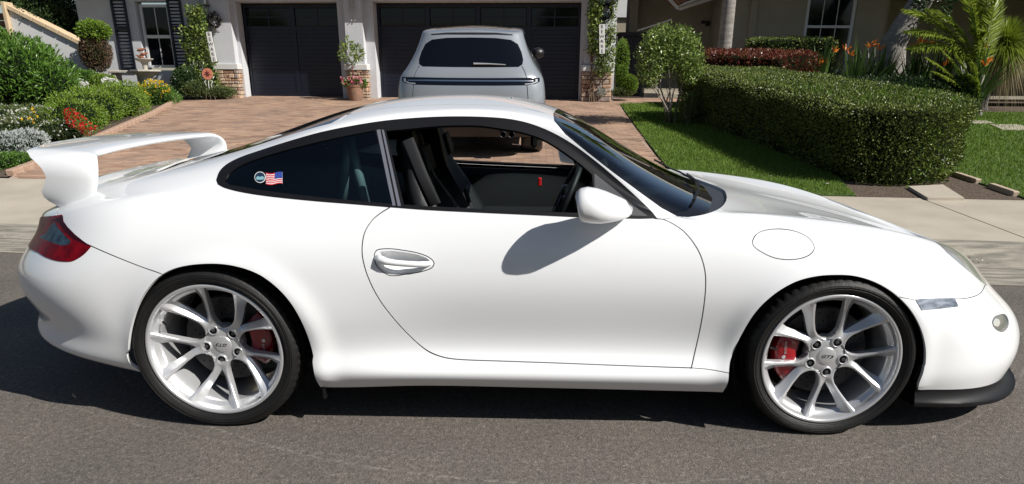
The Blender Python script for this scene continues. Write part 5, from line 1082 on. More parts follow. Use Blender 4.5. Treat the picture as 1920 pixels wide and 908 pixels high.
# ------------------------------------------------------------------ the grey-blue suv on the driveway, seen from behind
mat('suv_paint', (.26, .285, .31), rough=.30, coat=1.0, coat_rough=.02, metal=.25)
mat('suv_glass', (.002, .0025, .004), rough=.05, coat=.2, spec=.5)
mat('suv_trim', (.012, .012, .014), rough=.4)
mat('suv_chrome', (.55, .56, .58), rough=.2, metal=1.0)
mat('suv_lens', (.12, .01, .014), rough=.08, coat=1.0)
mat('suv_clear_lens', (.42, .44, .46), rough=.15, metal=.3, coat=1.0)
SX = np.array([0, .15, .4, .8, 1.3, 2.0, 2.8, 3.4, 3.9, 4.4, 4.75])
def r_(*a): return list(a)
SL = [(r_(*[.86]*9, .82, .78), r_(.30, .28, .27, .26, .26, .26, .26, .26, .27, .28, .30), .12, 4.72),
      (r_(.93, .935, .94, .94, .94, .935, .935, .935, .94, .90, .85), r_(*[.38]*11), .05, 4.78),
      (r_(.95, .955, .96, .965, .955, .95, .95, .955, .96, .91, .86), r_(*[.55]*11), .0, 4.80),
      (r_(.955, .96, .965, .965, .955, .95, .95, .955, .955, .90, .84), r_(.74, .74, .74, .74, .74, .74, .74, .74, .73, .71, .68), .0, 4.76),
      (r_(.95, .953, .957, .957, .95, .945, .945, .945, .935, .87, .80), r_(.86, .865, .87, .875, .88, .88, .88, .88, .87, .83, .78), .015, 4.70),
      (r_(.94, .943, .945, .942, .936, .932, .93, .925, .90, .83, .76), r_(.93, .94, .955, .965, .97, .97, .97, .965, .94, .89, .84), .03, 4.62),
      (r_(.915, .918, .92, .915, .91, .905, .90, .89, .85, .77, .70), r_(1.0, 1.01, 1.03, 1.045, 1.05, 1.05, 1.05, 1.04, .99, .93, .87), .05, 4.55),
      (r_(.845, .85, .855, .86, .86, .86, .855, .84, .76, .68, .60), r_(1.075, 1.09, 1.12, 1.13, 1.13, 1.13, 1.13, 1.10, 1.02, .95, .89), .09, 4.5),
      (r_(.755, .755, .75, .755, .765, .77, .765, .74, .66, .56, .5), r_(1.27, 1.275, 1.29, 1.31, 1.32, 1.32, 1.30, 1.20, 1.04, .965, .90), .24, 4.48),
      (r_(.68, .68, .675, .665, .66, .66, .655, .62, .54, .46, .4), r_(1.46, 1.47, 1.50, 1.535, 1.55, 1.55, 1.51, 1.28, 1.06, .975, .905), .40, 4.46),
      (r_(.58, .58, .56, .54, .53, .53, .52, .45, .36, .3, .25), r_(1.51, 1.52, 1.55, 1.59, 1.61, 1.61, 1.575, 1.33, 1.075, .98, .91), .44, 4.45),
      (r_(*[0]*11), r_(1.525, 1.535, 1.57, 1.615, 1.64, 1.645, 1.61, 1.36, 1.09, .99, .915), .45, 4.45)]
suv_T = np.array([.405, 6.02, float(gz(.445, 6.3))-.02]); sl_ = .062; nn_ = math.hypot(1, sl_)
suv_R = np.stack([[0, 1/nn_, sl_/nn_], [-1, 0, 0], [0, -sl_/nn_, 1/nn_]], 1)
SUVT = thing('suv', 'grey-blue sport utility vehicle parked on the driveway, seen from behind', 'car', tuple(suv_T))
SB = Body(SX, SL, [.34]*6+[.32, .30, .30, .30, .3, .28], 3.4, .9, 2.6, [(.86, .36, .42), (3.72, .36, .42)], SUVT, suv_R, suv_T, grid=(260, 200))
tt_ = lambda y_: SB.ut((888, y_))[1]
SB.region('arch', [tuple(q) for q in [('x', .86-.42, 0), ('x', .86-.40, 1.6), ('x', .86-.3, 2.9), ('x', .86, 3.4), ('x', .86+.3, 2.9), ('x', .86+.40, 1.6), ('x', .86+.42, 0), ('u', .2, -.5)]])
SB.region('arch', [tuple(q) for q in [('x', 3.72-.42, 0), ('x', 3.72-.40, 1.6), ('x', 3.72-.3, 2.9), ('x', 3.72, 3.4), ('x', 3.72+.3, 2.9), ('x', 3.72+.40, 1.6), ('x', 3.72+.42, 0), ('u', .8, -.5)]])
SB.region('rear_glass', SB.densify([('u', 0, tt_(126.5)), (930, 126.5), (972, 126), (979.5, 121), (981, 112), (978, 98), (971, 83), (958, 75), (930, 71.5), ('u', 0, tt_(70.5))]))
SB.region('light_strip', SB.densify([('u', 0, tt_(153)), (960, 153), (1000, 153), (1000, 151), (960, 150.3), ('u', 0, tt_(150.3))]))
SB.region('clear_lens', SB.densify([(1004, 148.5), (1008, 148.5), (1008, 154), (998, 158), (984, 159), (984, 157), (997, 156), (1004, 153)]))
SB.region('light_bar', SB.densify([('u', 0, tt_(161)), (940, 161), (985, 160.5), (1003, 158), (1012, 153), (1012, 146), (985, 146), (940, 146.5), ('u', 0, tt_(146.5))]))
SB.region('spoiler_slot', SB.densify([('u', 0, tt_(65.5)), (930, 65.5), (961, 67), (961, 64.5), (930, 61.5), ('u', 0, tt_(61))]))
SB.region('side_glass', SB.densify([('x', .95, 7.5), ('x', .75, 8.4), ('x', .95, 8.85), ('x', 2.9, 8.85), ('x', 3.5, 7.5)]))
SB.region('roof_glass', SB.densify([('x', .62, 11), ('x', .66, 10.1), ('x', 2.5, 10.1), ('x', 2.5, 11)]))
SB.region('front_glass', SB.densify([('x', 2.95, 11), ('x', 2.95, 9.4), ('x', 3.7, 8.4), ('x', 3.8, 11)]))
SB.region('diffuser', SB.densify([('u', 0, -.1), ('u', 0, 1.35), ('u', .06, 1.35), ('u', .085, .9), ('u', .085, -.1)]))
SB.region('plate_panel', SB.densify([('u', 0, 2.7), ('x', .006, 2.7), ('x', .006, 3.3), ('u', 0, 3.3)]))
SB.gap([(978, 124), (984, 135), (987, 146)], 1.4); SB.gap([(988, 160), (990, 185), (991, 215)], 1.4)
SB.gap_ut([('x', 1.72, 1.0), ('x', 1.72, 7.4)], .004); SB.gap_ut([('x', 2.75, 1.0), ('x', 2.9, 5), ('x', 2.9, 7.4)], .004)
SB.cut(120, 70)
g = SB.geo(SB.cf[SB.cls == -1], fold=.006); SB.emit('body', join_geo(g, mirror_geo(g)), MATS['suv_paint'])
for nm, m_, of in (('rear_glass', 'suv_glass', -.004), ('light_strip', 'suv_chrome', .001), ('light_bar', 'suv_glass', 0), ('clear_lens', 'suv_clear_lens', .002), ('spoiler_slot', 'suv_trim', -.006), ('side_glass', 'suv_glass', -.004), ('roof_glass', 'suv_glass', 0), ('front_glass', 'suv_glass', 0), ('diffuser', 'suv_trim', -.01), ('plate_panel', 'suv_trim', -.004)):
    if nm in ('side_glass', 'clear_lens'): SB.both(nm, {'clear_lens': 'tail_light_lens', 'side_glass': 'side_window'}[nm], MATS[m_], of, .004)
    else: SB.both(nm, {'rear_glass': 'rear_window', 'front_glass': 'windscreen'}.get(nm, nm), MATS[m_], of, .004, True)
g = SB.geo(SB.cf[(SB.cls < 0)], off=-.02, fold=0); SB.emit('inner_lining', join_geo(g, mirror_geo(g)), MATS['core_green'])
def SP(x, y, z): return SB.to_place(np.array([x, y, z], float))
def sbuild(mb, name, m, par=None, **k):
    V = SB.to_place(np.concatenate(mb.V)); return mesh_obj(name, V, mb.F, MATS[m], par or SUVT, **k)
for cx_, w_ in ((.86, .30), (3.72, .28)):
    for sd in (-1, 1):
        b = MB(); y0 = sd*(.945-w_/2); b.lathe([(.20, -w_/2+.01), (.24, -w_/2), (.33, -w_/2), (.365, -w_/2+.03), (.368, 0), (.365, w_/2-.03), (.33, w_/2), (.24, w_/2), (.20, w_/2-.01)], c=(cx_, y0, .365), n=40, axis='y'); ty = sbuild(b, 'wheel', 'tyre_rubber' if 'tyre_rubber' in MATS else 'suv_trim', smooth=True)
        b = MB(); b.lathe([(.24, .0), (.235, -.01), (.05, .01), (.001, 0)][::1], c=(cx_, y0+sd*w_/2*.9, .365), n=30, axis='y'); sbuild(b, 'wheel_rim', 'suv_clear_lens', ty)
for sd in (-1, 1):
    for q in (0, .11):
        b = MB(); b.lathe([(.036, .12), (.042, -.01), (.037, -.012), (.033, .02), (.030, .10)], c=(.03, sd*(.42+q), .335), n=18, axis='x'); sbuild(b, 'exhaust_tip', 'suv_trim', smooth=True)
    b = MB(); R_ = [];
    for f in np.linspace(0, 1, 5): R_.append([(3.02+.10*math.cos(a)*(.5+.5*math.sin(math.pi*(f*.8+.2))), sd*(.80+.17*f), 1.24+.085*math.sin(a)*(.45+.55*math.sin(math.pi*(f*.8+.15)))) for a in np.linspace(0, 2*math.pi, 12, endpoint=False)])
    b.loft(R_); mo = sbuild(b, 'door_mirror', 'suv_trim', smooth=True); b = MB(); b.tube([(3.05, sd*.78, 1.12), (3.04, sd*.88, 1.20)], .03, 8); sbuild(b, 'mirror_arm', 'suv_trim', mo, smooth=True)
b = MB(); w0, w1 = SB.on_skin(884, 121.5, .02), SB.on_skin(948, 123, .015); b.tube([w0, (w0+w1)/2+[0, 0, .003], w1], [.014, .010, .006], 6); b.build('rear_wiper', MATS['suv_clear_lens'], SUVT)
b = MB(); b.box((.06, 0, .60), (.02, .60, .012)); sbuild(b, 'bumper_step', 'suv_trim'); b = MB(); b.box((2.3, 0, .30), (3.8, 1.5, .10)); sbuild(b, 'underfloor', 'core_green')
b = MB()
V, Fc = text_mesh('P O R S C H E', .048, .002); q = np.stack([np.full(len(V), -.004)-V[:, 2], -V[:, 0], .815+V[:, 1]], -1); mesh_obj('tail_lettering', SB.to_place(q), Fc, MATS['suv_clear_lens'], SUVT)
# ------------------------------------------------------------------ skin of the sports car: longitudinal lines, then a smooth section through them
XS=np.array([-1.05,-.9,-.7,-.45,-.15,.15,.45,.75,1.05,1.35,1.65,1.95,2.25,2.55,2.85,3.1,3.35])
# level tables: y, z at stations ; rear end x, front end x ; rear rounding (a,n), front rounding
LV=[
 # L0 bottom edge
 ([.80,.82,.835,.85,.855,.86,.86,.86,.86,.86,.86,.86,.855,.85,.83,.79,.74],
  [.275,.262,.248,.232,.20,.18,.168,.18,.182,.18,.178,.176,.18,.195,.182,.160,.150], -.975,3.355),
 # L1 sill bulge
 ([.83,.85,.86,.87,.88,.888,.896,.898,.898,.898,.898,.893,.88,.868,.845,.80,.75],
  [.31,.30,.29,.275,.26,.25,.245,.248,.25,.25,.25,.25,.25,.255,.25,.24,.23], -1.05,3.39),
 # L2
 ([.84,.86,.872,.885,.895,.895,.880,.855,.848,.848,.848,.858,.88,.875,.848,.80,.75],
  [.38,.375,.365,.355,.345,.335,.33,.325,.325,.325,.325,.33,.335,.34,.335,.32,.31], -1.03,3.405),
 # L3
 ([.845,.868,.882,.893,.903,.908,.893,.864,.853,.852,.852,.862,.888,.882,.85,.79,.73],
  [.46,.46,.46,.46,.455,.45,.45,.45,.45,.45,.45,.45,.45,.45,.435,.41,.38], -1.058,3.375),
 # L4
 ([.85,.872,.885,.893,.90,.903,.893,.876,.868,.866,.866,.871,.884,.872,.825,.75,.67],
  [.57,.575,.585,.59,.59,.59,.585,.58,.58,.58,.575,.575,.575,.56,.525,.485,.44], -1.062,3.30),
 # L5
 ([.80,.82,.84,.855,.868,.87,.863,.854,.848,.846,.845,.846,.845,.82,.76,.68,.60],
  [.67,.69,.71,.73,.735,.735,.73,.722,.715,.71,.705,.70,.69,.665,.61,.55,.49], -.985,3.24),
 # L6 belt
 ([.74,.755,.77,.785,.785,.785,.787,.788,.79,.79,.79,.80,.795,.765,.70,.62,.55],
  [.72,.755,.795,.84,.872,.885,.875,.862,.85,.842,.825,.785,.77,.735,.665,.59,.52], -.97,3.19),
 # L7
 ([.68,.69,.70,.715,.735,.735,.715,.69,.682,.70,.752,.755,.745,.715,.655,.58,.51],
  [.742,.775,.82,.87,.915,.952,.99,1.01,1.01,.965,.855,.815,.80,.762,.690,.602,.523], -.93,3.16),
 # L8 window top / cant
 ([.60,.61,.62,.64,.665,.675,.63,.575,.56,.605,.715,.70,.685,.66,.60,.53,.46],
  [.765,.80,.85,.90,.95,1.012,1.10,1.152,1.160,1.07,.868,.838,.818,.778,.700,.610,.53], -.90,3.14),
 # L9
 ([.50,.51,.52,.54,.55,.56,.54,.50,.485,.545,.635,.61,.59,.56,.51,.45,.39],
  [.785,.822,.872,.92,.98,1.062,1.152,1.196,1.202,1.130,.94,.842,.812,.768,.686,.598,.52], -.87,3.13),
 # L10
 ([.26,.26,.27,.28,.28,.28,.27,.25,.24,.26,.31,.33,.31,.29,.26,.23,.20],
  [.797,.836,.888,.938,1.004,1.096,1.188,1.230,1.228,1.166,1.00,.862,.800,.742,.664,.588,.518], -.85,3.13),
 # L11 centre
 ([0]*17,
  [.80,.84,.892,.943,1.012,1.108,1.198,1.240,1.240,1.175,1.015,.872,.802,.742,.664,.588,.520], -.84,3.13),
]
AR=np.array([.72,.70,.73,.70,.70,.72]+[.72]*6);NR=2.25;AF=np.array([.78,.80,.82,.84,.80,.75,.7,.66,.62,.58,.55,.5]);NF=np.array([2.9,2.8,2.6,2.45,2.35]+[2.3]*7)
ARCHES = [(.062, .325, .345), (2.335, .315, .352)]
# ------------------------------------------------------------------ the white sports car
M = MATS
mat('splitter_black', (.005, .005, .006), rough=.5, spec=.25)
mat('white_paint', (.74, .755, .765), rough=.42, coat=.95, coat_rough=.03, spec=.4)
mat('trim_black', (.006, .006, .007), rough=.32)
mat('seal_rubber', (.007, .007, .008), rough=.4, spec=.3)
mat('deep_black', (.004, .004, .0045), rough=.9, spec=.1)
mat('frit_black', (.01, .011, .014), rough=.06, coat=.6)
mat('satin_grey', (.05, .052, .056), rough=.45)
mat('bright_trim', (.45, .45, .47), rough=.3, metal=.8)
mat('cowl_plastic', (.03, .034, .042), rough=.42, bump=.1, bscale=300)
mat('red_lens', (.17, .003, .008), rough=.3, coat=.0, spec=.06, col2=(.08, .002, .006), scale=26)
mat('dark_red_lens', (.03, .003, .008), rough=.3, spec=.05)
mat('smoke_lens', (.012, .026, .04), rough=.3, spec=.08, col2=(.04, .075, .11), scale=30)
mat('lamp_reflector', (.75, .76, .78), rough=.16, metal=.8, col2=(.28, .29, .31), scale=30, stretch=(.5, 1, 2.5))
mat('clear_lamp', (.55, .55, .54), rough=.2, metal=.3, coat=1.0, col2=(.32, .32, .33), scale=10)
mat('alloy', (.66, .67, .685), rough=.33, metal=.6, coat=.5)
mat('alloy_dark', (.33, .34, .36), rough=.38, metal=.7)
mat('steel_disc', (.06, .06, .063), rough=.45, metal=.7)
mat('caliper_red', (.33, .008, .014), rough=.25, coat=.8)
mat('tyre_rubber', (.007, .007, .0075), rough=.55, bump=.15, bscale=180, col2=(.011, .0105, .010), scale=14, spec=.35)
mat('leather_black', (.012, .013, .016), rough=.5, bump=.2, bscale=240)
mat('alcantara', (.008, .009, .011), rough=.85)
mat('seat_grey', (.022, .023, .025), rough=.7)
mat('carpet_green', (.025, .032, .028), rough=.95)
mat('red_plastic', (.6, .015, .02), rough=.35, emit=None)
mat('mirror_glass', (.6, .63, .66), rough=.02, metal=1.0)
mat('lamp_grey', (.20, .20, .20), rough=.12, metal=.4, coat=1.0); mat('lamp_bright', (.85, .85, .85), rough=.12, metal=.6, coat=1.0)
glass_mat('clear_glass', (.80, .88, .86), boost=1.0)
glass_mat('tint_glass', (.58, .80, .74), boost=1.6)
glass_mat('screen_glass', (.62, .74, .72), boost=2.8)

CAR = thing('sports_car', 'white two-door sports coupe with big rear wing and silver five-spoke wheels parked at the kerb', 'car', (1.15, 0, 0))
CB = Body(XS, LV, AR, NR, AF, NF, ARCHES, CAR)
region, densify, gap, gap_ut, ut, on_skin, u_of_x, skin = CB.region, CB.densify, CB.gap, CB.gap_ut, CB.ut, CB.on_skin, CB.u_of_x, CB.skin
regions = CB.regions
# --- traced outlines on the near side
WIN_OUT = [(406, 338), (412, 322), (425, 309), (450, 296), (490, 282), (540, 266), (600, 249), (660, 236.5), (720, 227), (780, 221.5), (840, 219),
           (900, 219.5), (950, 223), (990, 231), (1030, 246), (1070, 268), (1110, 297), (1150, 330), (1190, 366), (1222, 398), (1232, 410)]
WIN_BOT = [(1200, 410.5), (1100, 408), (1000, 403.5), (900, 399), (800, 394), (740, 389.5), (660, 383), (580, 376.5), (500, 368), (450, 360), (420, 352), (409, 346)]
region('quarter_glass', densify([tuple(q) for q in cr([(421, 339), (430, 325), (460, 307), (520, 287), (590, 268.5), (650, 255), (704, 245)])]+[(736, 383)]
       + [tuple(q) for q in cr([(736, 383), (640, 374.5), (560, 366), (500, 358.5), (460, 352), (430, 347)])][1:]))
region('opening', densify([tuple(q) for q in cr([(724, 246), (760, 243), (810, 238), (852, 236), (900, 236.5), (940, 242), (980, 249), (1018, 262), (1055, 284), (1090, 310), (1110, 328)])]
       + [(1113, 363), (1122, 401), (1000, 397), (900, 392), (800, 387), (757, 384)]))
region('pillar_strip', densify([(706.5, 245), (713, 243.5), (742, 386), (736, 386)]))
region('pillar_strip', densify([(716, 244), (720, 245), (752, 387), (746, 387)]))
region('mirror_sail', densify([(1114, 326), (1150, 355), (1185, 385), (1214, 406), (1124, 403), (1115, 363)]))
region('window_seal', [tuple(q) for q in cr(WIN_OUT)]+[tuple(q) for q in cr(WIN_BOT)])
region('windscreen', densify([(1044, 209), (1041, 214), (1044, 225), (1060, 246), (1100, 281), (1150, 320), (1200, 357), (1240, 386), (1262, 399), (1285, 397), (1297, 386), (1300, 366), (1280, 345), (1258, 330),
        ('x', 1.925, 11), ('x', 1.345, 11)]))
region('windscreen_edge', densify([(1043, 205.5), (1037, 213), (1039, 227), (1060, 252), (1100, 285), (1150, 324), (1200, 361), (1240, 390), (1270, 406), (1290, 407.5), (1312, 402), (1331, 390), (1336, 372), (1320, 350), (1290, 334),
        ('x', 2.0, 11), ('x', 1.325, 11)]))
region('cowl', densify([(1264, 318)]+[tuple(q) for q in cr([(1290, 407.5), (1320, 402.5), (1345, 393.5), (1358, 383), (1363, 370), (1356, 353), (1336, 337), (1300, 323.5)])]+[('x', 2.125, 11), ('x', 1.85, 11), ('x', 1.8, 9.5)]))
region('rear_glass', densify([('x', -.14, 9.6), ('x', -.05, 9.4), ('x', .2, 9.3), ('x', .40, 9.25), ('x', .47, 10.0), ('x', .49, 11), ('x', -.34, 11), ('x', -.28, 10.2)]))
region('rear_glass_seal', densify([('x', -.22, 9.7), ('x', -.16, 9.35), ('x', -.05, 9.2), ('x', .2, 9.08), ('x', .43, 8.95), ('x', .49, 9.9), ('x', .51, 11), ('x', -.37, 11), ('x', -.32, 10.2)]))
region('lamp_smoke', densify([(84, 447, -.012, 0), (85, 440), (95, 425), (103, 417), (112, 430), (124, 444), (134, 452.5), (130, 459), (115, 461), (98, 455)]))
region('lamp_dark', densify([(118, 405), (119, 415), (127, 426), (141, 440), (156, 452), (170.5, 462), (160, 459), (137, 449), (122, 434), (110, 417), (104, 414), (101, 416, -.01, 0)]))
region('tail_lamp', densify(crt([(117, 403), (118.5, 413), (125, 425), (140, 440), (155, 452), (171, 462.5)])+crt([(171, 462.5), (165, 470), (157, 478), (146, 485.5), (134, 490.5), (122, 491), (105, 489), (85, 482), (72, 474)])[1:]+[(70, 473, -.004, 0), ('u', .035, 4.62), ('u', .03, 5.4), (100, 410, -.03, .1)]))
region('head_lamp', densify([('x', 2.80, 8.0), (1775, 474), (1810, 504), (1838, 527.5), (1851, 536.5), ('x', 3.165, 5.7), ('x', 3.13, 7.0), ('x', 3.05, 8.0), ('x', 2.93, 8.7), ('x', 2.83, 8.6)]))
region('side_indicator', densify([(1716, 562), (1726, 560.5), (1789, 559), (1797, 575), (1760, 579), (1728, 582)]))
region('fog_reflector', crt([(1863, 604), (1867, 597), (1873, 598), (1876, 606), (1871, 613), (1865, 611)], True))
region('fog_lamp', [tuple(q) for q in cr([(1860, 603), (1864, 594), (1873, 590), (1884, 589), (1891, 600), (1890, 614), (1881, 623), (1871, 621), (1862, 613)], True)])
region('lid_grille', densify([('x', -.74, 9.4), ('x', -.52, 9.1), ('x', -.50, 9.5), ('x', -.72, 10.0)]))
region('lid_slot', densify([(290, 324), (296, 318), (330, 304), (374, 290), (378, 292.5), (335, 309), (300, 322)]))
region('intake_grille', densify([('x', 3.33, 1.35), ('u', .9995, 1.35), ('u', .9995, 2.7), ('x', 3.33, 2.5)]))
region('plate_panel', densify([('u', .0005, 2.3), ('x', -1.045, 2.3), ('x', -1.045, 3.1), ('u', .0005, 3.1)]))
HANDLE = [(702, 476.4), (706.4, 469.4), (717, 467), (737, 467), (759, 470), (781, 474), (799, 480), (810, 487), (814, 494), (810, 502), (799, 507), (781, 511.7), (759, 514.5), (746, 517), (729, 516.5), (717, 509), (707, 500), (702.5, 489)]
gap(HANDLE, 1.8, True)
_h = cr(HANDLE, True); _hc = np.array([757, 490])
region('handle_recess', [tuple(_hc+(q-_hc)*[.90, .84]) for q in _h])
ARCH_R = [(262, 720), (243, 690), (240, 650), (246, 610), (262, 565), (288, 528), (316, 508), (350, 498), (400, 494.5), (440, 499), (480, 512), (512, 533), (542, 564), (565, 602), (582, 645), (592, 690), (598, 728), (600, 790), (400, 800), (262, 780)]
ARCH_F = [(1363, 760), (1363, 705), (1372, 668), (1390, 628), (1417, 585), (1450, 553), (1488, 530), (1525, 519), (1565, 515.5), (1605, 518), (1645, 531), (1680, 553), (1708, 582), (1727, 617), (1736, 655), (1734, 695), (1726, 727), (1722, 790), (1500, 800)]
_lip = lambda P: densify([tuple(q) for q in cr(P, True, 6)], 12)
def below_ok(P):   # points under the sill edge keep going down past t = 0
    out = []
    for p in P:
        w = ut(p) if isinstance(p[0], str) else None
        if w is None:
            q = at_y(p[0], p[1], -.88)
            if q[2] < .30:      # solve directly on the lower side
                x = q[0]; t = np.interp(q[2], [-.1, .17, .25, .33], [-3.0, 0, 1, 2]); w = np.array([u_of_x(x, max(t, 0)), t])
            else: w = ut(p)
        out.append(w)
    return np.array(out)*[SU, ST]
regions.insert(0, ('arch', below_ok([tuple(q) for q in cr(ARCH_R, True, 6)])))
regions.insert(0, ('arch', below_ok([tuple(q) for q in cr(ARCH_F, True, 6)])))
# --- shut lines
gap([(731, 389), (712, 401), (697, 414), (684, 435), (679, 460), (680, 485), (690, 520), (710, 560), (740, 600), (770, 632), (800, 657), (828, 669), (860, 674), (950, 677.5), (1050, 681), (1150, 685), (1250, 688.5), (1296, 690)], 2.3)
gap([(1296, 691.5), (1303, 660), (1312, 620), (1319, 580), (1323, 540), (1322, 510), (1314, 480), (1300, 455), (1282, 434), (1262, 420), (1245, 412), (1231, 410)], 2.3)
gap([(1290, 689.5), (1330, 693), (1378, 702)], 1.5)
gap([(1686, 557), (1722, 564)], 1.2)
gap([(163, 458), (200, 474.5), (240, 491), (270, 502.5), (300, 513), (316, 522)], 2.0)
gap([(1411, 452), (1420, 438), (1440, 431), (1470, 430), (1500, 437), (1520, 450), (1527, 466), (1518, 478), (1500, 485), (1475, 487), (1450, 483), (1425, 471), (1413, 461)], 1.9, True)
gap([(1784, 561), (1815, 559), (1838, 550), (1849, 531)], 1.5)
gap([(1226, 410), (1234, 411.5), (1280, 407)], 1.0)
gap_ut([(1338, 380), (1352, 392), (1370, 400), (1398, 404), (1430, 407), (1460, 409), ('x', 2.45, 7.7), ('x', 2.65, 7.85), ('x', 2.83, 8.2)], .0022)
gap([(588, 232), (620, 222), (700, 206), (800, 197.5), (900, 196.5), (980, 203), (1040, 217)], 1.0)
gap_ut([('x', 3.05, 7.9), ('x', 3.11, 8.6), ('x', 3.125, 9), ('x', 3.12, 11)], .005)
gap_ut([('x', -.425, 11), ('x', -.425, 8.95), ('x', -.55, 8.2), ('x', -.75, 7.6), (110, 413)], .005)
gap_ut([('u', .0, 5.1), ('u', .045, 5.1)], .03)
gap_ut([('x', .505, 11), ('x', .45, 8.85)], .003)
CB.cut(270, 110)
cv, cf, cls, SV, SN, names = CB.cv, CB.cf, CB.cls, CB.SV, CB.SN, CB.names
both, emit, panel_geo, reg_tris = CB.both, CB.emit, CB.geo, CB.tris
seeds = [('door', (1000, 560), 0), ('front_fender', (1400, 530), 0), ('rear_quarter', (450, 420), 0), ('roof', (880, 188), 1),
         ('bonnet', (1450, 380), 1), ('rear_bumper', (150, 560), 1), ('front_bumper', (1800, 660), 1), ('fuel_flap', (1470, 460), 2),
         ('engine_lid', ('x', -.7, 10.5), 1)]
CARP = CB.panels(seeds, M['white_paint'])
QG = both('quarter_glass', 'quarter_window', M['tint_glass'], -.002, 0)
both('pillar_strip', 'pillar_strip', M['bright_trim'], .003, .004, par=CARP['door'], parf=CARP['door_far'])
both('window_seal', 'window_seal', M['seal_rubber'], .002, .012)
both('mirror_sail', 'mirror_sail', M['satin_grey'], .003, .004, par=CARP['door'], parf=CARP['door_far'])
WS = both('windscreen', 'windscreen', M['screen_glass'], -.001, 0, True)
both('windscreen_edge', 'glass_border', M['frit_black'], -.001, .01, True, par=WS)
both('cowl', 'cowl', M['cowl_plastic'], -.012, .0, True)
RG = both('rear_glass', 'rear_window', M['tint_glass'], -.001, 0, True)
both('rear_glass_seal', 'glass_border', M['frit_black'], -.001, .01, True, par=RG)
g = panel_geo(reg_tris('tail_lamp'), .002, .008); TL = emit('tail_light', g, M['red_lens']); TL2 = emit('tail_light', mirror_geo(g), M['red_lens'])
for nm, m_, name in (('lamp_smoke', 'smoke_lens', 'reversing_lens'), ('lamp_dark', 'dark_red_lens', 'lamp_rim')):
    T_ = reg_tris(nm)
    if len(T_):
        g = panel_geo(T_, .002, .003); emit(name, g, M[m_], parent=TL); emit(name, mirror_geo(g), M[m_], parent=TL2)
both('head_lamp', 'headlight', M['clear_lamp'], .001, .008)
both('side_indicator', 'side_indicator', M['lamp_reflector'], .002, .006)
both('fog_lamp', 'fog_lamp', M['lamp_grey'], -.004, .004)
both('fog_reflector', 'fog_reflector', M['lamp_bright'], -.001, .003)
both('lid_grille', 'lid_grille', M['trim_black'], -.006, 0, par=CARP.get('engine_lid'))
both('lid_slot', 'lid_slot', M['deep_black'], -.008, 0)
both('intake_grille', 'intake_grille', M['trim_black'], -.02, 0, True)
both('plate_panel', 'plate_recess', M['trim_black'], -.004, 0, True)
# handle recess pressed into the door, with a pull bar
T_ = reg_tris('handle_recess'); vid, iv = np.unique(T_, return_inverse=True)
hp_ = [r for r in regions if r[0] == 'handle_recess'][0][1]; hb = hp_
dmin = np.array([np.min(np.hypot(*(hb-cv[i]).T)) for i in vid])
dep = .034*np.clip(dmin/.022, 0, 1)**.7
HV = SV[vid]-SN[vid]*dep[:, None]
hr = mesh_obj('handle_recess', HV, iv.reshape(-1, 3).tolist(), M['white_paint'], CARP['door'], smooth=True)
mesh_obj('handle_recess', HV*[1, -1, 1], [f[::-1] for f in iv.reshape(-1, 3).tolist()], M['white_paint'], CARP['door_far'], smooth=True)
hb_ = MB(); HPp = [(708, 484, -.006), (716, 488, .010), (728, 491, .016), (745, 493, .018), (765, 494.5, .018), (785, 495.5, .016), (798, 495, .010), (808, 493, -.004)]
hb_.tube([on_skin(a, b, c) for a, b, c in HPp], [.016, .018, .0145, .0125, .0125, .0125, .012, .009], 14, flat=(1.0, .9))
P_ = hb_.V[0].copy(); F_ = hb_.F
mesh_obj('door_handle', P_, F_, M['white_paint'], CARP['door'], smooth=True)
mesh_obj('door_handle', P_*[1, -1, 1], [f[::-1] for f in F_], M['white_paint'], CARP['door_far'], smooth=True)
# dark lining behind the panels
bt = cf[(cls == -1) | (cls == -2) | np.isin(cls, [i for i, q in enumerate(names) if q in ('tail_lamp', 'head_lamp', 'side_indicator', 'lid_grille', 'intake_grille', 'plate_panel', 'fog_lamp', 'cowl', 'lamp_smoke', 'lamp_dark')])]
g = panel_geo(bt, -.016, 0); h = panel_geo(cf[np.isin(cls, [i for i, q in enumerate(names) if q == 'handle_recess'])], -.055, 0)
g = join_geo(g, h); emit('inner_lining', join_geo(g, mirror_geo(g)), M['deep_black'])
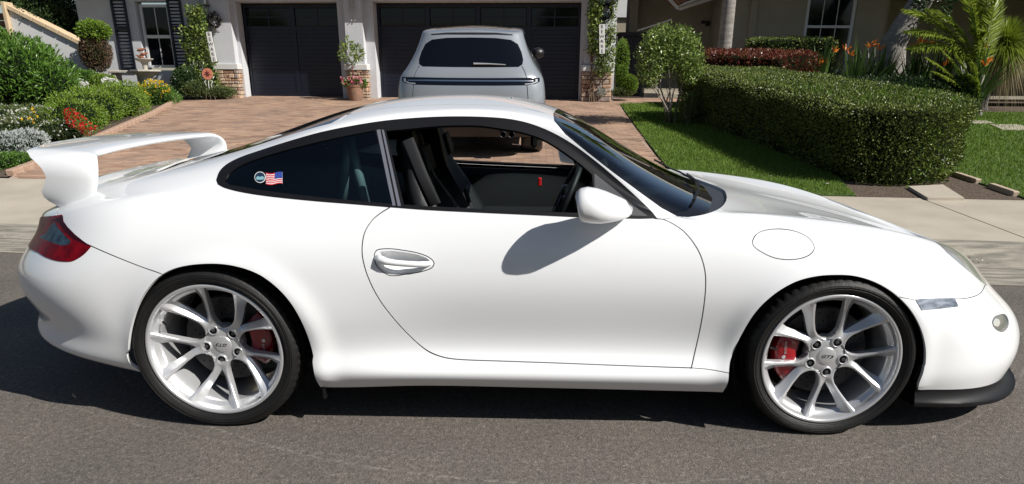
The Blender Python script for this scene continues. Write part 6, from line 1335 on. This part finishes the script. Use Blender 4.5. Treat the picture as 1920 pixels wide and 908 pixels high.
# ------------------------------------------------------------------ wheels (built round the hub: axle along Y, outer side towards -Y)
def make_wheel(cx, cz, yface, side, Rt, Wt, dish, a0, cal_ang, front):
    W = thing('wheel', '', ''); del W['label']; del W['category']
    W.parent = CAR; W.location = Vector((cx, side*yface, cz))-CAR.location
    W.rotation_euler = (0, 0, 0) if side < 0 else (0, 0, math.pi)
    sg = 1
    def B(mb, name, m, par=W, **kw): return mb.build(name, m, par, world=False, **kw)
    y0 = 0.0      # lip plane; +y is inboard
    N = 240
    t = MB()
    rr = .262 if front else .2665
    prof = [(rr-.003, .016), (rr+.001, .006), (rr+.006, .001), (rr+.016, -.006), (rr+.030, -.010), (Rt-.022, -.006), (Rt-.014, .002), (Rt-.008, .010), (Rt-.004, .016), (Rt-.0035, .020), (Rt-.001, .030)]
    gro = np.linspace(.05, Wt-.05, 4 if not front else 3)
    for g_ in gro:
        prof += [(Rt, g_-.006), (Rt-.007, g_-.005), (Rt-.007, g_+.005), (Rt, g_+.006)]
    prof += [(Rt-.001, Wt-.03), (Rt-.006, Wt-.015), (Rt-.02, Wt), (rr+.02, Wt+.006), (rr-.003, Wt-.016)]
    def var(k, j):
        o = np.zeros(len(j))
        if 7 <= k <= 10: o = np.where(j % 4 == 0, -.004, 0.0)
        return o
    t.lathe(prof, n=N, axis='y', var=var); tyre = B(t, 'tyre', M['tyre_rubber'], auto=35)
    w_ = MB()
    for r_, yy in ((rr+.0075, -.0005), (rr+.021, -.0085), (Rt-.027, -.0095)):
        w_.lathe([(r_, yy), (r_+.0006, yy-.0012), (r_+.0016, yy)], n=96, axis='y')
    B(w_, 'sidewall_ring', M['tyre_rubber'], par=tyre)
    b = MB()
    b.lathe([(rr-.003, .014), (rr, .008), (rr-.0005, .002), (rr-.003, 0), (rr-.010, .0005), (rr-.0135, .003), (rr-.016, .010), (rr-.019, .022), (rr-.022, .034), (rr-.031, .040), (rr-.037, .052), (rr-.040, .09), (rr-.042, .16), (rr-.040, Wt-.01), (rr-.036, Wt-.01), (rr-.01, Wt-.01)], n=96, axis='y')
    B(b, 'rim', M['alloy'], auto=50)
    # hub: domed centre with lug bosses
    h = MB(); yh = dish
    h.lathe([(.0005, yh-.002), (.034, yh-.002), (.036, yh), (.060, yh+.001), (.068, yh+.004), (.075, yh+.014), (.077, yh+.05), (.05, yh+.06)], n=60, axis='y')
    hub = B(h, 'wheel_hub', M['alloy'], auto=40)
    c = MB(); c.lathe([(.0005, yh-.005), (.026, yh-.0045), (.0315, yh-.003), (.033, yh+.001)], n=40, axis='y'); B(c, 'hub_cap', M['alloy'], par=hub, auto=40)
    V, Fc = text_mesh('GT3', .0215, .0006, shear=.35)
    V = V*[1.15, .8, 1]
    th = math.radians(-4 if front else -8)
    if not front: th += math.pi*0+math.radians(184)
    V2 = np.stack([V[:, 0]*math.cos(th)-V[:, 1]*math.sin(th), -V[:, 2]+yh-.0056, V[:, 0]*math.sin(th)+V[:, 1]*math.cos(th)], -1)
    mesh_obj('cap_lettering', V2, Fc, M['trim_black'], hub, world=False)
    lug_a = [a0-36+72*k for k in range(5)]
    for a in lug_a:
        a = math.radians(a); cx_, cz_ = .066*math.cos(a), .066*math.sin(a)
        m = MB(); m.lathe([(.0225, yh+.001), (.0205, yh-.0035), (.0180, yh-.0045), (.0162, yh-.0035), (.0160, yh-.0018)], c=(cx_, 0, cz_), n=20, axis='y'); B(m, 'lug_seat', M['alloy'], par=hub, auto=40)
        m = MB(); m.lathe([(.0162, yh-.002), (.0005, yh-.002)], c=(cx_, 0, cz_), n=16, axis='y'); B(m, 'lug_hole', M['deep_black'], par=hub)
        m = MB(); m.lathe([(.0075, yh-.002), (.0075, yh-.0030), (.006, yh-.0035), (.0005, yh-.0035)], c=(cx_, 0, cz_), n=6, axis='y'); B(m, 'lug_bolt', M['satin_grey'], par=hub)
    # five pairs of spokes
    for k in range(5):
        for sgn in (-1, 1):
            base = math.radians(a0+72*k); rings = []
            for r in np.concatenate([np.linspace(.071, .11, 11), np.linspace(.12, rr-.015, 12)]):
                s = (r-.060)/(rr-.016-.060)
                xi = float(np.interp(r, [.071, .074, .078, .084, .092, .10, .12, .16, .20, .26], [.0, .007, .014, .021, .028, .034, .043, .049, .052, .053]))
                ai = math.asin(min(.99, xi/r)); ao = math.radians(float(np.interp(r, [.07, .106, .112, .12, .14, .16, .18, .20, .225, .26], [36, 36, 35.6, 34.2, 30.6, 28.2, 26.3, 25.0, 25.0, 26.5])))
                yt = yh-.001+(.010-yh)*(.22*s+.78*s**2.1); dr = float(np.interp(r, [.088, .125, .2], [0, .020, .030])); dp = .036-.010*s
                R_ = []
                for f_, dy in ((0, dp), (0, .005), (.06, .001), (.12, 0), (.32, 0), (.42, dr*.12), (.75, dr*.65), (1, dr), (1, dp+.012)):
                    a_ = base+sgn*(ai+(ao-ai)*f_); R_.append((r*math.cos(a_), yt+dy, r*math.sin(a_)))
                rings.append(np.array(R_) if sgn > 0 else np.array(R_)[::-1])
            m = MB(); m.loft(rings); B(m, 'spoke', M['alloy'], auto=34)
    v = MB(); va = math.radians(a0+72*3+36+180); v.tube([(.225*math.cos(va), .035, .225*math.sin(va)), (.205*math.cos(va), .022, .205*math.sin(va))], .0045, 8); B(v, 'valve', M['trim_black'])
    # brake disc, bell, caliper
    d = MB(); yd = .115 if front else .150; rd = .175
    d.lathe([(.085, yd), (rd, yd), (rd, yd+.008), (rd-.004, yd+.010), (rd-.004, yd+.022), (rd, yd+.024), (rd, yd+.032), (.085, yd+.032)], n=64, axis='y'); disc = B(d, 'brake_disc', M['steel_disc'], auto=30)
    d = MB(); d.lathe([(.001, yd-.03), (.06, yd-.03), (.075, yd-.022), (.085, yd)], n=36, axis='y'); B(d, 'disc_bell', M['trim_black'], par=disc, auto=30)
    d = MB()
    for i in range(36):
        for q, r_ in enumerate((.105, .122, .139, .156)):
            a = math.radians(i*10+q*3.2)
            if (i+q) % 2 == 0: d.lathe([(.0035, yd-.0006), (.0002, yd-.0006)], c=(r_*math.cos(a), 0, r_*math.sin(a)), n=6, axis='y')
    B(d, 'drill_hole', M['deep_black'], par=disc, kind='stuff')
    cal = MB(); rings = []
    for s in np.linspace(-1, 1, 13):
        a = math.radians(cal_ang+37*s); e = 1-.35*abs(s)**6
        er = np.array([math.cos(a), 0, math.sin(a)]); ey = np.array([0, 1., 0])
        ri, ro = .104+.012*abs(s)**4, .192-.008*abs(s)**3
        yf = yd-.052+.016*abs(s)**3
        rings.append([er*ri+ey*(yd-.012), er*(ri+.004)+ey*(yf+.006), er*(ri+.014)+ey*yf, er*(ro-.016)+ey*yf, er*(ro-.003)+ey*(yf+.010), er*ro+ey*(yd+.02), er*(ro-.003)+ey*(yd+.06), er*ri+ey*(yd+.06)])
    cal.loft(rings); cl = B(cal, 'brake_caliper', M['caliper_red'], auto=40)
    a = math.radians(cal_ang); e = MB()
    e.lathe([(.0075, yd-.0535), (.0068, yd-.0545), (.0005, yd-.0545)], c=(.158*math.cos(a-.0), 0, .158*math.sin(a)), n=16, axis='y'); B(e, 'caliper_badge', M['alloy'], par=cl)
    V, Fc = text_mesh('PORSCHE', .012, .0004)
    ta = a+math.pi/2; V2 = np.stack([V[:, 0]*math.cos(ta)-V[:, 1]*math.sin(ta), -V[:, 2]+yd-.0535, V[:, 0]*math.sin(ta)+V[:, 1]*math.cos(ta)], -1)
    a2 = a-math.radians(14); V2 += [.158*math.cos(a2), 0, .158*math.sin(a2)]
    mesh_obj('caliper_lettering', V2, Fc, M['alloy'], cl, world=False)
    # black tub behind the brake
    return W
make_wheel(0, .3205, .885, -1, .3300, .290, .078, 80, 4, False)
make_wheel(2.352, .3135, .866, -1, .3236, .235, .050, 98, 184, True)
make_wheel(0, .3205, .885, 1, .3300, .290, .078, 80, 176, False)
make_wheel(2.352, .3135, .866, 1, .3236, .235, .050, 98, -4, True)
# wheel housings, floor, splitter
for (ax, az, R, yo) in ((.062, .325, .352, .872), (2.340, .315, .358, .835)):
    for sd in (-1, 1):
        m = MB(); n_ = 31; aa = np.radians(np.linspace(-16, 214, n_)); V = []
        yy_ = [float(np.interp(math.degrees(a), [95, 135, 165, 188, 214], [.835, .868, .868, .886, .886])) if ax > 1 else float(np.interp(math.degrees(a), [-16, -4, 10], [.892, .885, yo])) for a in aa]
        V = [(ax+R*math.cos(a), sd*q, az+R*math.sin(a)) for a, q in zip(aa, yy_)]+[(ax+R*math.cos(a), sd*.47, az+R*math.sin(a)) for a in aa]
        V.append((ax, sd*.47, az)); Fc = [[i, i+1, n_+i+1, n_+i] for i in range(n_-1)]+[[n_+i, n_+i+1, 2*n_] for i in range(n_-1)]
        m.add(V, Fc); m.build('wheel_housing', M['deep_black'], CAR)
fl = MB(); fl.box((1.13, 0, .175), (1.38, 1.54, .03)); fl.box((2.35, 0, .20), (.86, .94, .05)); fl.box((0, 0, .22), (.84, .94, .05)); fl.box((3.0, 0, .19), (.46, 1.1, .03)); fl.box((-.62, 0, .30), (.34, 1.0, .04))
fl.box((1.16, 0, .13), (1.3, 1.1, .04)); fl.build('underfloor', M['deep_black'], CAR)
uu = np.concatenate([np.linspace(u_of_x(2.705, 0), .97, 16), np.linspace(.972, 1.0, 26)])
edge = skin(uu, np.zeros(len(uu)), False); tn = np.gradient(edge, axis=0); tn[:, 2] = 0; tn /= np.linalg.norm(tn, axis=1)[:, None]
nrm = np.stack([-tn[:, 1], tn[:, 0], 0*tn[:, 0]], 1)
if nrm[8, 1] > 0: nrm = -nrm
nrm[-1] = [1, 0, 0]
rings = []
for i, (p, n_) in enumerate(zip(edge, nrm)):
    s = i/(len(uu)-1); o = .006+.092*min(1, s*1.7)**1.2; z1 = p[2]
    rings.append([p-n_*.06+[0, 0, .015], p-n_*.001+[0, 0, .012], p-n_*.006+[0, 0, -.016], p+n_*(o*.25)+[0, 0, -.036], p+n_*(o*.7)+[0, 0, -.050], p+n_*(o*.97)+[0, 0, -.053], p+n_*o+[0, 0, -.058], p+n_*(o*.97)+[0, 0, -.068], p+n_*(o*.6)+[0, 0, -.072], p-n_*.12+[0, 0, -.072]])
full = [np.array(r) for r in rings]; mirr = [np.array(r)*[1, -1, 1] for r in rings[:-1]][::-1]
m = MB(); m.loft([np.array(r) for r in full]+mirr); m.build('front_splitter', M['splitter_black'], CAR, auto=50)
# mud flap strip behind front and rear arches
m = MB(); m.box((.405, -.80, .185), (.012, .13, .13)); m.build('mud_flap', M['trim_black'], CAR)
m = MB(); m.box((.405, .80, .185), (.012, .13, .13)); m.build('mud_flap', M['trim_black'], CAR)
# rear lower valance lip
# ------------------------------------------------------------------ rear wing: one hoop from deck to deck
path = []
for y_ in np.linspace(0, .535, 12): path.append((y_, 1.030-.012*(y_/.55)**2, 0))
for a in np.linspace(0, 90, 9)[1:]: path.append((.535+.078*math.sin(math.radians(a)), 1.018-.078*(1-math.cos(math.radians(a))), a))
for q in (.93, .915, .90, .88, .86, .84, .82, .805, .79): path.append((.613-.03*max(0, (.94-q)/.15)**2, q, 90))
def chord(y_, z_, a):
    if a == 0:
        s = y_/.66; return -.905+.150*s**2.2, -.545+.025*s**3, .030
    zt = [.79, .813, .838, .869, .911, .938, .967, .99, 1.01, 1.02]; xt = [-.655, -.672, -.712, -.738, -.711, -.696, -.707, -.735, -.775, -.800]; xl = [-.62, -.600, -.560, -.518, -.500, -.492, -.489, -.493, -.505, -.522]
    return float(np.interp(z_, zt, xt)), float(np.interp(z_, zt, xl)), .030
foil = lambda q: 1.9*(1.4845*math.sqrt(max(q, 0))-.63*q-1.758*q*q+1.4215*q**3-.5*q**4)+.10*(1-max(0, 1-q*12))
rings = []
for (y_, z_, a) in path:
    xt, xl, th = chord(y_, z_, a); ar_ = math.radians(a); nn = np.array([0, -math.sin(ar_), math.cos(ar_)])   # outward normal, near side (-y)
    c = np.array([0, -y_, z_]); R_ = []
    L = xl-xt; K_ = 16
    SS = 1-(1-np.linspace(0, 1, K_))**1.7
    for s in SS:       # top from trailing to leading edge
        h = foil(1-s)*th
        dz = (-.024*(1-s)+.022*(1-s)**3)*0 if a else 0.010*(1-s)**2
        R_.append(c+np.array([xt+L*s, 0, 0])+nn*(h*.55+dz-.004*s))
    for s in SS[::-1][1:-1]:
        h = foil(1-s)*th
        dz = 0 if a else 0.010*(1-s)**2
        R_.append(c+np.array([xt+L*s, 0, 0])-nn*(h*.5-dz+.004*s))
    rings.append(np.array(R_))
allr = [r*[1, -1, 1] for r in rings[1:][::-1]]+rings
m = MB(); m.loft(allr); wing = m.build('rear_wing', M['white_paint'], CAR, auto=70)
# ram-air plinth under the wing on the lid
P0 = []
for y_ in np.linspace(-.54, .54, 15):
    z0 = skin(u_of_x(-.70, 9), 9)[0][2]; e = 1-abs(y_/.56)**4
    xo = .10*abs(y_/.56)**3; R_ = [(-.83+xo, y_, .78), (-.825+xo, y_, .835+.02*e), (-.77+xo, y_, .875+.012*e), (-.62, y_, .912+.008*e), (-.54, y_, .915), (-.54, y_, .80)]
    P0.append(np.array(R_)*[1, 1, 1]-[0, 0, .035*(1-e)])
m = MB(); m.loft(P0); m.build('lid_plinth', M['white_paint'], CAR, auto=60)
# ------------------------------------------------------------------ door mirrors
def make_mirror(sd):
    par = CARP['door'] if sd < 0 else CARP['door_far']
    # head outline as rings along the car from the rear opening to the nose tip
    c = [(-.142, .046, .075), (-.136, .064, .082), (-.118, .073, .092), (-.09, .078, .100), (-.05, .076, .104), (-.01, .068, .100), (.03, .057, .088), (.065, .046, .07), (.088, .037, .052), (.100, .026, .036), (.104, .012, .018)]
    z_c = [-.006, -.004, 0, .0, -.004, -.010, -.017, -.023, -.027, -.029, -.030]
    x0, y0, z0 = 1.482, .898, .902
    rings = []
    for (dx, rz_, ry_), dz in zip(c, z_c):
        R_ = []
        for a in np.linspace(0, 2*np.pi, 24, endpoint=False):
            ca, sa = math.cos(a), math.sin(a); ex = 2/2.15
            yc_ = float(np.interp(dx, [-.142, -.05, .03, .07, .103], [.935, .915, .868, .835, .800])); R_.append((x0+(dx-.010*sa)*.82, sd*(yc_+ry_*.78*np.sign(ca)*abs(ca)**ex*(1.0 if ca > 0 else .75)), z0+dz+.80*rz_*np.sign(sa)*abs(sa)**ex))
        rings.append(np.array(R_))
    m = MB(); m.loft(rings if sd > 0 else [r[::-1] for r in rings]); mm = m.build('mirror_housing', M['white_paint'], par, auto=60)
    m = MB(); q = (rings[0]-rings[0].mean(0))*.86+rings[0].mean(0)-[.003, 0, 0]; m.add(q, [list(range(24))]); m.build('mirror_glass', M['mirror_glass'], mm)
    m = MB(); q2 = (rings[0]-rings[0].mean(0))*1.012+rings[0].mean(0)
    # split line low on the shell and the foot to the door
    m.tube([(x0+.045, sd*.825, z0-.026), (x0+.060, sd*.795, z0-.032), (x0+.070, sd*.765, z0-.040)], [.026, .022, .026], 14, flat=(1.2, .8)); m.build('mirror_foot', M['white_paint'], mm, smooth=True)
make_mirror(-1); make_mirror(1)
# ------------------------------------------------------------------ wipers, aerial
m = MB()
def on_ws(px, py, off): return on_skin(px, py, off)
for P_, r_ in (([(1296, 384), (1306, 366), (1304, 350), (1290, 340)], .006), ([(1304, 350), (1270, 330), (1248, 322), (1222, 307)], .004), ([(1306, 362), (1299, 345), (1285, 334)], .005)):
    m.tube([on_ws(a, b, .02 if b > 300 else .012) for a, b in P_], r_, 6)
m.build('wiper', M['trim_black'], WS)
m = MB(); p = skin(u_of_x(1.12, 10.5), 10.5)[0]; m.tube([p, p+[-.006, 0, .008]], [.004, .003], 6); m.build('aerial', M['trim_black'], CARP['roof'])
# ------------------------------------------------------------------ stickers on the rear side window
def sticker(poly, m_, name, off):
    V = [on_skin(a, b, off) for a, b in poly]; return mesh_obj(name, V, [list(range(len(V)))], m_, QG)
mat('sticker_white', (.75, .75, .75), .4); mat('sticker_red', (.55, .03, .05), .4); mat('sticker_blue', (.03, .06, .28), .4); mat('sticker_navy', (.012, .03, .06), .4); mat('sticker_teal', (.18, .36, .40), .4)
fx = lambda s, t: (499+31*s+.5*math.sin(s*6), 324.5+21.5*t+1.6*math.sin(s*5.5))
fb = [fx(s, 0) for s in np.linspace(0, 1, 9)]+[fx(s, 1) for s in np.linspace(1, 0, 9)]
sticker(fb, M['sticker_white'], 'flag_sticker', .0015)
for k in range(7):
    s1 = .55 if k < 4 else 1.0
    sticker([fx(s, (2*k)/13) for s in np.linspace(0, s1, 7)]+[fx(s, (2*k+1)/13) for s in np.linspace(s1, 0, 7)], M['sticker_red'], 'flag_stripe', .0024)
sticker([fx(s, 0) for s in np.linspace(.55, 1, 5)]+[fx(s, 7/13) for s in np.linspace(1, .55, 5)], M['sticker_blue'], 'flag_canton', .0028)
for r_, mm_, nm, o in ((10.5, 'sticker_white', 'round_sticker', .0015), (9.4, 'sticker_navy', 'sticker_disc', .0022)):
    sticker([(488+r_*math.cos(a), 333+r_*math.sin(a)) for a in np.linspace(0, 2*math.pi, 24, endpoint=False)], M[mm_], nm, o)
sticker([(480, 335), (484, 331), (488, 333), (492, 331), (497, 334), (494, 338), (482, 338)], M['sticker_teal'], 'sticker_mark', .003)
# ------------------------------------------------------------------ cabin
cab = MB(); cab.box((1.0, 0, .22), (1.9, 1.5, .04)); cab.box((.62, 0, .38), (.06, 1.44, .34)); cab.build('cabin_floor', M['carpet_green'], CAR)
m = MB()
R_ = []
for y_ in np.linspace(-.70, .70, 9): 
    k_ = abs(y_)/.70
    R_.append([(1.60, y_, .50), (1.52, y_, .60), (1.50, y_, .70), (1.54, y_, .765), (1.62, y_, .80-.01*k_), (1.80, y_, .815), (1.95, y_, .80), (1.95, y_, .50)])
m.loft(R_); dash = m.build('dashboard', M['leather_black'], CAR, auto=50)
m = MB(); m.lathe([(.12, 0), (.13, .03), (.10, .04)], c=(1.56, .36, .80), n=20, axis='x'); m.build('instrument_hood', M['leather_black'], dash, smooth=True)
m = MB(); m.box((1.25, 0, .36), (.75, .22, .26), bev=.03); m.box((1.05, 0, .50), (.34, .16, .08), bev=.03); con = m.build('centre_console', M['leather_black'], CAR)
m = MB(); m.tube([(1.28, .0, .49), (1.27, 0, .58)], [.01, .012], 8); m.lathe([(.001, .62), (.02, .615), (.024, .595), (.016, .575)], c=(1.27, 0, 0), n=12); m.build('gear_lever', M['bright_trim'], con, smooth=True)
# steering wheel on the far side
m = MB(); sc = np.array([1.385, .37, .735]); tl = math.radians(24)
ex = np.array([0, 1., 0]); ez = np.array([math.sin(tl), 0, math.cos(tl)]); en = np.cross(ex, ez)
ring_ = [sc+.178*(math.cos(a)*ex+math.sin(a)*ez) for a in np.linspace(0, 2*np.pi, 33)]; m.tube(ring_, .0155, 10, cap=False)
st = m.build('steering_wheel', M['leather_black'], CAR, smooth=True)
m = MB()
for a in (0, 180, 270): m.tube([sc+en*0, sc+.17*(math.cos(math.radians(a))*ex+math.sin(math.radians(a))*ez)], [.022, .014], 8)
m.lathe([(.001, -.02), (.05, -.02), (.06, 0), (.05, .03)], c=tuple(sc), n=16, axis='x'); m.tube([sc, sc+[.2, 0, -.03]], .035, 10); m.build('steering_hub', M['trim_black'], st, smooth=True)
def make_seat(yc):
    s = MB()
    def rr_(cx, cz, w, d, lean, y_): return None
    # cushion
    R_ = []
    for x_, zt, w in ((1.33, .40, .21), (1.30, .445, .23), (1.15, .43, .245), (1.0, .40, .245), (.90, .40, .24)):
        R_.append([(x_, yc-w, .28), (x_, yc-w, zt+.03), (x_, yc-w+.05, zt+.055), (x_, yc-w+.10, zt), (x_, yc+w-.10, zt), (x_, yc+w-.05, zt+.055), (x_, yc+w, zt+.03), (x_, yc+w, .28)])
    s.loft(R_); st_ = s.build('seat', M['leather_black'], CAR, smooth=True)
    b = MB(); R_ = []
    for z_, xb, w, bol, th in ((.38, .93, .22, .06, .12), (.50, .90, .245, .085, .11), (.65, .855, .245, .085, .10), (.80, .80, .225, .05, .08), (.90, .765, .175, .02, .07), (.97, .745, .12, .012, .07), (1.04, .730, .125, .015, .07), (1.09, .722, .105, .01, .06), (1.115, .715, .07, 0, .045)):
        R_.append([(xb-th, yc-w*.8, z_), (xb-th*.5, yc-w, z_), (xb+bol, yc-w*.96, z_), (xb+bol*.8, yc-w*.78, z_), (xb, yc-w*.55, z_), (xb, yc+w*.55, z_), (xb+bol*.8, yc+w*.78, z_), (xb+bol, yc+w*.96, z_), (xb-th*.5, yc+w, z_), (xb-th, yc+w*.8, z_)])
    b.loft(R_); bk = b.build('backrest', M['leather_black'], st_, smooth=True)
    g_ = MB(); g_.box((.775, yc, 1.0), (.02, .16, .11), R=[[.96, 0, -.26], [0, 1, 0], [.26, 0, .96]], bev=.008); g_.build('seat_insert', M['seat_grey'], st_); g_ = MB(); g_.box((.905, yc, .66), (.02, .22, .26), R=[[.95, 0, -.31], [0, 1, 0], [.31, 0, .95]], bev=.008); g_.build('seat_insert', M['seat_grey'], st_)
    return st_
make_seat(-.36); make_seat(.36)
# belts, cage struts, door cards
m = MB(); m.box((1.02, -.14, .50), (.02, .035, .09)); blt = m.build('belt_stalk', M['trim_black'], CAR)
p = at_y(1012, 341, .10); m = MB(); m.box(tuple(p), (.018, .03, .040), bev=.004); m.build('belt_buckle', M['red_plastic'], CAR)
m = MB()
for a, b in (((655, 262, -.50), (640, 384, -.50)), ((655, 262, -.50), (686, 384, -.50)), ((655, 262, .42), (655, 262, -.50)), ((655, 300, .45), (640, 384, .45))):
    m.tube([at_y(*a), at_y(*b)], .021, 10)
mat('cage_paint', (.10, .14, .16), .35, coat=.3); m.build('roll_bar', M['cage_paint'], CAR, smooth=True)
m = MB(); m.tube([at_y(763, 262, -.62), at_y(790, 330, -.64), at_y(815, 385, -.66)], .012, 6, flat=(2.2, .3)); m.build('seat_belt', M['alcantara'], CAR, smooth=True)
for sd in (-1, 1):
    m = MB(); xs = np.linspace(.72, 1.66, 8); R_ = []
    for x_ in xs:
        zt = .835-.03*(x_-.72); R_.append([(x_, sd*.775, .25), (x_, sd*.775, zt), (x_, sd*.735, zt+.004), (x_, sd*.71, zt-.03), (x_, sd*.70, .62), (x_, sd*.66, .60), (x_, sd*.66, .54), (x_, sd*.70, .50), (x_, sd*.71, .25)])
    m.loft(R_); m.build('door_card', M['alcantara'], CARP['door'] if sd < 0 else CARP['door_far'], auto=50)
m = MB(); R_ = []
for x_, z_ in ((-.40, .88), (-.1, .875), (.25, .86), (.60, .80)): R_.append([(x_, -.60, .5), (x_, -.60, z_), (x_, .60, z_), (x_, .60, .5)])
m.loft(R_); m.build('parcel_shelf', M['alcantara'], CAR)
m = MB(); pp = at_y(1005, 262, 0.0); m.tube([pp, pp+[.03, 0, .04]], .008, 6); m.box(tuple(pp-np.array([.01, 0, 0])), (.03, .21, .06), bev=.012); m.build('interior_mirror', M['trim_black'], CAR)
